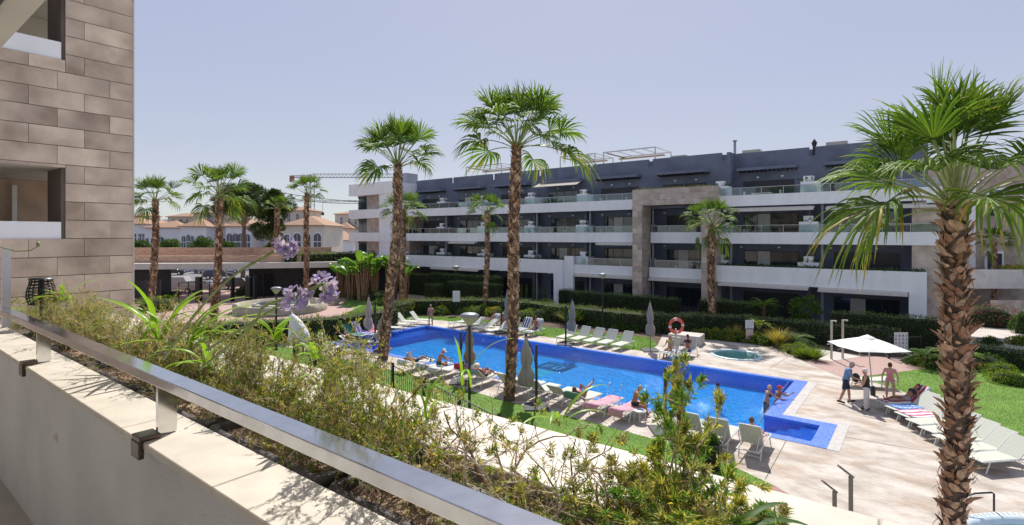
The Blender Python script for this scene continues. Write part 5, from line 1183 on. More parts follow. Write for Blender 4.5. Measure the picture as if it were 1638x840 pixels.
# showers in the bed
for x, y, xt, yt, d in [(1330, 575, 1332, 514, 'left pale shower post beside the open parasol'), (1348, 574, 1350, 513, 'right pale shower post beside the open parasol')]:
    p = G(x, y); Y = EYE * FPX / (y - HZ); h = EYE + (HZ - yt) / FPX * Y; o = empty('shower_post', (p.x, p.y, 0), ca, d, 'shower', 'two pale shower posts')
    mb = MB(); mb.box(-.045, .045, -.045, .045, 0, h); mb.obj('post', mat('pale shower', (.55, .5, .42), rough=.5, var=.05), o); mb = MB(); mb.box(-.045, .28, -.05, .05, h - .001, h + .05); mb.obj('head', mat('pale shower', (.55, .5, .42)), o); mb = MB(); mb.lathe([(.05, -.04), (.05, 0)], (.24, 0, h), 8); mb.obj('nozzle', M_STEELB, o); mb = MB(); mb.obox((.06, -.05, 1.05), .02, .03, .02); mb.obj('tap', M_STEELB, o)
for x, y, xt, yt, d in [(1335, 828, 1335, 786, 'shorter grey shower post with slanted head on the deck'), (1361, 835, 1360, 762, 'taller grey shower post with slanted head on the deck')]:
    p = G(x, y); Y = EYE * FPX / (y - HZ); h = EYE + (HZ - yt) / FPX * Y; o = empty('shower_post', (p.x, p.y, 0), ca, d, 'shower', 'two dark shower posts on the deck')
    m = mat('grey bronze', (.16, .145, .125), rough=.45, var=.1, scale=8); mb = MB(); mb.box(-.04, .04, -.03, .03, 0, h); mb.obj('post', m, o)
    M = Matrix.Translation((.0, 0, h - .01)) @ Matrix.Rotation(R(38), 4, 'Y'); mb = MB(); mb.box(-.40, .04, -.05, .05, 0, .05, 0, M); mb.obj('head', m, o)
# balustrade fence along the near lawn (descends towards the right)
fa, fb = Vector((-30, 14.75, 0)), None
fnm = mat('dark fence', (.03, .032, .03), rough=.5, var=0)
f0 = Vector((-26, 15.0)); f1 = Vector((-12.2, 15.0)); fc = empty('lawn_fence', (f0.x, f0.y, 0), 0, 'thin dark baluster fence along the near lawn', 'fence')
def ftop(t): return 1.55 - 1.15 * max(0, (t - .5) / .5)
for i in range(8):
    t = i / 7; p = f0.lerp(f1, t) - f0; mb = MB(); mb.box(p.x - .05, p.x + .05, p.y - .05, p.y + .05, 0, ftop(t) + .12); mb.obj('fence_post', M_BLACK, fc)
pts = [Vector(((f0.lerp(f1, t) - f0).x, 0, ftop(t))) for t in np.linspace(0, 1, 15)]
mb = MB(); mb.tube(pts, .022, 5); mb.obj('top_rail', fnm, fc)
for i in range(110):
    t = (i + .5) / 110; x = (f0.lerp(f1, t) - f0).x; mb = MB() if i == 0 else mb
    if i % 1 == 0:
        b_ = MB(); b_.box(x - .008, x + .008, -.008, .008, 0, ftop(t)); b_.obj('baluster', fnm, fc)
# black bin at the end of the sunbeds
bn = empty('planter_tub', G(1150, 790), 0, 'dark round planter tub half hidden by the green foreground shrub', 'planter'); bn.location = (nearu(1135, 16.3), 16.3, 0); mb = MB(); mb.lathe([(.30, 0), (.38, .75), (.42, .8), (.36, .8), (.33, .6), (0, .6)], n=18); mb.obj('tub', M_BLACK, bn)
n = 500; P = rdirs(n) * .2; P[:, 2] = .75 + np.abs(P[:, 2]); V_, F_ = leaf_geo(P, rdirs(n) + [0, 0, .8], rdirs(n), RNG.uniform(.1, .25, n), RNG.uniform(.03, .06, n)); link('plant', np_mesh('plant', V_, F_, [M_MID]), bn)
# ------------------------------------------------------------ people
M_SKIN = mat('tanned skin', (.44, .235, .155), rough=.55, var=.06, scale=6); M_SKIN2 = mat('deep tanned skin', (.32, .145, .085), rough=.5, var=.06, scale=6); M_SKIN3 = mat('light skin', (.56, .36, .27), rough=.6, var=.05, scale=6)
HAIRS = {'white': (.62, .60, .56), 'dark': (.02, .015, .012), 'blond': (.45, .34, .19), 'brown': (.10, .055, .03), 'grey': (.35, .33, .31), 'red cap': (.55, .05, .05), 'white cap': (.75, .75, .73), 'straw hat': (.55, .42, .24)}
def remesh(mb, name, m, vox, parent):
    me = mb.mesh(name, m); o = bpy.data.objects.new(name, me); COL.objects.link(o)
    r = o.modifiers.new('r', 'REMESH'); r.mode = 'VOXEL'; r.voxel_size = vox; r.use_smooth_shade = True
    s = o.modifiers.new('s', 'SMOOTH'); s.factor = .6; s.iterations = 3
    dg = bpy.context.evaluated_depsgraph_get(); me2 = bpy.data.meshes.new_from_object(o.evaluated_get(dg)); o.modifiers.clear(); o.data = me2
    me2.materials.clear(); me2.materials.append(m); me2.polygons.foreach_set('use_smooth', [True] * len(me2.polygons)); me2.name = name
    o.parent = parent; return o
def cap(mb, p, q, r1, r2, n=10): 
    mb.tube([p, q], [r1, r2], n); mb.sph(p, r1, 10, 6); mb.sph(q, r2, 10, 6)
def person(loc, az, label, pose, skin=M_SKIN, hair='brown', h=1.7, wear=(), vox=.016, seated=False, glasses=False, longhair=False, tilt=0, pz=None, group=None):
    """faces local +y. pose: dict of sagittal angles in degrees (0 = hanging down, + forward); torso: lean forward"""
    s = h / 1.7; o = empty('person', loc, az, label, 'person', group)
    d = lambda a, L, x=0.0: Vector((x, math.sin(R(a)) * L, -math.cos(R(a)) * L)) * s
    tl = pose.get('torso', 0); T = Vector((0, math.sin(R(tl)), math.cos(R(tl)))); Fw = Vector((0, math.cos(R(tl)), -math.sin(R(tl))))
    zp = (pz if pz is not None else .93 * s); pel = Vector((0, 0, zp)); waist = pel + T * .17 * s; chest = pel + T * .38 * s; neck = pel + T * .52 * s
    J = {}
    ht = tl + pose.get('head', 0); HT = Vector((pose.get('headx', 0), math.sin(R(ht)), math.cos(R(ht)))).normalized(); HF = Vector((0, math.cos(R(ht)), -math.sin(R(ht))))
    head = neck + HT * .15 * s
    B = MB()
    B.sph(pel, (.155 * s, .115 * s, .12 * s)); B.sph(waist, (.125 * s, .095 * s, .12 * s)); B.sph(chest, (.155 * s, .11 * s, .13 * s))
    cap(B, pel, waist, .115 * s, .105 * s); cap(B, waist, chest, .105 * s, .12 * s); cap(B, chest, neck, .10 * s, .055 * s)
    cap(B, neck, neck + HT * .06 * s, .055 * s, .05 * s); B.sph(head, (.075 * s, .09 * s, .112 * s), 14, 10)
    B.sph(head + HF * .088 * s - HT * .01, (.016 * s, .02 * s, .02 * s), 6, 5); B.sph(head + HF * .06 * s - HT * .075 * s, .035 * s, 8, 6)
    for x in (-1, 1): B.sph(head + Vector((x * .077 * s, 0, 0)), (.012 * s, .022 * s, .03 * s), 6, 5)
    for sd, k in ((-1, 'L'), (1, 'R')):
        th = pose.get('th' + k, 0); sh = pose.get('sh' + k, th); hx = sd * .085 * s; sp = pose.get('spread', .04) * sd
        hip = pel + Vector((hx, 0, -.02 * s)); kn = hip + d(th, .42, sp); an = kn + d(sh, .41, pose.get('sx', 0) * sd); fa = sh + pose.get('foot', 90)
        toe = an + d(fa, .17, .02 * sd) ; heel = an + d(fa + 180, .05) + d(sh, .04)
        cap(B, hip, kn, .088 * s, .056 * s); cap(B, kn, kn.lerp(an, .35), .055 * s, .056 * s); cap(B, kn.lerp(an, .35), an, .056 * s, .036 * s); cap(B, an + d(sh, .03), toe, .038 * s, .024 * s); B.sph(heel, .035 * s, 8, 5)
        shd = neck - T * .07 * s + Vector((sd * .175 * s, 0, 0)); ua = pose.get('ua' + k, 5); fo = pose.get('fa' + k, ua + 15); ax = pose.get('ax' + k, .05) * sd; bx_ = pose.get('bx' + k, 0) * sd
        el = shd + d(ua, .28, ax); wr = el + d(fo, .25, bx_); hd = (wr - el).normalized()
        cap(B, neck - T * .04 * s, shd, .06 * s, .058 * s); cap(B, shd, el, .05 * s, .038 * s); cap(B, el, wr, .038 * s, .026 * s)
        pal = wr + hd * .055 * s; cap(B, wr, pal, .026 * s, .030 * s)
        side = hd.cross(Vector((1, 0, 0))); side = side.normalized() if side.length > .1 else Vector((0, 1, 0)); curl = side.cross(hd)
        for f_, (o_, L_) in enumerate(((-.024, .065), (-.008, .078), (.008, .072), (.024, .055))):
            q = pal + side * o_ * s + hd * .025 * s; q2 = q + hd * L_ * .6 * s + curl * .006 * s * sd; q3 = q2 + hd * L_ * .35 * s + curl * .02 * s * sd; cap(B, q, q2, .0105 * s, .0095 * s, 6); cap(B, q2, q3, .0095 * s, .008 * s, 6)
        q = wr + side * -.03 * s + hd * .02 * s; cap(B, q, q + (hd * .6 - side * .7) * .055 * s, .012 * s, .009 * s, 6)
        J[k] = dict(hip=hip, kn=kn, an=an, toe=toe, heel=heel, sh=shd, el=el, wr=wr, pal=pal, ft=fa)
    body = remesh(B, 'body', skin, vox, o)
    v2 = max(vox, .018)
    for w in wear:
        W = MB(); k = w[0]; m = w[1]
        if k == 'shirt' or k == 'vest' or k == 'swimsuit':
            e = .018 if k != 'swimsuit' else .012
            W.sph(chest, ((.155 + e) * s, (.11 + e) * s, (.13 + e) * s)); cap(W, pel + T * (.02 if k != 'swimsuit' else -.0) * s, waist, (.125 + e) * s, (.108 + e) * s); cap(W, waist, chest, (.108 + e) * s, (.122 + e) * s)
            if k != 'swimsuit': W.sph(pel + T * .02, ((.158 + e) * s, (.12 + e) * s, .10 * s)); cap(W, neck - T * .07 * s - Vector((.12 * s, 0, 0)), neck - T * .07 * s + Vector((.12 * s, 0, 0)), .062 * s, .062 * s)
            else: W.sph(pel, ((.155 + e) * s, (.115 + e) * s, .11 * s))
            if k == 'shirt':
                for kk in 'LR': j = J[kk]; cap(W, neck - T * .04 * s, j['sh'], .07 * s, .073 * s); cap(W, j['sh'], j['sh'].lerp(j['el'], .72), .070 * s, .058 * s)
            if k != 'vest' and k != 'shirt': pass
        elif k == 'shorts' or k == 'trousers':
            f = .72 if k == 'shorts' else 1.0; W.sph(pel, (.175 * s, .135 * s, .12 * s))
            for kk in 'LR':
                j = J[kk]; cap(W, j['hip'], j['hip'].lerp(j['kn'], f), .108 * s, .088 * s)
                if f == 1: cap(W, j['kn'], j['kn'].lerp(j['an'], .93), .085 * s, .08 * s)
        elif k == 'trunks': W.sph(pel, (.168 * s, .128 * s, .11 * s)); [cap(W, J[kk]['hip'], J[kk]['hip'].lerp(J[kk]['kn'], .3), .10 * s, .09 * s) for kk in 'LR']
        elif k == 'bikini': 
            cap(W, chest - Vector((.08 * s, 0, 0)) + Fw * .03, chest + Vector((.08 * s, 0, 0)) + Fw * .03, .105 * s, .105 * s)
            W2 = MB(); W2.sph(pel - T * .01, (.168 * s, .128 * s, .085 * s)); remesh(W2, 'bikini_bottom', m, v2, o)
        elif k == 'shoes':
            for kk in 'LR': j = J[kk]; cap(W, j['heel'] , j['toe'], .045 * s, .038 * s)
        elif k == 'hat':
            brim = MB(); c = head + HT * .05 * s; brim.lathe([(.0, .10), (.08, .09), (.095, .01), (.19, -.015), (.195, -.005), (.1, .02)], n=20); ob = brim.obj('hat', m, o, loc=c); ob.rotation_euler = HT.to_track_quat('Z', 'Y').to_euler(); continue
        remesh(W, {'vest': 'vest', 'shirt': 'shirt'}.get(k, k), m, v2, o)
    if hair:
        Hh = MB(); hm = mat('hair ' + hair, HAIRS[hair], rough=.8, var=.2, scale=40)
        Hh.sph(head + HT * .028 * s - HF * .014 * s, (.085 * s, .096 * s, .104 * s), 14, 9)
        if longhair: cap(Hh, head - HF * .06 * s, neck - HF * .10 * s - HT * .03, .07 * s, .06 * s)
        remesh(Hh, 'cap' if 'cap' in hair else 'hair', hm, .014, o)
        if 'cap' in hair: pk = MB(); pk.obox(head + HF * .11 * s + HT * .045 * s, .06 * s, .05 * s, .006); pk.obj('cap_peak', hm, o)
    ey = MB()
    if glasses: ey.obox(head + HF * .087 * s + HT * .018 * s, .06 * s, .012, .017 * s, rx=-R(ht)); ey.obj('sunglasses', M_BLACK, o)
    else:
        for x in (-.028, .028): ey.sph(head + HF * .082 * s + HT * .018 * s + Vector((x * s, 0, 0)), .009 * s, 6, 5)
        ey.obj('eyes', M_BLACK, o)
    mo = MB(); mo.obox(head + HF * .086 * s - HT * .045 * s, .022 * s, .004, .005 * s, rx=-R(ht)); mo.obj('mouth', mat('lips', (.35, .12, .1), var=0), o)
    o['J'] = 0; del o['J']
    if tilt: o.rotation_euler[1] = tilt
    return o, J, head
SW = lambda n, c: mat('cloth ' + n, c, rough=.85, var=.1, scale=12, bump=.002, bscale=60)
stand = dict(torso=2, thL=3, thR=-3, shL=0, shR=-6, uaL=5, uaR=5)
# talking group (x to the right in camera = az)
def look(dx, dy): return cazi(dx, dy) - math.pi / 2
p = G(1353, 645); person(p, look(.85, -.5), 'elderly man in blue polo shirt and navy shorts stooping towards the woman in black vest', dict(torso=14, head=18, thL=14, shL=4, thR=-10, shR=-20, uaL=10, faL=60, uaR=18, faR=72, bxR=-.12), M_SKIN, 'grey', 1.78, [('shirt', SW('blue polo', (.16, .26, .42))), ('shorts', SW('navy', (.02, .03, .07))), ('shoes', SW('black', (.02, .02, .02)))], .011, glasses=True)
p = G(1386, 656); person(p, look(-.75, .55), 'white haired woman in black sleeveless top and long pale trousers, her back to us', dict(torso=3, head=8, thL=2, shL=0, thR=-2, shR=-3, uaL=15, faL=70, uaR=12, faR=70), M_SKIN, 'white', 1.64, [('vest', SW('black', (.02, .02, .02))), ('trousers', SW('pale lilac', (.62, .56, .55))), ('shoes', SW('black', (.02, .02, .02)))], .011)
# bag passed between them
bgp = G(1369, 640); bb = MB(); bb.sph((0, 0, .95), (.16, .12, .2), 10, 8); bb.tube([(.02, 0, 1.1), (.2, 0, .75), (.45, .05, .35)], .03, 6); o = bb.obj('shoulder_bag', M_BLACK, None, loc=(bgp.x, bgp.y, 0)); tag(o, 'black bag with dangling strap held between the man and the white haired woman', 'bag')
p = G(1424, 640); person((p.x, p.y, .0), look(-.6, -.8), 'young woman in a pink swimsuit and sunglasses bending forward behind the sunbeds', dict(torso=24, head=0, thL=2, shL=-2, thR=-3, shR=-8, uaL=8, faL=22, uaR=0, faR=10, axL=.1, axR=.1), M_SKIN3, 'brown', 1.68, [('swimsuit', SW('pink suit', (.70, .30, .36)))], .012, glasses=True)
LB = LRR[0]
def on_bed(L, label, pose, dist=1.12, hz=.47, **k):
    az = L.rotation_euler[2]; l = L.location
    x = l.x - math.sin(az) * dist; y = l.y + math.cos(az) * dist
    return person((x, y, l.z), az + math.pi, label, pose, pz=hz, **k)
lie = lambda back, kn=25: dict(torso=-(90 - back), head=10, thL=88, shL=88, thR=88 + kn, shR=88 - kn * 1.2, foot=70, uaL=20, faL=60, uaR=20, faR=65, axL=.1, axR=.1)
on_bed(LB, 'dark haired woman with hat reclining on the red and white towel under the parasol', lie(42, 10), skin=M_SKIN2, hair='dark', h=1.65, wear=[('bikini', SW('dark', (.03, .03, .04))), ('trunks', SW('grey wrap', (.3, .3, .32)))], vox=.014, longhair=True)
# in the water
WZ = -.1
p = G(1147, 634, WZ); person((p.x, p.y, -1.02), look(.6, -.3), 'boy standing chest deep in the pool left of the couple', dict(torso=4, uaL=30, faL=80, uaR=30, faR=80), M_SKIN2, 'dark', 1.5, [('trunks', SW('navy', (.02, .03, .07)))], .016)
p = G(1226, 646, WZ); person((p.x, p.y, -.93), look(.9, .1), 'woman in a black bikini standing waist deep in the pool', dict(torso=14, uaL=40, faL=80, uaR=50, faR=80), M_SKIN, 'blond', 1.62, [('bikini', SW('black', (.02, .02, .02)))], .016)
p = G(1243, 641, WZ); person((p.x, p.y, -1.05), look(.9, .2), 'man in a red cap leaning at the right wall of the pool', dict(torso=12, uaL=60, faL=95, uaR=70, faR=110), M_SKIN2, 'red cap', 1.6, [('trunks', SW('navy', (.02, .03, .07)))], .016)
p = G(689, 522); person(p, look(.1, -1), 'woman in a pink bikini standing at the far left corner of the pool', dict(torso=0, uaL=20, faL=90, uaR=5, faR=15), M_SKIN, 'blond', 1.66, [('bikini', SW('coral', (.72, .2, .24)))], .016)
rec = lambda back: dict(torso=-(90 - back) + 18, head=5, thL=92, shL=60, thR=86, shR=86, foot=75, uaL=30, faL=85, uaR=25, faR=70, axL=.08, axR=.08)
on_bed(LF[0], 'reclining sunbather on the white and blue towel, partly behind the tallest palm', rec(55), hair='brown', wear=[('trunks', SW('navy', (.02, .03, .07)))], vox=.02)
on_bed(LF[1], 'sunbather in a pale sun hat reading on the far deck', rec(60), skin=M_SKIN2, hair='white', wear=[('hat', SW('straw', (.6, .5, .35))), ('trunks', SW('red trunks', (.4, .06, .06)))], vox=.02)
on_bed(LF[2], 'dark haired woman in a black swimsuit sitting on a far sunbed', rec(70), hair='dark', wear=[('swimsuit', SW('black', (.02, .02, .02)))], vox=.02, longhair=True)
on_bed(LF[4], 'heavy tanned man sitting on the pale patterned towel on the far deck', dict(torso=-10, head=12, thL=95, shL=40, thR=90, shR=60, foot=80, uaL=35, faL=80, uaR=30, faR=75), skin=M_SKIN2, hair='brown', wear=[('trunks', SW('navy', (.02, .03, .07)))], vox=.02, h=1.78)
on_bed(LR1, 'fair haired woman sitting on the left sunbed beside the life ring', dict(torso=-8, head=12, thL=92, shL=50, thR=88, shR=20, uaL=25, faL=70, uaR=30, faR=80), .8, hair='blond', wear=[('bikini', SW('yellow', (.5, .4, .12)))], vox=.018, longhair=True)
on_bed(LR2, 'dark haired woman reading on the right sunbed beside the life ring', dict(torso=-6, head=25, thL=92, shL=30, thR=88, shR=15, uaL=40, faL=100, uaR=35, faR=95), .8, skin=M_SKIN2, hair='dark', wear=[('bikini', SW('navy', (.02, .03, .07)))], vox=.018, longhair=True)
# near row
p = LN[700].location; person((p.x, p.y - .75, .015), R(-45), 'old man in a white cap sitting bent forward on the near sunbed', dict(torso=20, head=25, thL=88, shL=10, thR=84, shR=-5, uaL=40, faL=75, uaR=45, faR=75), M_SKIN2, 'white cap', 1.72, [('trunks', SW('dark green trunks', (.03, .07, .06)))], .015, pz=.47)
on_bed(LN[672], 'sunbather lying with an arm over the head at the left end of the near row', dict(torso=-72, head=-10, thL=90, shL=90, thR=115, shR=60, foot=60, uaL=150, faL=100, uaR=20, faR=60), skin=M_SKIN2, hair='brown', wear=[('trunks', SW('navy', (.02, .03, .07)))], vox=.018)
on_bed(LN[757], 'sunbather in a red top lying behind the lamp post', lie(45, 0), skin=M_SKIN, hair='brown', wear=[('swimsuit', SW('red', (.5, .05, .06)))], vox=.018)
on_bed(LN[782], 'person with a straw hat and both knees raised on the near row', dict(torso=-48, head=8, thL=130, shL=40, thR=118, shR=50, foot=75, uaL=30, faL=80, uaR=40, faR=95), skin=M_SKIN2, hair='brown', wear=[('hat', SW('straw', (.6, .5, .35))), ('trunks', SW('navy', (.02, .03, .07)))], vox=.018)
on_bed(LN[938], 'sunbather with legs crossed high in the air on the near row', dict(torso=-58, head=10, thL=160, shL=55, thR=140, shR=110, foot=60, uaL=20, faL=50, uaR=20, faR=50), skin=M_SKIN2, hair='brown', wear=[('bikini', SW('coral', (.72, .2, .24)))], vox=.016)
p = LN[1012].location; person((p.x + .05, p.y - .8, .015), look(.95, -.1), 'fair haired woman sitting upright sideways on the pink towel', dict(torso=16, head=28, thL=86, shL=18, thR=78, shR=5, uaL=28, faL=50, uaR=25, faR=48), M_SKIN2, 'blond', 1.64, [('trunks', SW('black', (.02, .02, .02)))], .013, pz=.49)
on_bed(LN[1203], 'man with dark hair reading on the raised back sunbed near the stair bay', dict(torso=-20, head=8, thL=120, shL=35, thR=95, shR=70, foot=70, uaL=30, faL=80, uaR=40, faR=90), skin=M_SKIN, hair='brown', wear=[('trunks', SW('floral trunks', (.5, .3, .3)))], vox=.016)
p = G(512, 575); person(p, look(.8, .3), 'waiter in white shirt and dark shorts standing with a black tray bag', dict(torso=3, head=10, thL=3, shL=0, thR=-3, shR=-5, uaL=15, faL=75, uaR=15, faR=70), M_SKIN, 'dark', 1.82, [('shirt', SW('white shirt', (.68, .68, .70))), ('shorts', SW('navy', (.02, .03, .07))), ('shoes', SW('black', (.02, .02, .02)))], .014)
bb = MB(); bb.sph((0, 0, 1.08), (.24, .12, .15), 12, 8); o = bb.obj('tray_bag', M_BLACK, None, loc=(p.x + .18, p.y - .12, 0)); tag(o, 'black rounded bag held by the waiter', 'bag')
p = G(481, 572); person(p, look(.3, -.8), 'tanned person in orange shorts standing behind the leaning white parasol', dict(torso=4, head=6, thL=4, shL=0, thR=-3, shR=-6, uaL=10, faL=40), M_SKIN2, 'brown', 1.66, [('trunks', SW('orange', (.65, .17, .05)))], .018)
on_bed(Lw, 'sunbather lying on the sunbed beside the waiter', lie(25, 15), skin=M_SKIN2, hair='dark', wear=[('trunks', SW('navy', (.02, .03, .07)))], vox=.02)
# ------------------------------------------------------------ foreground planters and shrubs
PX0 = -6.57
potm = {}
def pot_mesh():
    mb = MB(); L, W, H = .455, .165, .30
    def ring(l, w, z, r=.05, n=4):
        pts = []
        for cx, cy, a0 in ((l - r, w - r, 0), (-l + r, w - r, 90), (-l + r, -w + r, 180), (l - r, -w + r, 270)):
            for k in range(n + 1): a = R(a0 + 90 * k / n); pts.append((cx + r * math.cos(a), cy + r * math.sin(a), z))
        return pts
    rs = [ring(L - .05, W - .04, 0), ring(L - .015, W - .012, H - .05), ring(L, W, H - .045), ring(L + .008, W + .008, H - .02), ring(L, W, H), ring(L - .03, W - .03, H), ring(L - .035, W - .035, H - .05)]
    n = len(rs[0]); vs = [p for r_ in rs for p in r_]; mb.add(vs, [(i * n + j, i * n + (j + 1) % n, (i + 1) * n + (j + 1) % n, (i + 1) * n + j) for i in range(len(rs) - 1) for j in range(n)], 0, True); return mb.mesh('pot', M_POT)
PM = pot_mesh(); so_ = MB(); so_.box(-.42, .42, -.13, .13, .2, .262); SOM = so_.mesh('soil', M_MULCH)
desc = ['at the far left end', 'second from the left end', 'third from the left end', 'fourth from the left, its rim showing between the posts', 'fifth, right of the middle rail post', 'with the clear front corner below the handrail', 'below the sparse bare shrub', 'under the green shrub', 'at the right end']
nm_ = np.random.default_rng(3)
for i in range(9):
    u = PX0 + .97 * i + .47; o = empty('trough_planter', (u, 1.265, 5.80), random.uniform(-.015, .015), f'charcoal plastic trough planter, {desc[i]}', 'planter', 'charcoal trough planters behind the handrail'); link('pot', PM, o); link('soil', SOM, o)
    n = 260; P = np.stack([RNG.uniform(-.4, .4, n), RNG.uniform(-.12, .12, n), np.full(n, .262)], 1); V_, F_ = leaf_geo(P, rdirs(n) + [0, 0, .1], rdirs(n), RNG.uniform(.015, .05, n), RNG.uniform(.004, .012, n)); link('mulch', np_mesh('mulch', V_, F_, mat('dry chips', (.42, .31, .21), rough=1, var=.5, scale=40, island=.5)), o)['kind'] = 'stuff'
pp = empty('irrigation_pipe', (0, 1.46, 5.93), 0, 'brown drip irrigation pipe running behind the planters', 'pipe'); mb = MB(); mb.tube([(x, .03 * math.sin(x * 2.3), .10 + .02 * math.sin(x * 1.7)) for x in np.linspace(-6.8, 2.8, 40)], .016, 7); mb.obj('pipe', mat('brown pipe', (.30, .13, .07), rough=.6, var=.2, scale=12), pp)
# twig material & leaves
M_TWIG = mat('grey twig', (.56, .47, .38), rough=.95, var=.3, scale=60); M_TWIGR = mat('red twig', (.20, .10, .07), rough=.9, var=.3, scale=60)
M_NDRY = leafmat('dry leaf', (.50, .39, .25), (.30, .24, .14), .4, .4); M_NOLV = leafmat('olive leaf', (.17, .22, .07), (.32, .32, .12), .4, .4); M_NYEL = leafmat('yellow leaf', (.55, .45, .12), (.36, .37, .10), .4, .35); M_NGRN = leafmat('green leaf', (.09, .19, .04), (.15, .27, .05), .4, .35)
def shrub_mesh(seed, L=.6, H=.45, ntw=150, leaf=.016, lw=.2, per=34, mix=(.35, .35, .2, .1), stem_r=.006, tuft=.0, spread=1.0, base_n=7, fill=1.0, clump=.10, drop=.25):
    """returns (stems mesh, leaves mesh): arching woody branches with needle leaves towards the tips"""
    rg = np.random.default_rng(seed); mb = MB(); TP = []; TD = []
    for b in range(base_n):
        p = np.array([rg.uniform(-L * .6, L * .6), rg.uniform(-.08, .08), 0.]); d = np.array([rg.normal(0, .45 * spread), rg.normal(0, .4 * spread), 1.]); d /= np.linalg.norm(d); pts = [p.copy()]; K = 7; ln = H * rg.uniform(.7, 1.25)
        for i in range(K):
            d = d + rg.normal(0, .28, 3) + np.array([0, 0, -drop * .25 * i / K]); d /= np.linalg.norm(d); p = p + d * ln / K; p[2] = max(p[2], .0); pts.append(p.copy())
        mb.tube(pts, [stem_r * (1 - .65 * i / K) for i in range(K + 1)], 5, 0 if rg.random() < .7 else 1, False)
        nt = int(ntw / base_n)
        for t in range(nt):
            i = rg.integers(2, K + 1); q = pts[i] * 1.0; dd = rdir1(rg) + d * .3 + np.array([0, 0, .25]); dd /= np.linalg.norm(dd); tp = [q.copy()]; tl = rg.uniform(.5, 1.3) * clump
            for j in range(4): dd = dd + rg.normal(0, .3, 3); dd /= np.linalg.norm(dd); q = q + dd * tl / 3; tp.append(q.copy()); 
            mb.tube(tp, [stem_r * .33, stem_r * .28, stem_r * .22, stem_r * .18, stem_r * .12], 3, 0 if rg.random() < .75 else 1, False)
            if rg.random() < fill:
                for j in range(1, 5): TP.append((tp[j - 1] + tp[j]) / 2); TD.append(tp[j] - tp[j - 1])
                TP.append(tp[-1]); TD.append(tp[-1] - tp[-2])
    TP = np.array(TP); TD = unit(np.array(TD)); n = len(TP) * per // 5; k = rg.integers(0, len(TP), n)
    if tuft > 0: tip = np.arange(4, len(TP), 5); k = np.where(rg.random(n) < tuft, tip[rg.integers(0, len(tip), n)], k)
    P = TP[k] + rg.normal(0, .004, (n, 3)) + TD[k] * rg.uniform(-.012, .012, (n, 1)); D = TD[k] * .9 + unit(rg.normal(size=(n, 3))) * .9
    V_, F_ = leaf_geo(P, D, unit(rg.normal(size=(n, 3))), rg.uniform(.6, 1.3, n) * leaf, rg.uniform(.8, 1.2, n) * leaf * lw)
    cl = rg.random(len(TP) // 5 + 1)[k // 5] * .7 + rg.random(n) * .3; cum = np.cumsum(mix); cl = (np.argsort(np.argsort(cl)) / n); mi = np.searchsorted(cum, cl).clip(0, 3)
    return mb.mesh('stems', [M_TWIG, M_TWIGR]), np_mesh('foliage', V_, F_, [M_NDRY, M_NOLV, M_NYEL, M_NGRN], mi)
def rdir1(rg): v = rg.normal(size=3); return v / np.linalg.norm(v)
def shrub(loc, label, ms, az=0, s=1.0, name='potted_shrub', group='shrubs growing from the trough planters'):
    o = empty(name, loc, az, label, 'shrub', group); o.scale = (s, s, s) if isinstance(s, (int, float)) else s; link('stems', ms[0], o); link('foliage', ms[1], o); return o
dry = [shrub_mesh(100 + i, .62, .46, 300, .019, .24, 36, (.36, .30, .14, .20), base_n=12, clump=.11) for i in range(3)]
olv = [shrub_mesh(120 + i, .60, .50, 270, .020, .25, 38, (.18, .34, .22, .26), base_n=12, clump=.11) for i in range(3)]
spr = [shrub_mesh(140 + i, .40, .46, 100, .024, .19, 44, (.22, .38, .20, .20), stem_r=.0062, tuft=.75, base_n=9, fill=.42, clump=.11, drop=.1) for i in range(2)]
grn = [shrub_mesh(160 + i, .10, .48, 200, .025, .18, 110, (.08, .32, .26, .34), stem_r=.0065, tuft=.45, base_n=11, fill=.95, clump=.085, drop=0, spread=.42) for i in range(2)]
HP = 6.06
# left (far) to right (near)
rgx = random.Random(21); k = 0
where = ['at the stone tower end', 'behind the black lantern', 'second clump from the tower', 'left of the first rail post', 'above the first rail post', 'right of the first rail post', 'left of the strap leaves', 'around the strap leaves', 'under the strap leaves', 'left of the middle rail post', 'behind the middle rail post', 'right of the middle rail post', 'with yellow tips before the waiter', 'the tallest olive clump before the pool corner', 'right of the tallest olive clump', 'ending at the cream slab', 'drooping over the planter rim', 'behind the clear pot corner']
us = [-6.9, -6.5, -6.1, -5.7, -5.3, -4.95, -4.6, -4.2, -3.85, -3.5, -3.15, -2.85, -2.55, -2.28, -2.02, -1.78, -1.62]
for i, u in enumerate(us):
    ms = (dry if i < 9 else olv)[i % 3]; dz = 0 if i < 12 else .0
    shrub((u, 1.32 + rgx.uniform(-.06, .1), HP), ('dry beige' if i < 9 else 'olive and yellow') + ' feathery shrub ' + where[i], ms, rgx.choice([0, math.pi]) + rgx.uniform(-.4, .4), (.72 if i > 8 else 1.0, .62, [.78, .70, .82][i % 3] * (1.05 if i < 11 else [1.1, 1.1, 1.08, 1.1, 1.38, 1.38][i - 11])))
for i, (u, v, s, d) in enumerate([(-1.35, 1.34, .85, 'twiggy shrub with few leaf rosettes just right of the dense clumps'), (-1.08, 1.3, .92, 'bare branched shrub with rosettes before the cream slab'), (-.84, 1.32, .86, 'bare shrub before the twisted parasol'), (-.95, 1.22, .6, 'low twiggy shrub leaning over the handrail side'), (-.62, 1.34, .85, 'sparse shrub left of the tall green shrub')]):
    shrub((u, v, HP), d, spr[i % 2], i * 2.1, s)
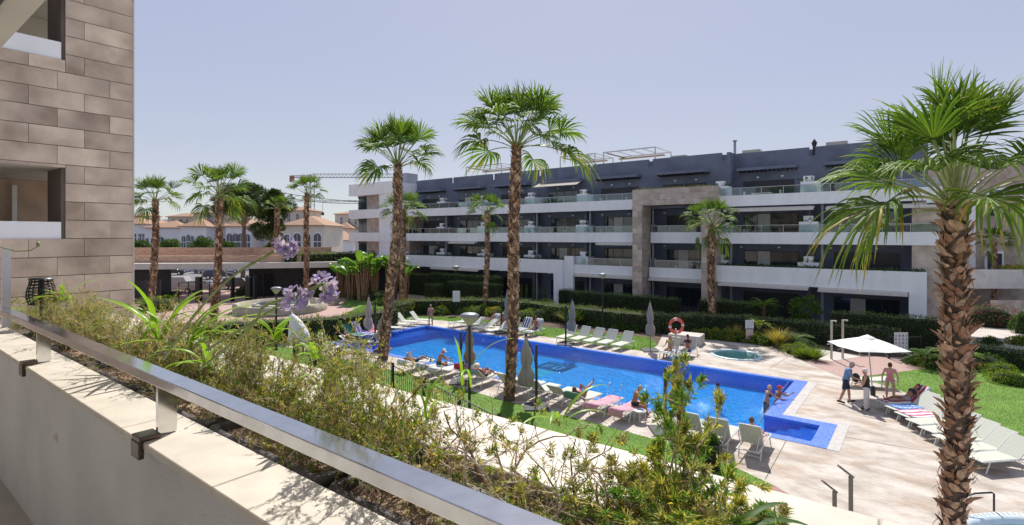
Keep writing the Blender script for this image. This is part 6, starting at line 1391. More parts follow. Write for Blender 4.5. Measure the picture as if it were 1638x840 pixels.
for i, (u, v, s, d) in enumerate([(-.48, 1.30, (.8, .8, 1.08), 'tall upright green shrub with yellow green rosettes at the right'), (-.38, 1.26, (1.2, 1.0, .66), 'green shrub at the right, lower front part'), (-.57, 1.33, (1.2, 1.0, .70), 'green shrub at the right, rear part'), (-.30, 1.30, (1.2, 1.0, .55), 'low green shrub at the right end of the foliage')]):
    shrub((u, v, HP - .02), d, grn[i % 2], i * 1.7, s)
# overhanging sprigs over the pot rims
for i, (u, v, d) in enumerate([(-4.3, 1.12, 'small sprig hanging over the ledge near the first post'), (-3.3, 1.12, 'small sprig hanging over the ledge left of the middle post'), (-2.3, 1.12, 'small sprig hanging over the ledge right of the middle post'), (-1.55, 1.16, 'small green sprig at the clear pot corner')]):
    o = shrub((u, v, HP + .02), d, spr[i % 2], i, .32); o.rotation_euler = (R(55), 0, i)
# strap leaved plants and agapanthus
def strap(loc, n, Lr, label, w=.017, seed=0, az=0, spread=1.0, m=None, elr=(.5, 1.4), azr=None):
    rg = random.Random(seed); o = empty('strap_leaf_plant', loc, az, label, 'plant', 'strap leaved agapanthus plants')
    for k_ in range(n):
        a = rg.uniform(0, 6.28) if azr is None else rg.uniform(*azr); L = rg.uniform(*Lr); el = rg.uniform(*elr); K = 9; vs = []; sd = Vector((-math.sin(a), math.cos(a), 0)); ww = w * rg.uniform(.7, 1.2); p = Vector((rg.uniform(-.03, .03), rg.uniform(-.02, .02), 0)); e = el; bnd = rg.uniform(.08, .26) * spread
        for i in range(K + 1):
            t = i / K; wd = ww * (.55 + .45 * math.sin(min(1, t * 1.6) * math.pi / 2)) * (1 - t ** 3.5) + .0008; vs += [p - sd * wd + Vector((0, 0, wd * .45)), p, p + sd * wd + Vector((0, 0, wd * .45))]
            p = p + Vector((math.cos(a) * math.cos(e), math.sin(a) * math.cos(e), math.sin(e))) * L / K; e -= bnd
        mb = MB(); mb.add(vs, [q for i in range(K) for q in ((i * 3, i * 3 + 3, i * 3 + 4, i * 3 + 1), (i * 3 + 1, i * 3 + 4, i * 3 + 5, i * 3 + 2))], 0, True); mb.obj('leaf', m or M_AGA, o)
    return o
def at_u(x, y, v):
    p = PV(x, y, v); return p
for i, (x, y, n, Lr, w, d, kw) in enumerate([
    (255, 560, 12, (.35, .55), .02, 'bright strap leaf clump standing left of the palm with the yellow leaf', dict(elr=(1.0, 1.5))), (300, 575, 14, (.35, .6), .018, 'wide arching strap leaf clump in front of the fountain plaza', {}),
    (440, 560, 6, (.14, .24), .017, 'strap leaves pointing up before the round fountain', dict(elr=(.9, 1.5))), (505, 590, 6, (.1, .2), .016, 'strap leaves in front of the leaning white parasol', {}),
    (50, 520, 12, (.3, .5), .02, 'strap leaf clump at the left edge beside the lantern', {}), (520, 645, 9, (.12, .2), .014, 'broad young strap leaves in the middle of the olive shrubs', dict(elr=(1.0, 1.5))), (330, 600, 8, (.2, .35), .015, 'strap leaves among the dry shrub below the flower stalks', {}),
    (100, 490, 8, (.25, .4), .018, 'strap leaves rising right of the black lantern', {}), (745, 640, 3, (.2, .3), .006, 'thin green blades before the lawn fence', dict(elr=(1.2, 1.55))), (900, 700, 4, (.12, .22), .008, 'few narrow leaves among the bare twigs', {}),
    (680, 690, 3, (.15, .25), .008, 'few narrow leaves at the cream slab', dict(elr=(1.1, 1.5)))]):
    p = PV(x, y, 1.34 + .03 * (i % 3)); strap((p.x, p.y, max(p.z + .05, HP)), n, Lr, d, w * .85, 70 + i, **kw)
p = PV(1175, 862, 1.3); strap((p.x, p.y, p.z), 6, (.14, .22), 'dark strap leaves in the lower right corner of the foliage', .011, 99, m=M_MID, azr=(cazi(1, .1) - .35, cazi(1, .1) + .5), elr=(.35, .8))
# agapanthus flower heads
M_PURP = leafmat('lilac petal', (.36, .29, .68), (.55, .47, .85), .35, .25, .5); M_STALK = mat('flower stalk', (.24, .30, .09), rough=.5, var=.15, scale=20)
def flower(pix, label, seed, Yh, R_=.085, nf=26, az_bias=None):
    rg = random.Random(seed); pts = [DP(x, y, Yh + dY) for (x, y, dY) in pix]; o = empty('agapanthus_flower', pts[0], 0, label, 'flower', 'lilac agapanthus flowers')
    base = pts[0]; loc = [q - base for q in pts]; sm = []
    for i in range(len(loc) - 1):
        for t in (0, .33, .66): 
            a = loc[max(i - 1, 0)]; b_ = loc[i]; c = loc[i + 1]; d_ = loc[min(i + 2, len(loc) - 1)]
            sm.append(.5 * ((2 * b_) + (c - a) * t + (2 * a - 5 * b_ + 4 * c - d_) * t * t + (3 * b_ - a - 3 * c + d_) * t ** 3))
    sm.append(loc[-1]); mb = MB(); mb.tube(sm, .0048, 6); mb.obj('stalk', M_STALK, o)
    hub = loc[-1]; dr = (loc[-1] - loc[-2]).normalized()
    for k_ in range(nf):
        d = Vector((rg.gauss(0, 1), rg.gauss(0, 1), rg.gauss(0, 1))).normalized(); d = (d + dr * .75).normalized(); L = R_ * rg.uniform(.55, 1.0); tip = hub + d * L - Vector((0, 0, .012))
        f = MB(); f.tube([hub, hub + d * L * .5, tip], [.0012, .0011, .0016], 4, 0, False)
        fd = (d + Vector((0, 0, -.35))).normalized(); a = fd.orthogonal().normalized(); b_ = fd.cross(a); fl = R_ * .55
        for q in range(6):
            t = q * math.pi / 3 + k_; rd = a * math.cos(t) + b_ * math.sin(t); sd = fd.cross(rd); vs = []
            for s_, r_, w_ in ((0, .002, .002), (.45, .006, .0045), (.8, .012, .0065), (1.0, .021, .0035)): c = tip + fd * fl * s_ + rd * r_; vs += [c - sd * w_, c + sd * w_]
            f.add(vs, [(i * 2, i * 2 + 1, i * 2 + 3, i * 2 + 2) for i in range(3)], 1)
        f.obj('floret', [M_STALK, M_PURP], o)
    return o
flower([(262, 575, .5), (310, 505, .3), (368, 445, .1), (425, 410, 0), (455, 392, 0)], 'upper lilac agapanthus flower head before the white villas', 1, 1.75, .028, 14)
flower([(330, 560, .5), (420, 505, .25), (460, 480, .1), (495, 463, 0), (515, 455, 0)], 'right lilac agapanthus flower head, the fullest one', 2, 1.55, .031, 19)
flower([(320, 590, .5), (400, 525, .3), (420, 492, .1), (450, 480, 0), (468, 472, 0)], 'left lilac agapanthus flower head of the lower pair', 3, 1.5, .025, 14)
# a bud stalk at the left
bs = empty('flower_bud_stalk', DP(-10, 383, 3.2), 0, 'green bud stalk curling in from the left edge over the white parapet', 'plant'); b0 = DP(-10, 383, 3.2); mb = MB(); mb.tube([DP(x, y, 3.2) - b0 for x, y in ((-30, 378), (0, 395), (25, 402), (48, 401), (58, 396), (62, 391))], .0035, 6); mb.sph(DP(61, 391, 3.2) - b0, (.011, .011, .017), 8, 6); mb.obj('stalk', M_STALK, bs)
# lantern
lnp = DP(66, 487, 5.0); ln = empty('lantern', (lnp.x, lnp.y, lnp.z), 0, 'black slatted round lantern standing in the dry shrubs', 'lantern'); hh = .24
for k_ in range(9):
    z = k_ / 8 * hh; r_ = .075 + .032 * math.sin(math.pi * min(1, k_ / 8 + .12) * .95); mb = MB(); mb.lathe([(r_ - .003, z), (r_, z + .004), (r_, z + .008), (r_ - .004, z + .01)], n=20); mb.obj('ring', M_BLACK, ln)
for k_ in range(8):
    a = k_ * math.pi / 4; mb = MB(); mb.tube([((.074 + .034 * math.sin(math.pi * min(1, t + .12) * .95)) * math.cos(a), (.074 + .034 * math.sin(math.pi * min(1, t + .12) * .95)) * math.sin(a), t * hh) for t in np.linspace(0, 1, 7)], .006, 5); mb.obj('rib', M_BLACK, ln)
mb = MB(); mb.tube([(0, 0, -.05), (0, 0, hh)], .016, 8); mb.obj('core', M_BLACK, ln); mb = MB(); mb.lathe([(0, hh + .012), (.09, hh + .008), (.095, hh - .004)], n=20); mb.obj('lid', M_BLACK, ln); mb = MB(); mb.tube([(0, 0, -.55), (0, 0, 0)], .012, 6); mb.obj('spike', M_BLACK, ln)
# ------------------------------------------------------------ entrance canopy, fountain, villas, cars, cranes
M_RSTONE = brick_material('red rubble wall', (.56, .32, .22), (.68, .48, .34), (.42, .28, .2), 1.7, .03, (R(90), 0, 0))
a0, a1, a2 = G(150, 492), G(400, 486), G(640, 474)
def seg(pts, z0, z1, off, th, m, name, parent, o0):
    mb = MB()
    for p, q in zip(pts[:-1], pts[1:]):
        d = (q - p); L = d.length; d.normalize(); n = Vector((-d.y, d.x, 0)); 
        if n.dot(Vector((-p.x, -p.y, 0))) > 0: n = -n
        c = (p + q) / 2 + n * off - o0; mb.obox((c.x, c.y, (z0 + z1) / 2), L / 2, th / 2, (z1 - z0) / 2, math.atan2(d.y, d.x))
    return mb.obj(name, m, parent)
k0 = DP(150, 440, 57); k1 = DP(400, 430, 59); k2 = DP(560, 420, 62); k3 = DP(660, 415, 66)
for q in (k0, k1, k2, k3): q.z = 0
cn = empty('entrance_canopy', k0, 0, 'long flat entrance roof with rubble stone parapet at the left', 'entrance building')
K_ = [k0, k1, k2, k3]
seg(K_, 3.35, 3.98, 1.2, 3.2, M_SOFFIT, 'roof_slab', cn, k0); seg([k0, k1, DP(470, 425, 60) * 1.0], 4.0, 4.75, 1.6, .5, M_RSTONE, 'rubble_parapet', cn, k0); seg([k0, k1, DP(520, 425, 61)], 4.0, 5.6, 4.6, .6, M_RSTONE, 'rubble_wall', cn, k0)
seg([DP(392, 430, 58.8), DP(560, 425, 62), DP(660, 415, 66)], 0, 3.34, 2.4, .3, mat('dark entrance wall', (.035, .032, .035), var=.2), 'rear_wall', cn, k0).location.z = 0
for q in bpy.data.objects:
    pass
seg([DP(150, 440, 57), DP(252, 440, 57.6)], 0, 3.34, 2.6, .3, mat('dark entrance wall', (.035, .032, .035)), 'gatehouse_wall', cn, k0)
# correct heights of pieces built from points with z
gr = empty('louvre_gate', k0, 0, 'black louvred security fence and gate under the entrance roof', 'fence')
def fence_run(p, q, h, n, louv=True):
    d = q - p; L = d.length; an = math.atan2(d.y, d.x); u = d.normalized(); m_ = MB()
    for i in range(n + 1): c = p + u * L * i / n - k0; b = MB(); b.obox((c.x, c.y, h / 2), .07, .07, h / 2, an); b.obj('fence_post', M_BLACK, gr)
    for k in range(int(h / .16)): c = (p + q) / 2 - k0; m_.obox((c.x, c.y, .15 + k * .16), L / 2, .02, .03, an)
    m_.obj('louvre_slats', M_BLACK, gr)['kind'] = 'stuff'
g = lambda x, y: G(x, y)
fence_run(g(190, 489), g(256, 487), 2.5, 3); 
for (x0, x1) in ((286, 316), (318, 352)): 
    p, q = g(x0, 486), g(x1, 484); d = q - p; an = math.atan2(d.y, d.x)
    for t in (0, .5, 1): c = p.lerp(q, t) - k0; b = MB(); b.obox((c.x, c.y, 1.1), .05, .05, 1.1, an); b.obj('fence_post', M_BLACK, gr)
    for z in (.15, 1.1, 2.15): c = (p + q) / 2 - k0; b = MB(); b.obox((c.x, c.y, z), d.length / 2, .025, .03, an); b.obj('rail', M_BLACK, gr)
fence_run(g(395, 478), g(435, 474), 2.6, 3)
for x in (318, 372, 398, 408): c = g(x, 482) - k0; b = MB(); b.obox((c.x, c.y, 1.3), .28 if x in (318, 398) else .1, .2, 1.3, .4); b.obj('pillar', M_BLACK, gr)
# rubble retaining wall and white sign at entrance
seg([G(455, 466), G(520, 462)], 0, .9, .5, .5, M_RSTONE, 'retaining_wall', cn, k0)
# fountain
fc_ = G(450, 496); fo = empty('round_fountain', (fc_.x, fc_.y, 0), 0, 'round raised stone fountain basin with green water', 'fountain')
mstone = mat('mossy stone', (.34, .31, .22), rough=.95, col2=(.46, .43, .34), scale=1.5, bump=.01)
mb = MB(); mb.lathe([(4.1, 0), (4.1, .72), (3.75, .72), (3.75, .25), (2.5, .22)], n=56); mb.obj('outer_ring', mstone, fo)
mb = MB(); mb.lathe([(2.5, .1), (2.5, .68), (2.05, .70), (2.05, .4), (0, .35)], n=48); mb.obj('inner_ring', mat('pale basin stone', (.5, .47, .38), rough=.9, var=.1), fo)
mb = MB(); mb.lathe([(2.06, .58), (0, .58)], n=40); mb.obj('fountain_water', mat('green water', (.12, .22, .18), rough=.08, var=.2, scale=2, bump=.01), fo)
bl = empty('ground_light', G(536, 487), 0, 'small square grey plinth on the pink paving right of the fountain', 'plinth'); mb = MB(); mb.box(-.3, .3, -.3, .3, 0, .62); mb.obj('plinth', mstone, bl)

# villas
M_ROOF = brick_material('terracotta roof tiles', (.50, .30, .19), (.62, .42, .28), (.28, .16, .10), 2.2, .07); M_VW = mat('villa white wall', (.72, .70, .72), rough=.85, var=.05, scale=.5); M_VC = mat('villa cream wall', (.62, .56, .48), rough=.85, var=.06, scale=.5)
M_VWIN = mat('villa window', (.06, .075, .10), rough=.2, var=.2, scale=2)
def arch_window(parent, x, y, z, w, h, arch=True, fr=None):
    n = 8; prof = [(-w / 2, 0), (w / 2, 0), (w / 2, h - (w / 2 if arch else 0))]
    if arch: prof += [(w / 2 * math.cos(math.pi * k / n), h - w / 2 + w / 2 * math.sin(math.pi * k / n)) for k in range(1, n)]
    prof += [(-w / 2, h - (w / 2 if arch else 0))]
    def slab(sc_, y0, y1, m, name, par):
        v = [(px * sc_, y0, (pz - h / 2) * sc_) for px, pz in prof] + [(px * sc_, y1, (pz - h / 2) * sc_) for px, pz in prof]; k = len(prof)
        mb = MB(); mb.add(v, [tuple(range(k)), tuple(reversed(range(k, 2 * k)))] + [(i, (i + 1) % k, k + (i + 1) % k, k + i) for i in range(k)]); return mb.obj(name, m, par)
    f = slab(1.1, -.04, 0, fr or M_VW, 'window', parent); f.location = (x, y, z + h / 2); slab(.94, -.08, -.041, M_VWIN, 'pane', f)
    mb = MB(); mb.box(-.03, .03, -.11, -.081, -h / 2 * .9, h / 2 * .85); mb.box(-w * .45, w * .45, -.11, -.081, h * .02, h * .06); mb.obj('mullion', M_VW, f)
def hip(mb, x0, x1, y0, y1, z, hh, o=.45):
    x0 -= o; x1 += o; y0 -= o; y1 += o; w, d = x1 - x0, y1 - y0; r_ = min(w, d) / 2
    if w >= d: A_1, A_2 = (x0 + r_, (y0 + y1) / 2, z + hh), (x1 - r_, (y0 + y1) / 2, z + hh)
    else: A_1, A_2 = ((x0 + x1) / 2, y0 + r_, z + hh), ((x0 + x1) / 2, y1 - r_, z + hh)
    v = [(x0, y0, z), (x1, y0, z), (x1, y1, z), (x0, y1, z), A_1, A_2, (x0, y0, z - .15), (x1, y0, z - .15), (x1, y1, z - .15), (x0, y1, z - .15)]
    if w >= d: f = [(0, 1, 5, 4), (1, 2, 5), (2, 3, 4, 5), (3, 0, 4)]
    else: f = [(0, 1, 4), (1, 2, 5, 4), (2, 3, 5), (3, 0, 4, 5)]
    mb.add(v, f + [(0, 6, 7, 1), (1, 7, 8, 2), (2, 8, 9, 3), (3, 9, 6, 0), (6, 9, 8, 7)])
def villa(x0, x1, ye, Y, label, depth=9, tower=None, win=(), m=None, rh=1.7, base=0, wing=None, Yo=0):
    """front wall facing us between pixels x0 and x1, eaves at ye"""
    FS = 1.34; Y *= FS; depth *= FS; rh *= .95; win = [(a, b * FS, c * FS, d * FS, e) for a, b, c, d, e in win]; tower = (tower[0], tower[1] * FS, tower[2] * FS) if tower else None
    m = m or M_VW; p = DP(x0, ye, Y); q = DP(x1, ye, Y); W = (q - p).length; H = p.z; o = empty('white_villa', (p.x, p.y, 0), ca, label, 'villa', 'white villas with terracotta roofs')
    mb = MB(); mb.box(0, W, 0, depth, base, H); mb.obj('wall', m, o); mb = MB(); hip(mb, 0, W, 0, depth, H, rh); mb.obj('roof', M_ROOF, o)
    if tower:
        tx, tw, thh = tower; tx *= W; mb = MB(); mb.box(tx - tw / 2, tx + tw / 2, depth * .45, depth * .45 + tw, H, H + thh); mb.obj('tower_wall', M_VC, o); mb = MB(); hip(mb, tx - tw / 2, tx + tw / 2, depth * .45, depth * .45 + tw, H + thh, .9, .35); mb.obj('tower_roof', M_ROOF, o)
        for k in (-.25, .05, .3): arch_window(o, tx + k * tw, depth * .45, H + thh * .25, .5, thh * .55)
    for (wx, wz, w, h, ar) in win: arch_window(o, wx * W, 0, H - wz, w, h, ar)
    return o
Yv = 84
villa(178, 232, 358, 92, 'white villa at the far left behind the leftmost palm', win=[(.85, 3.2, .5, 1.5, False), (.7, 3.2, .5, 1.5, False), (.95, 3.2, .4, 1.5, False), (.3, 3.2, .9, 1.6, True)], tower=(.4, 3, 1.5))
villa(232, 292, 364, Yv, 'white villa with a small roof lantern behind the leftmost palm', win=[(.06, 3.6, .5, 2.0, True), (.2, 3.6, .5, 2.0, True), (.42, 3.6, 1.3, 2.2, True), (.8, 2.4, .4, .5, False), (.1, 6.5, 1.4, 2.4, True)], tower=(.5, 4, 1.9))
villa(289, 330, 362, Yv - 4, 'white villa with three narrow arches and a square tower', win=[(.12, 3.6, .6, 2.2, True), (.3, 3.6, .55, 2.4, True), (.45, 3.6, .5, 2.2, True), (.8, 3.6, 1.6, 2.3, True), (.1, 6.4, .7, 1.6, False)], tower=(.45, 4.6, 2.2))
villa(328, 362, 363, Yv, 'plain white villa part with shuttered window between the arched villas', win=[(.2, 2.8, .5, .8, False), (.75, 3.2, 1.5, 1.4, False)], depth=7)
villa(361, 402, 362, Yv - 4, 'white villa with three tall arches right of the yellow leaf palm', win=[(.15, 3.9, .9, 2.9, True), (.38, 3.9, .9, 2.9, True), (.6, 3.9, .9, 2.9, True), (.85, 3.9, .9, 2.8, True), (.2, 6.7, .9, 2, True), (.55, 6.7, .9, 1.6, False)])
villa(400, 455, 372, Yv, 'white villa mostly hidden behind the pines', win=[(.3, 3.2, .9, 1.6, False), (.6, 3.2, .9, 1.6, False)], depth=7)
villa(452, 517, 360, 76, 'large cream villa with arched windows behind the small crowned palm', m=M_VC, win=[(.12, 3.9, 1.1, 2.6, True), (.36, 3.9, 1.1, 2.8, True), (.6, 3.9, 1.1, 2.8, True), (.86, 3.9, 1.1, 2.8, True), (.36, 6.6, 1.2, 1.4, True), (.7, 6.4, .8, .8, False)], tower=(.05, 4.4, 2.3), rh=2.0)
villa(517, 545, 384, 88, 'lower white villa with brown door left of the apartment wing', win=[(.3, 3.0, .9, 2.0, False)], depth=8, rh=2.2)
villa(535, 562, 365, 98, 'small cream towered villa behind the apartment wing', m=M_VC, win=[(.2, 2.5, .8, 1.4, True), (.6, 2.5, .6, 1.4, True)], tower=(.4, 5, 2.8), rh=1.6)
villa(600, 640, 352, 110, 'far villa roof seen past the apartment wing', m=M_VC)
# distant blocks and hill on the horizon
hl = MB()
pr = [(x, 6.0 + 3.5 * (.5 + .5 * math.sin(x * .013 + 1)) + 2 * math.sin(x * .04)) for x in range(-520, 60, 12)]
vs = []; 
for (x, h) in pr: q = uv(x, 520); vs += [(q[0], q[1], -1), (q[0], q[1], h + 10), (q[0] - 120 * -B_ * 0 + uv(0, 200)[0], q[1] + uv(0, 200)[1], h + 8)]
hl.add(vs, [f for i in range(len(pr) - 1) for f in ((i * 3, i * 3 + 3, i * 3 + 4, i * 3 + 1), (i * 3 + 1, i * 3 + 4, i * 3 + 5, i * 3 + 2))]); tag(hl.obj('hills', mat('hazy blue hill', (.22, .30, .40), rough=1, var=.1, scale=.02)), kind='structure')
for i, (x, y, w, Y) in enumerate([(225, 349, 22, 230), (262, 351, 26, 240), (300, 352, 18, 220), (445, 352, 20, 200), (522, 356, 26, 210), (560, 352, 22, 230)]):
    p = DP(x, y, Y); o = empty('distant_building', (p.x, p.y, 0), ca, f'pale distant house on the horizon, {ordn[i]} from the left', 'house', 'pale distant houses on the horizon'); wm = w * Y / FPX; mb = MB(); mb.box(-wm / 2, wm / 2, 0, 9, 0, p.z); mb.obj('wall', M_VW, o)
    for k in range(3): mb = MB(); mb.box(-wm * .35 + k * wm * .3, -wm * .2 + k * wm * .3, -.1, -.01, p.z - 2.4, p.z - 1.2); mb.obj('window', M_VWIN, o)
# shrubs behind the wall
for i, (x0, x1, y, Y) in enumerate([(212, 232, 404, 76), (250, 292, 402, 76), (305, 342, 400, 74), (352, 372, 406, 76), (430, 452, 404, 72)]):
    p = DP((x0 + x1) / 2, y, Y); r_ = (x1 - x0) / 2 * Y / FPX; o = blob((p.x, p.y), (r_, 1.4, 1.7), f'green garden bush in front of the villas, {ordn[i]} from the left', M_MID, 1500, .28, .5, group='garden bushes before the villas'); o.location.z = p.z - .3; mb = MB(); mb.tube([(0, 0, -p.z + .2), (0, 0, 0)], .1, 6); mb.obj('trunk', M_STEM, o)
hv = hedge([DP(455, 402, 61), DP(530, 402, 63), DP(560, 404, 65), DP(600, 404, 66)], 1.0, 1.2, 'creeper hedge growing over the right part of the entrance roof', 80, .2, zb=3.9, name='roof_creeper', cat='creeper'); 
# pines
def pine(x, Y, ytop, ybase_crown, wpx, label, seed, dark=True):
    rg = np.random.default_rng(seed); p = DP(x, 400, Y); z1 = EYE + (HZ - ytop) / FPX * Y; z0 = EYE + (HZ - ybase_crown) / FPX * Y; Rr = wpx / 2 * Y / FPX
    o = empty('pine_tree', (p.x, p.y, 0), 0, label, 'pine', 'dark pines before the villas')
    mb = MB(); mb.tube([(0, 0, 0), (.15, .1, z0 * .6), (.0, .2, z0), (.2, 0, (z0 + z1) / 2)], [.32, .27, .22, .1], 9); mb.obj('trunk', mat('pine bark', (.20, .14, .11), rough=1, var=.3, scale=3, bump=.02), o)
    geo = []; lim = MB(); mis = []
    for k in range(34):
        a = rg.uniform(0, 6.28); rr = Rr * math.sqrt(rg.uniform(0, 1)) * .88; zz = z0 + (z1 - z0) * (rg.uniform(.1, .95)); rr *= math.sqrt(max(.15, 1 - ((zz - z0) / (z1 - z0)) ** 2.2)); c = np.array([math.cos(a) * rr, math.sin(a) * rr, zz]); r_ = rg.uniform(.55, 1.05) * Rr * .30
        n = 620; D = rdirs(n); P = c + D * np.array([r_, r_, r_ * .62]) * RNG.uniform(.5, 1.05, n)[:, None]; geo.append(leaf_geo(P, D + rdirs(n) * .5 + [0, 0, .5], rdirs(n), RNG.uniform(.2, .42, n), RNG.uniform(.05, .1, n))); mis.append(np.full(n, 1 if rg.random() < .35 else 0))
        lim.tube([(.05, .1, z0 * .9 + (zz - z0) * .3), tuple(c * [.5, .5, .97]), tuple(c)], [.09, .06, .03], 5, 0, False)
    V_, F_ = merge(geo); link('crown', np_mesh('crown', V_, F_, [M_PINE, M_PINE2], np.concatenate(mis)), o); lim.obj('limbs', M_STEM, o)
M_PINE = leafmat('pine needles', (.035, .065, .018), (.07, .11, .03), .15, .4); M_PINE2 = leafmat('pine needles light', (.06, .10, .03), (.10, .15, .04), .2, .35)
pine(388, 70, 297, 356, 104, 'dark pine on a thin trunk behind the palm with the yellow leaf', 1); pine(434, 68, 303, 388, 84, 'rounder pine right of the dark pine', 2)
b = DP(443, 470, 64); palm((b.x, b.y), 10.2, 'short palm standing in front of the right pine', .26, .22, .72, counts=(4, 5, 5, 3, 0), seed=31, bscale=1.7, group='palms by the entrance')
# cars
M_TYRE = mat('tyre', (.02, .02, .02), rough=.9, var=0)
def car(x, y, az, label, col, van=False, L=4.6):
    p = G(x, y); o = empty('parked_car', (p.x, p.y, 0), az, label, 'car', 'cars parked beyond the entrance'); H = 1.85 if van else 1.48; W = .9; m = mat('car paint ' + label[:12], col, rough=.25, var=.02, spec=.8)
    prof = [(-L / 2, .35), (-L / 2, .8), (-L / 2 + .1, .95), (-L * .42, H - .12), (-L * .36, H), (L * (.14 if not van else .2), H), (L * (.27 if not van else .3), 1.0), (L * .46, .86), (L / 2, .62), (L / 2, .35)]
    mb = MB(); n = len(prof); vs = [(px, -W * (.86 if pz > 1.1 else 1), pz) for px, pz in prof] + [(px, W * (.86 if pz > 1.1 else 1), pz) for px, pz in prof]
    mb.add(vs, [tuple(reversed(range(n))), tuple(range(n, 2 * n))] + [(i, (i + 1) % n, n + (i + 1) % n, n + i) for i in range(n)]); bd = mb.obj('body', m, o); bevel(bd, .06, 2)
    for s in (-1, 1):
        mb = MB(); y_ = s * (W * .9 + .012); mb.add([(-L * .385, y_ + s * .03, 1.02), (-L * .35, y_ - s * .035, H - .14), (L * .13, y_ - s * .035, H - .14), (L * .235, y_ + s * .03, 1.02)], [(0, 1, 2, 3)]); mb.obj('side_window', M_WIN, o)
        for wx in (-L * .31, L * .31): mb = MB(); mb.tube([(wx, s * (W - .18), .33), (wx, s * (W + .02), .33)], .33, 16); wl = mb.obj('wheel', M_TYRE, o); mb = MB(); mb.tube([(wx, s * (W + .021), .33), (wx, s * (W + .04), .33)], .2, 12); mb.obj('rim', M_STEELB, wl)
        mb = MB(); mb.box(L / 2 - .08, L / 2 + .01, s * .7 - .16, s * .7 + .16, .62, .76); mb.obj('headlight', M_SIGNW, o); mb = MB(); mb.box(-L / 2 - .02, -L / 2 + .05, s * .75 - .1, s * .75 + .1, .75, .95); mb.obj('tail_light', M_REDI, o)
    return o
car(285, 466, ca + .1, 'silver van parked behind the gate opening', (.42, .42, .43), True, 5.0); car(325, 468, ca + .1, 'pale car with rusty door in front of the silver van', (.5, .47, .44), False, 4.4)
car(385, 462, ca, 'dark car parked behind the thin gate posts', (.04, .045, .05), False, 4.4); car(274, 440, ca + .3, 'black car at the back of the car park', (.03, .03, .035)); car(232, 462, ca, 'grey car seen through the louvres', (.2, .2, .21)); car(330, 437, ca, 'silver car in the back row of the car park', (.45, .45, .46)); car(368, 436, ca, 'white car at the right of the back row', (.6, .6, .6)); car(350, 446, ca + .4, 'dark blue car between the rows', (.04, .05, .09))
for (x, y, r_, d) in ((262, 476, .8, 'small clipped bush left of the silver van'), (388, 472, 1.2, 'low wide bush before the dark car'), (403, 474, .6, 'small round bush at the gate pillar')): blob(G(x, y), r_, d, M_MID, 600, .12, .5)
# cranes
def crane(xm, xt, xb, y, Y, ytop, label, red=True, mast=True):
    P0 = DP(xm, y, Y); o = empty('tower_crane', (P0.x, P0.y, 0), 0, label, 'crane', 'tower cranes on the horizon'); s = Y / FPX
    rt = Vector((uv(1, 0)[0], uv(1, 0)[1], 0)); fw = Vector((uv(0, 1)[0], uv(0, 1)[1], 0)); z = P0.z; m = mat('crane grey', (.36, .37, .38), var=0); mr_ = mat('crane red', (.30, .15, .13), var=0)
    def lattice(a, b_, w, n, nm, mm, vert=False):
        mb = MB(); d = (b_ - a); ax = rt if not vert else Vector((0, 0, 1)); e1 = Vector((0, 0, w)) if not vert else rt * w; e2 = fw * w * .6
        cs = [a, a + e1, a + e1 * .0 + e2]
        for c in cs: mb.bar(c, c + d, .16)
        for i in range(n):
            t0, t1 = i / n, (i + .5) / n; mb.bar(a + d * t0, a + e1 + d * t1, .09); mb.bar(a + e1 + d * t1, a + d * (i + 1) / n, .09); mb.bar(a + d * t0, a + e2 + d * t1, .08)
        mb.obj(nm, mm, o)
    lattice(rt * 0 + Vector((0, 0, z)), rt * (xt - xm) * s + Vector((0, 0, z)), 1.0, 26, 'jib', m)
    if mast: lattice(Vector((0, 0, 0)) - rt * .6, Vector((0, 0, z + 1)) - rt * .6, 1.3, 18, 'mast', m, True)
    if xb is not None:
        lattice(rt * (xb - xm) * s + Vector((0, 0, z)), Vector((0, 0, z)), .5, 6, 'counter_jib', mr_ if red else m); mb = MB(); c = rt * (xb - xm) * s + Vector((0, 0, z)); mb.obox((c.x, c.y, z - .4), .5, .5, .9, ca); mb.obj('counterweight', mr_ if red else m, o)
    return o, P0, s, rt
crane(499, 650, 467, 284, 150, 280, 'nearer tower crane with red counter jib above the villas')
o, P0, s, rt = crane(575, 640, 455, 323, 190, 320, 'second tower crane, its jib lower and farther', False, False); mb = MB(); c = rt * (516 - 575) * s; mb.tube([(c.x, c.y, P0.z), (c.x, c.y, P0.z - 4)], .06, 4); mb.obox((c.x, c.y, P0.z - 4.3), .4, .4, .5); mb.obj('hook', M_FRAME, o)
mb = MB(); mb.tube([(0, 0, 0), (0, 0, P0.z)], .5, 6); mb.obj('mast', mat('crane grey', (.36, .37, .38)), o)
# overhead wires
wr = empty('overhead_wires', DP(420, 305, 100), 0, 'thin overhead wires sagging between the pines and the apartment wing', 'wires'); w0 = DP(420, 305, 100)
for (xa, ya, xb, yb, sg) in ((405, 300, 640, 325, 6), (430, 312, 640, 322, 8)):
    mb = MB(); mb.tube([DP(xa + (xb - xa) * t, ya + (yb - ya) * t + sg * math.sin(math.pi * t), 100) - w0 for t in np.linspace(0, 1, 14)], .05, 4); mb.obj('wire', M_FRAME, wr)

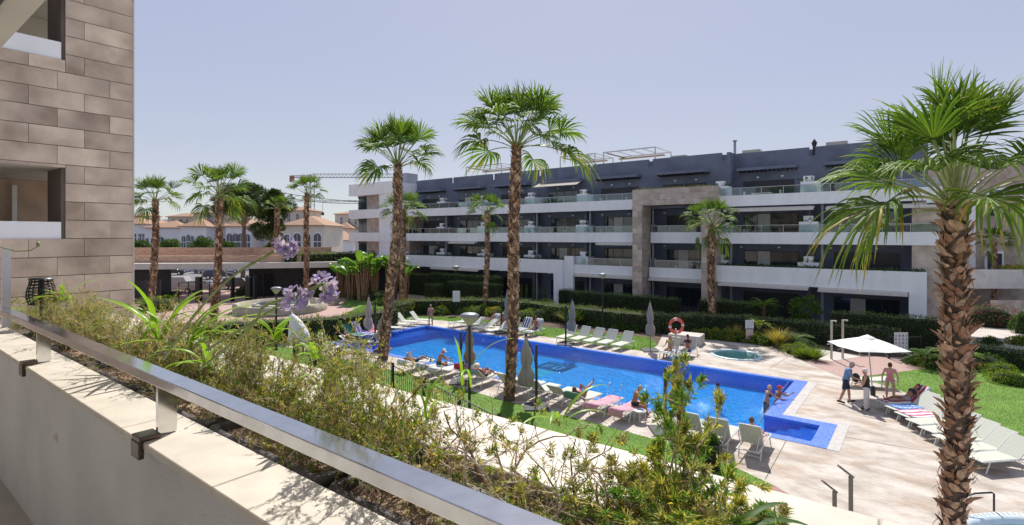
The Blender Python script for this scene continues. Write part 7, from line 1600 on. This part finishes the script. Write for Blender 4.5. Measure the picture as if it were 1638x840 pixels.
# ------------------------------------------------------------ block at the far right
rb = empty('right_building', DP(1555, 377, 50), 0, 'second apartment building at the right edge with tan walls, dark windows and white stairs', 'apartment building'); ro = rb.location.copy(); ro.z = 0; rb.location = ro; rb.rotation_euler = (0, 0, 0)
def rbox(name, m, u0, u1, v0, v1, z0, z1): mb = MB(); mb.box(u0, u1, v0, v1, z0, z1); return mb.obj(name, m, rb)
rb.rotation_euler = (0, 0, ca)
s50 = 50 / FPX
X = lambda x: (x - 1555) * s50
Zr = lambda y: EYE + (HZ - y) * s50
rbox('wall', M_TILE2, X(1500), X(1900), .4, 10, 0, 14)
for (x0, x1, y0, y1) in ((1583, 1612, 300, 345), (1580, 1610, 402, 438), (1500, 1522, 318, 345), (1640, 1700, 300, 345)):
    f = rbox('window_frame', M_WHITE, X(x0), X(x1), .28, .39, Zr(y1), Zr(y0)); mb = MB(); mb.box(X(x0 + 4), X(x1 - 4), .2, .279, Zr(y1), Zr(y0 + 4)); mb.obj('pane', M_WIN, f)
rbox('white_pier', M_WHITE, X(1552), X(1562), .1, .35, Zr(440), Zr(300)); rbox('terrace_wall', M_RENDER, X(1500), X(1622), -4, -3.6, Zr(455), Zr(427)); rbox('terrace_slab', M_RENDER, X(1500), X(1622), -3.59, .3, Zr(455), Zr(450))
rbox('planter_wall', M_TILE2, X(1500), X(1598), -6, -5.5, 0, 1.6); rbox('low_block', M_WHITE, X(1598), X(1608), -9, -4.5, 0, 3.4); rbox('low_block', M_WHITE, X(1598), X(1650), -9, -8.6, 0, 3.0)
for k in range(7): rbox('stair_slab', M_WHITE, X(1606 + 5 * k) , X(1611 + 5 * k + 6), -3.4 - .01 * k, -1.6, Zr(300 + k * 24) - 1.6, Zr(300 + k * 24))
for k in range(5): rbox('stair_side', M_WHITE, X(1612 + 8 * k), X(1620 + 8 * k), -7 + .01 * k, -6.6, 0, Zr(520 - 7 * k))
n = 700; P = np.stack([RNG.uniform(X(1545), X(1622), n), RNG.uniform(-4, -3, n), np.full(n, Zr(428)) + RNG.uniform(0, .35, n)], 1); V_, F_ = leaf_geo(P, rdirs(n) + [0, 0, .7], rdirs(n), RNG.uniform(.12, .3, n), RNG.uniform(.05, .1, n)); link('terrace_plants', np_mesh('terrace_plants', V_, F_, [M_YEL]), rb)['kind'] = 'stuff'
blob(DP(1582, 505, 41), (2.2, 1.2, 1.5), 'green bush with pink flowers under the right terrace', M_MID, 1500, .14, .5, m2=mat('pink blossom', (.7, .05, .15), var=.2)); blob(DP(1634, 545, 34), .7, 'bright green bush at the right edge by the stairs', M_LIME, 1300, .12, .5); blob(DP(1636, 500, 38), (.6, .6, 1.3), 'leafy small tree at the right edge', M_MID, 1500, .14, .5)
sheet('ramp', [G(1550, 572), G(1640, 586), G(1760, 598), G(1760, 500), G(1640, 488), G(1550, 484)], .02, M_PAVE)
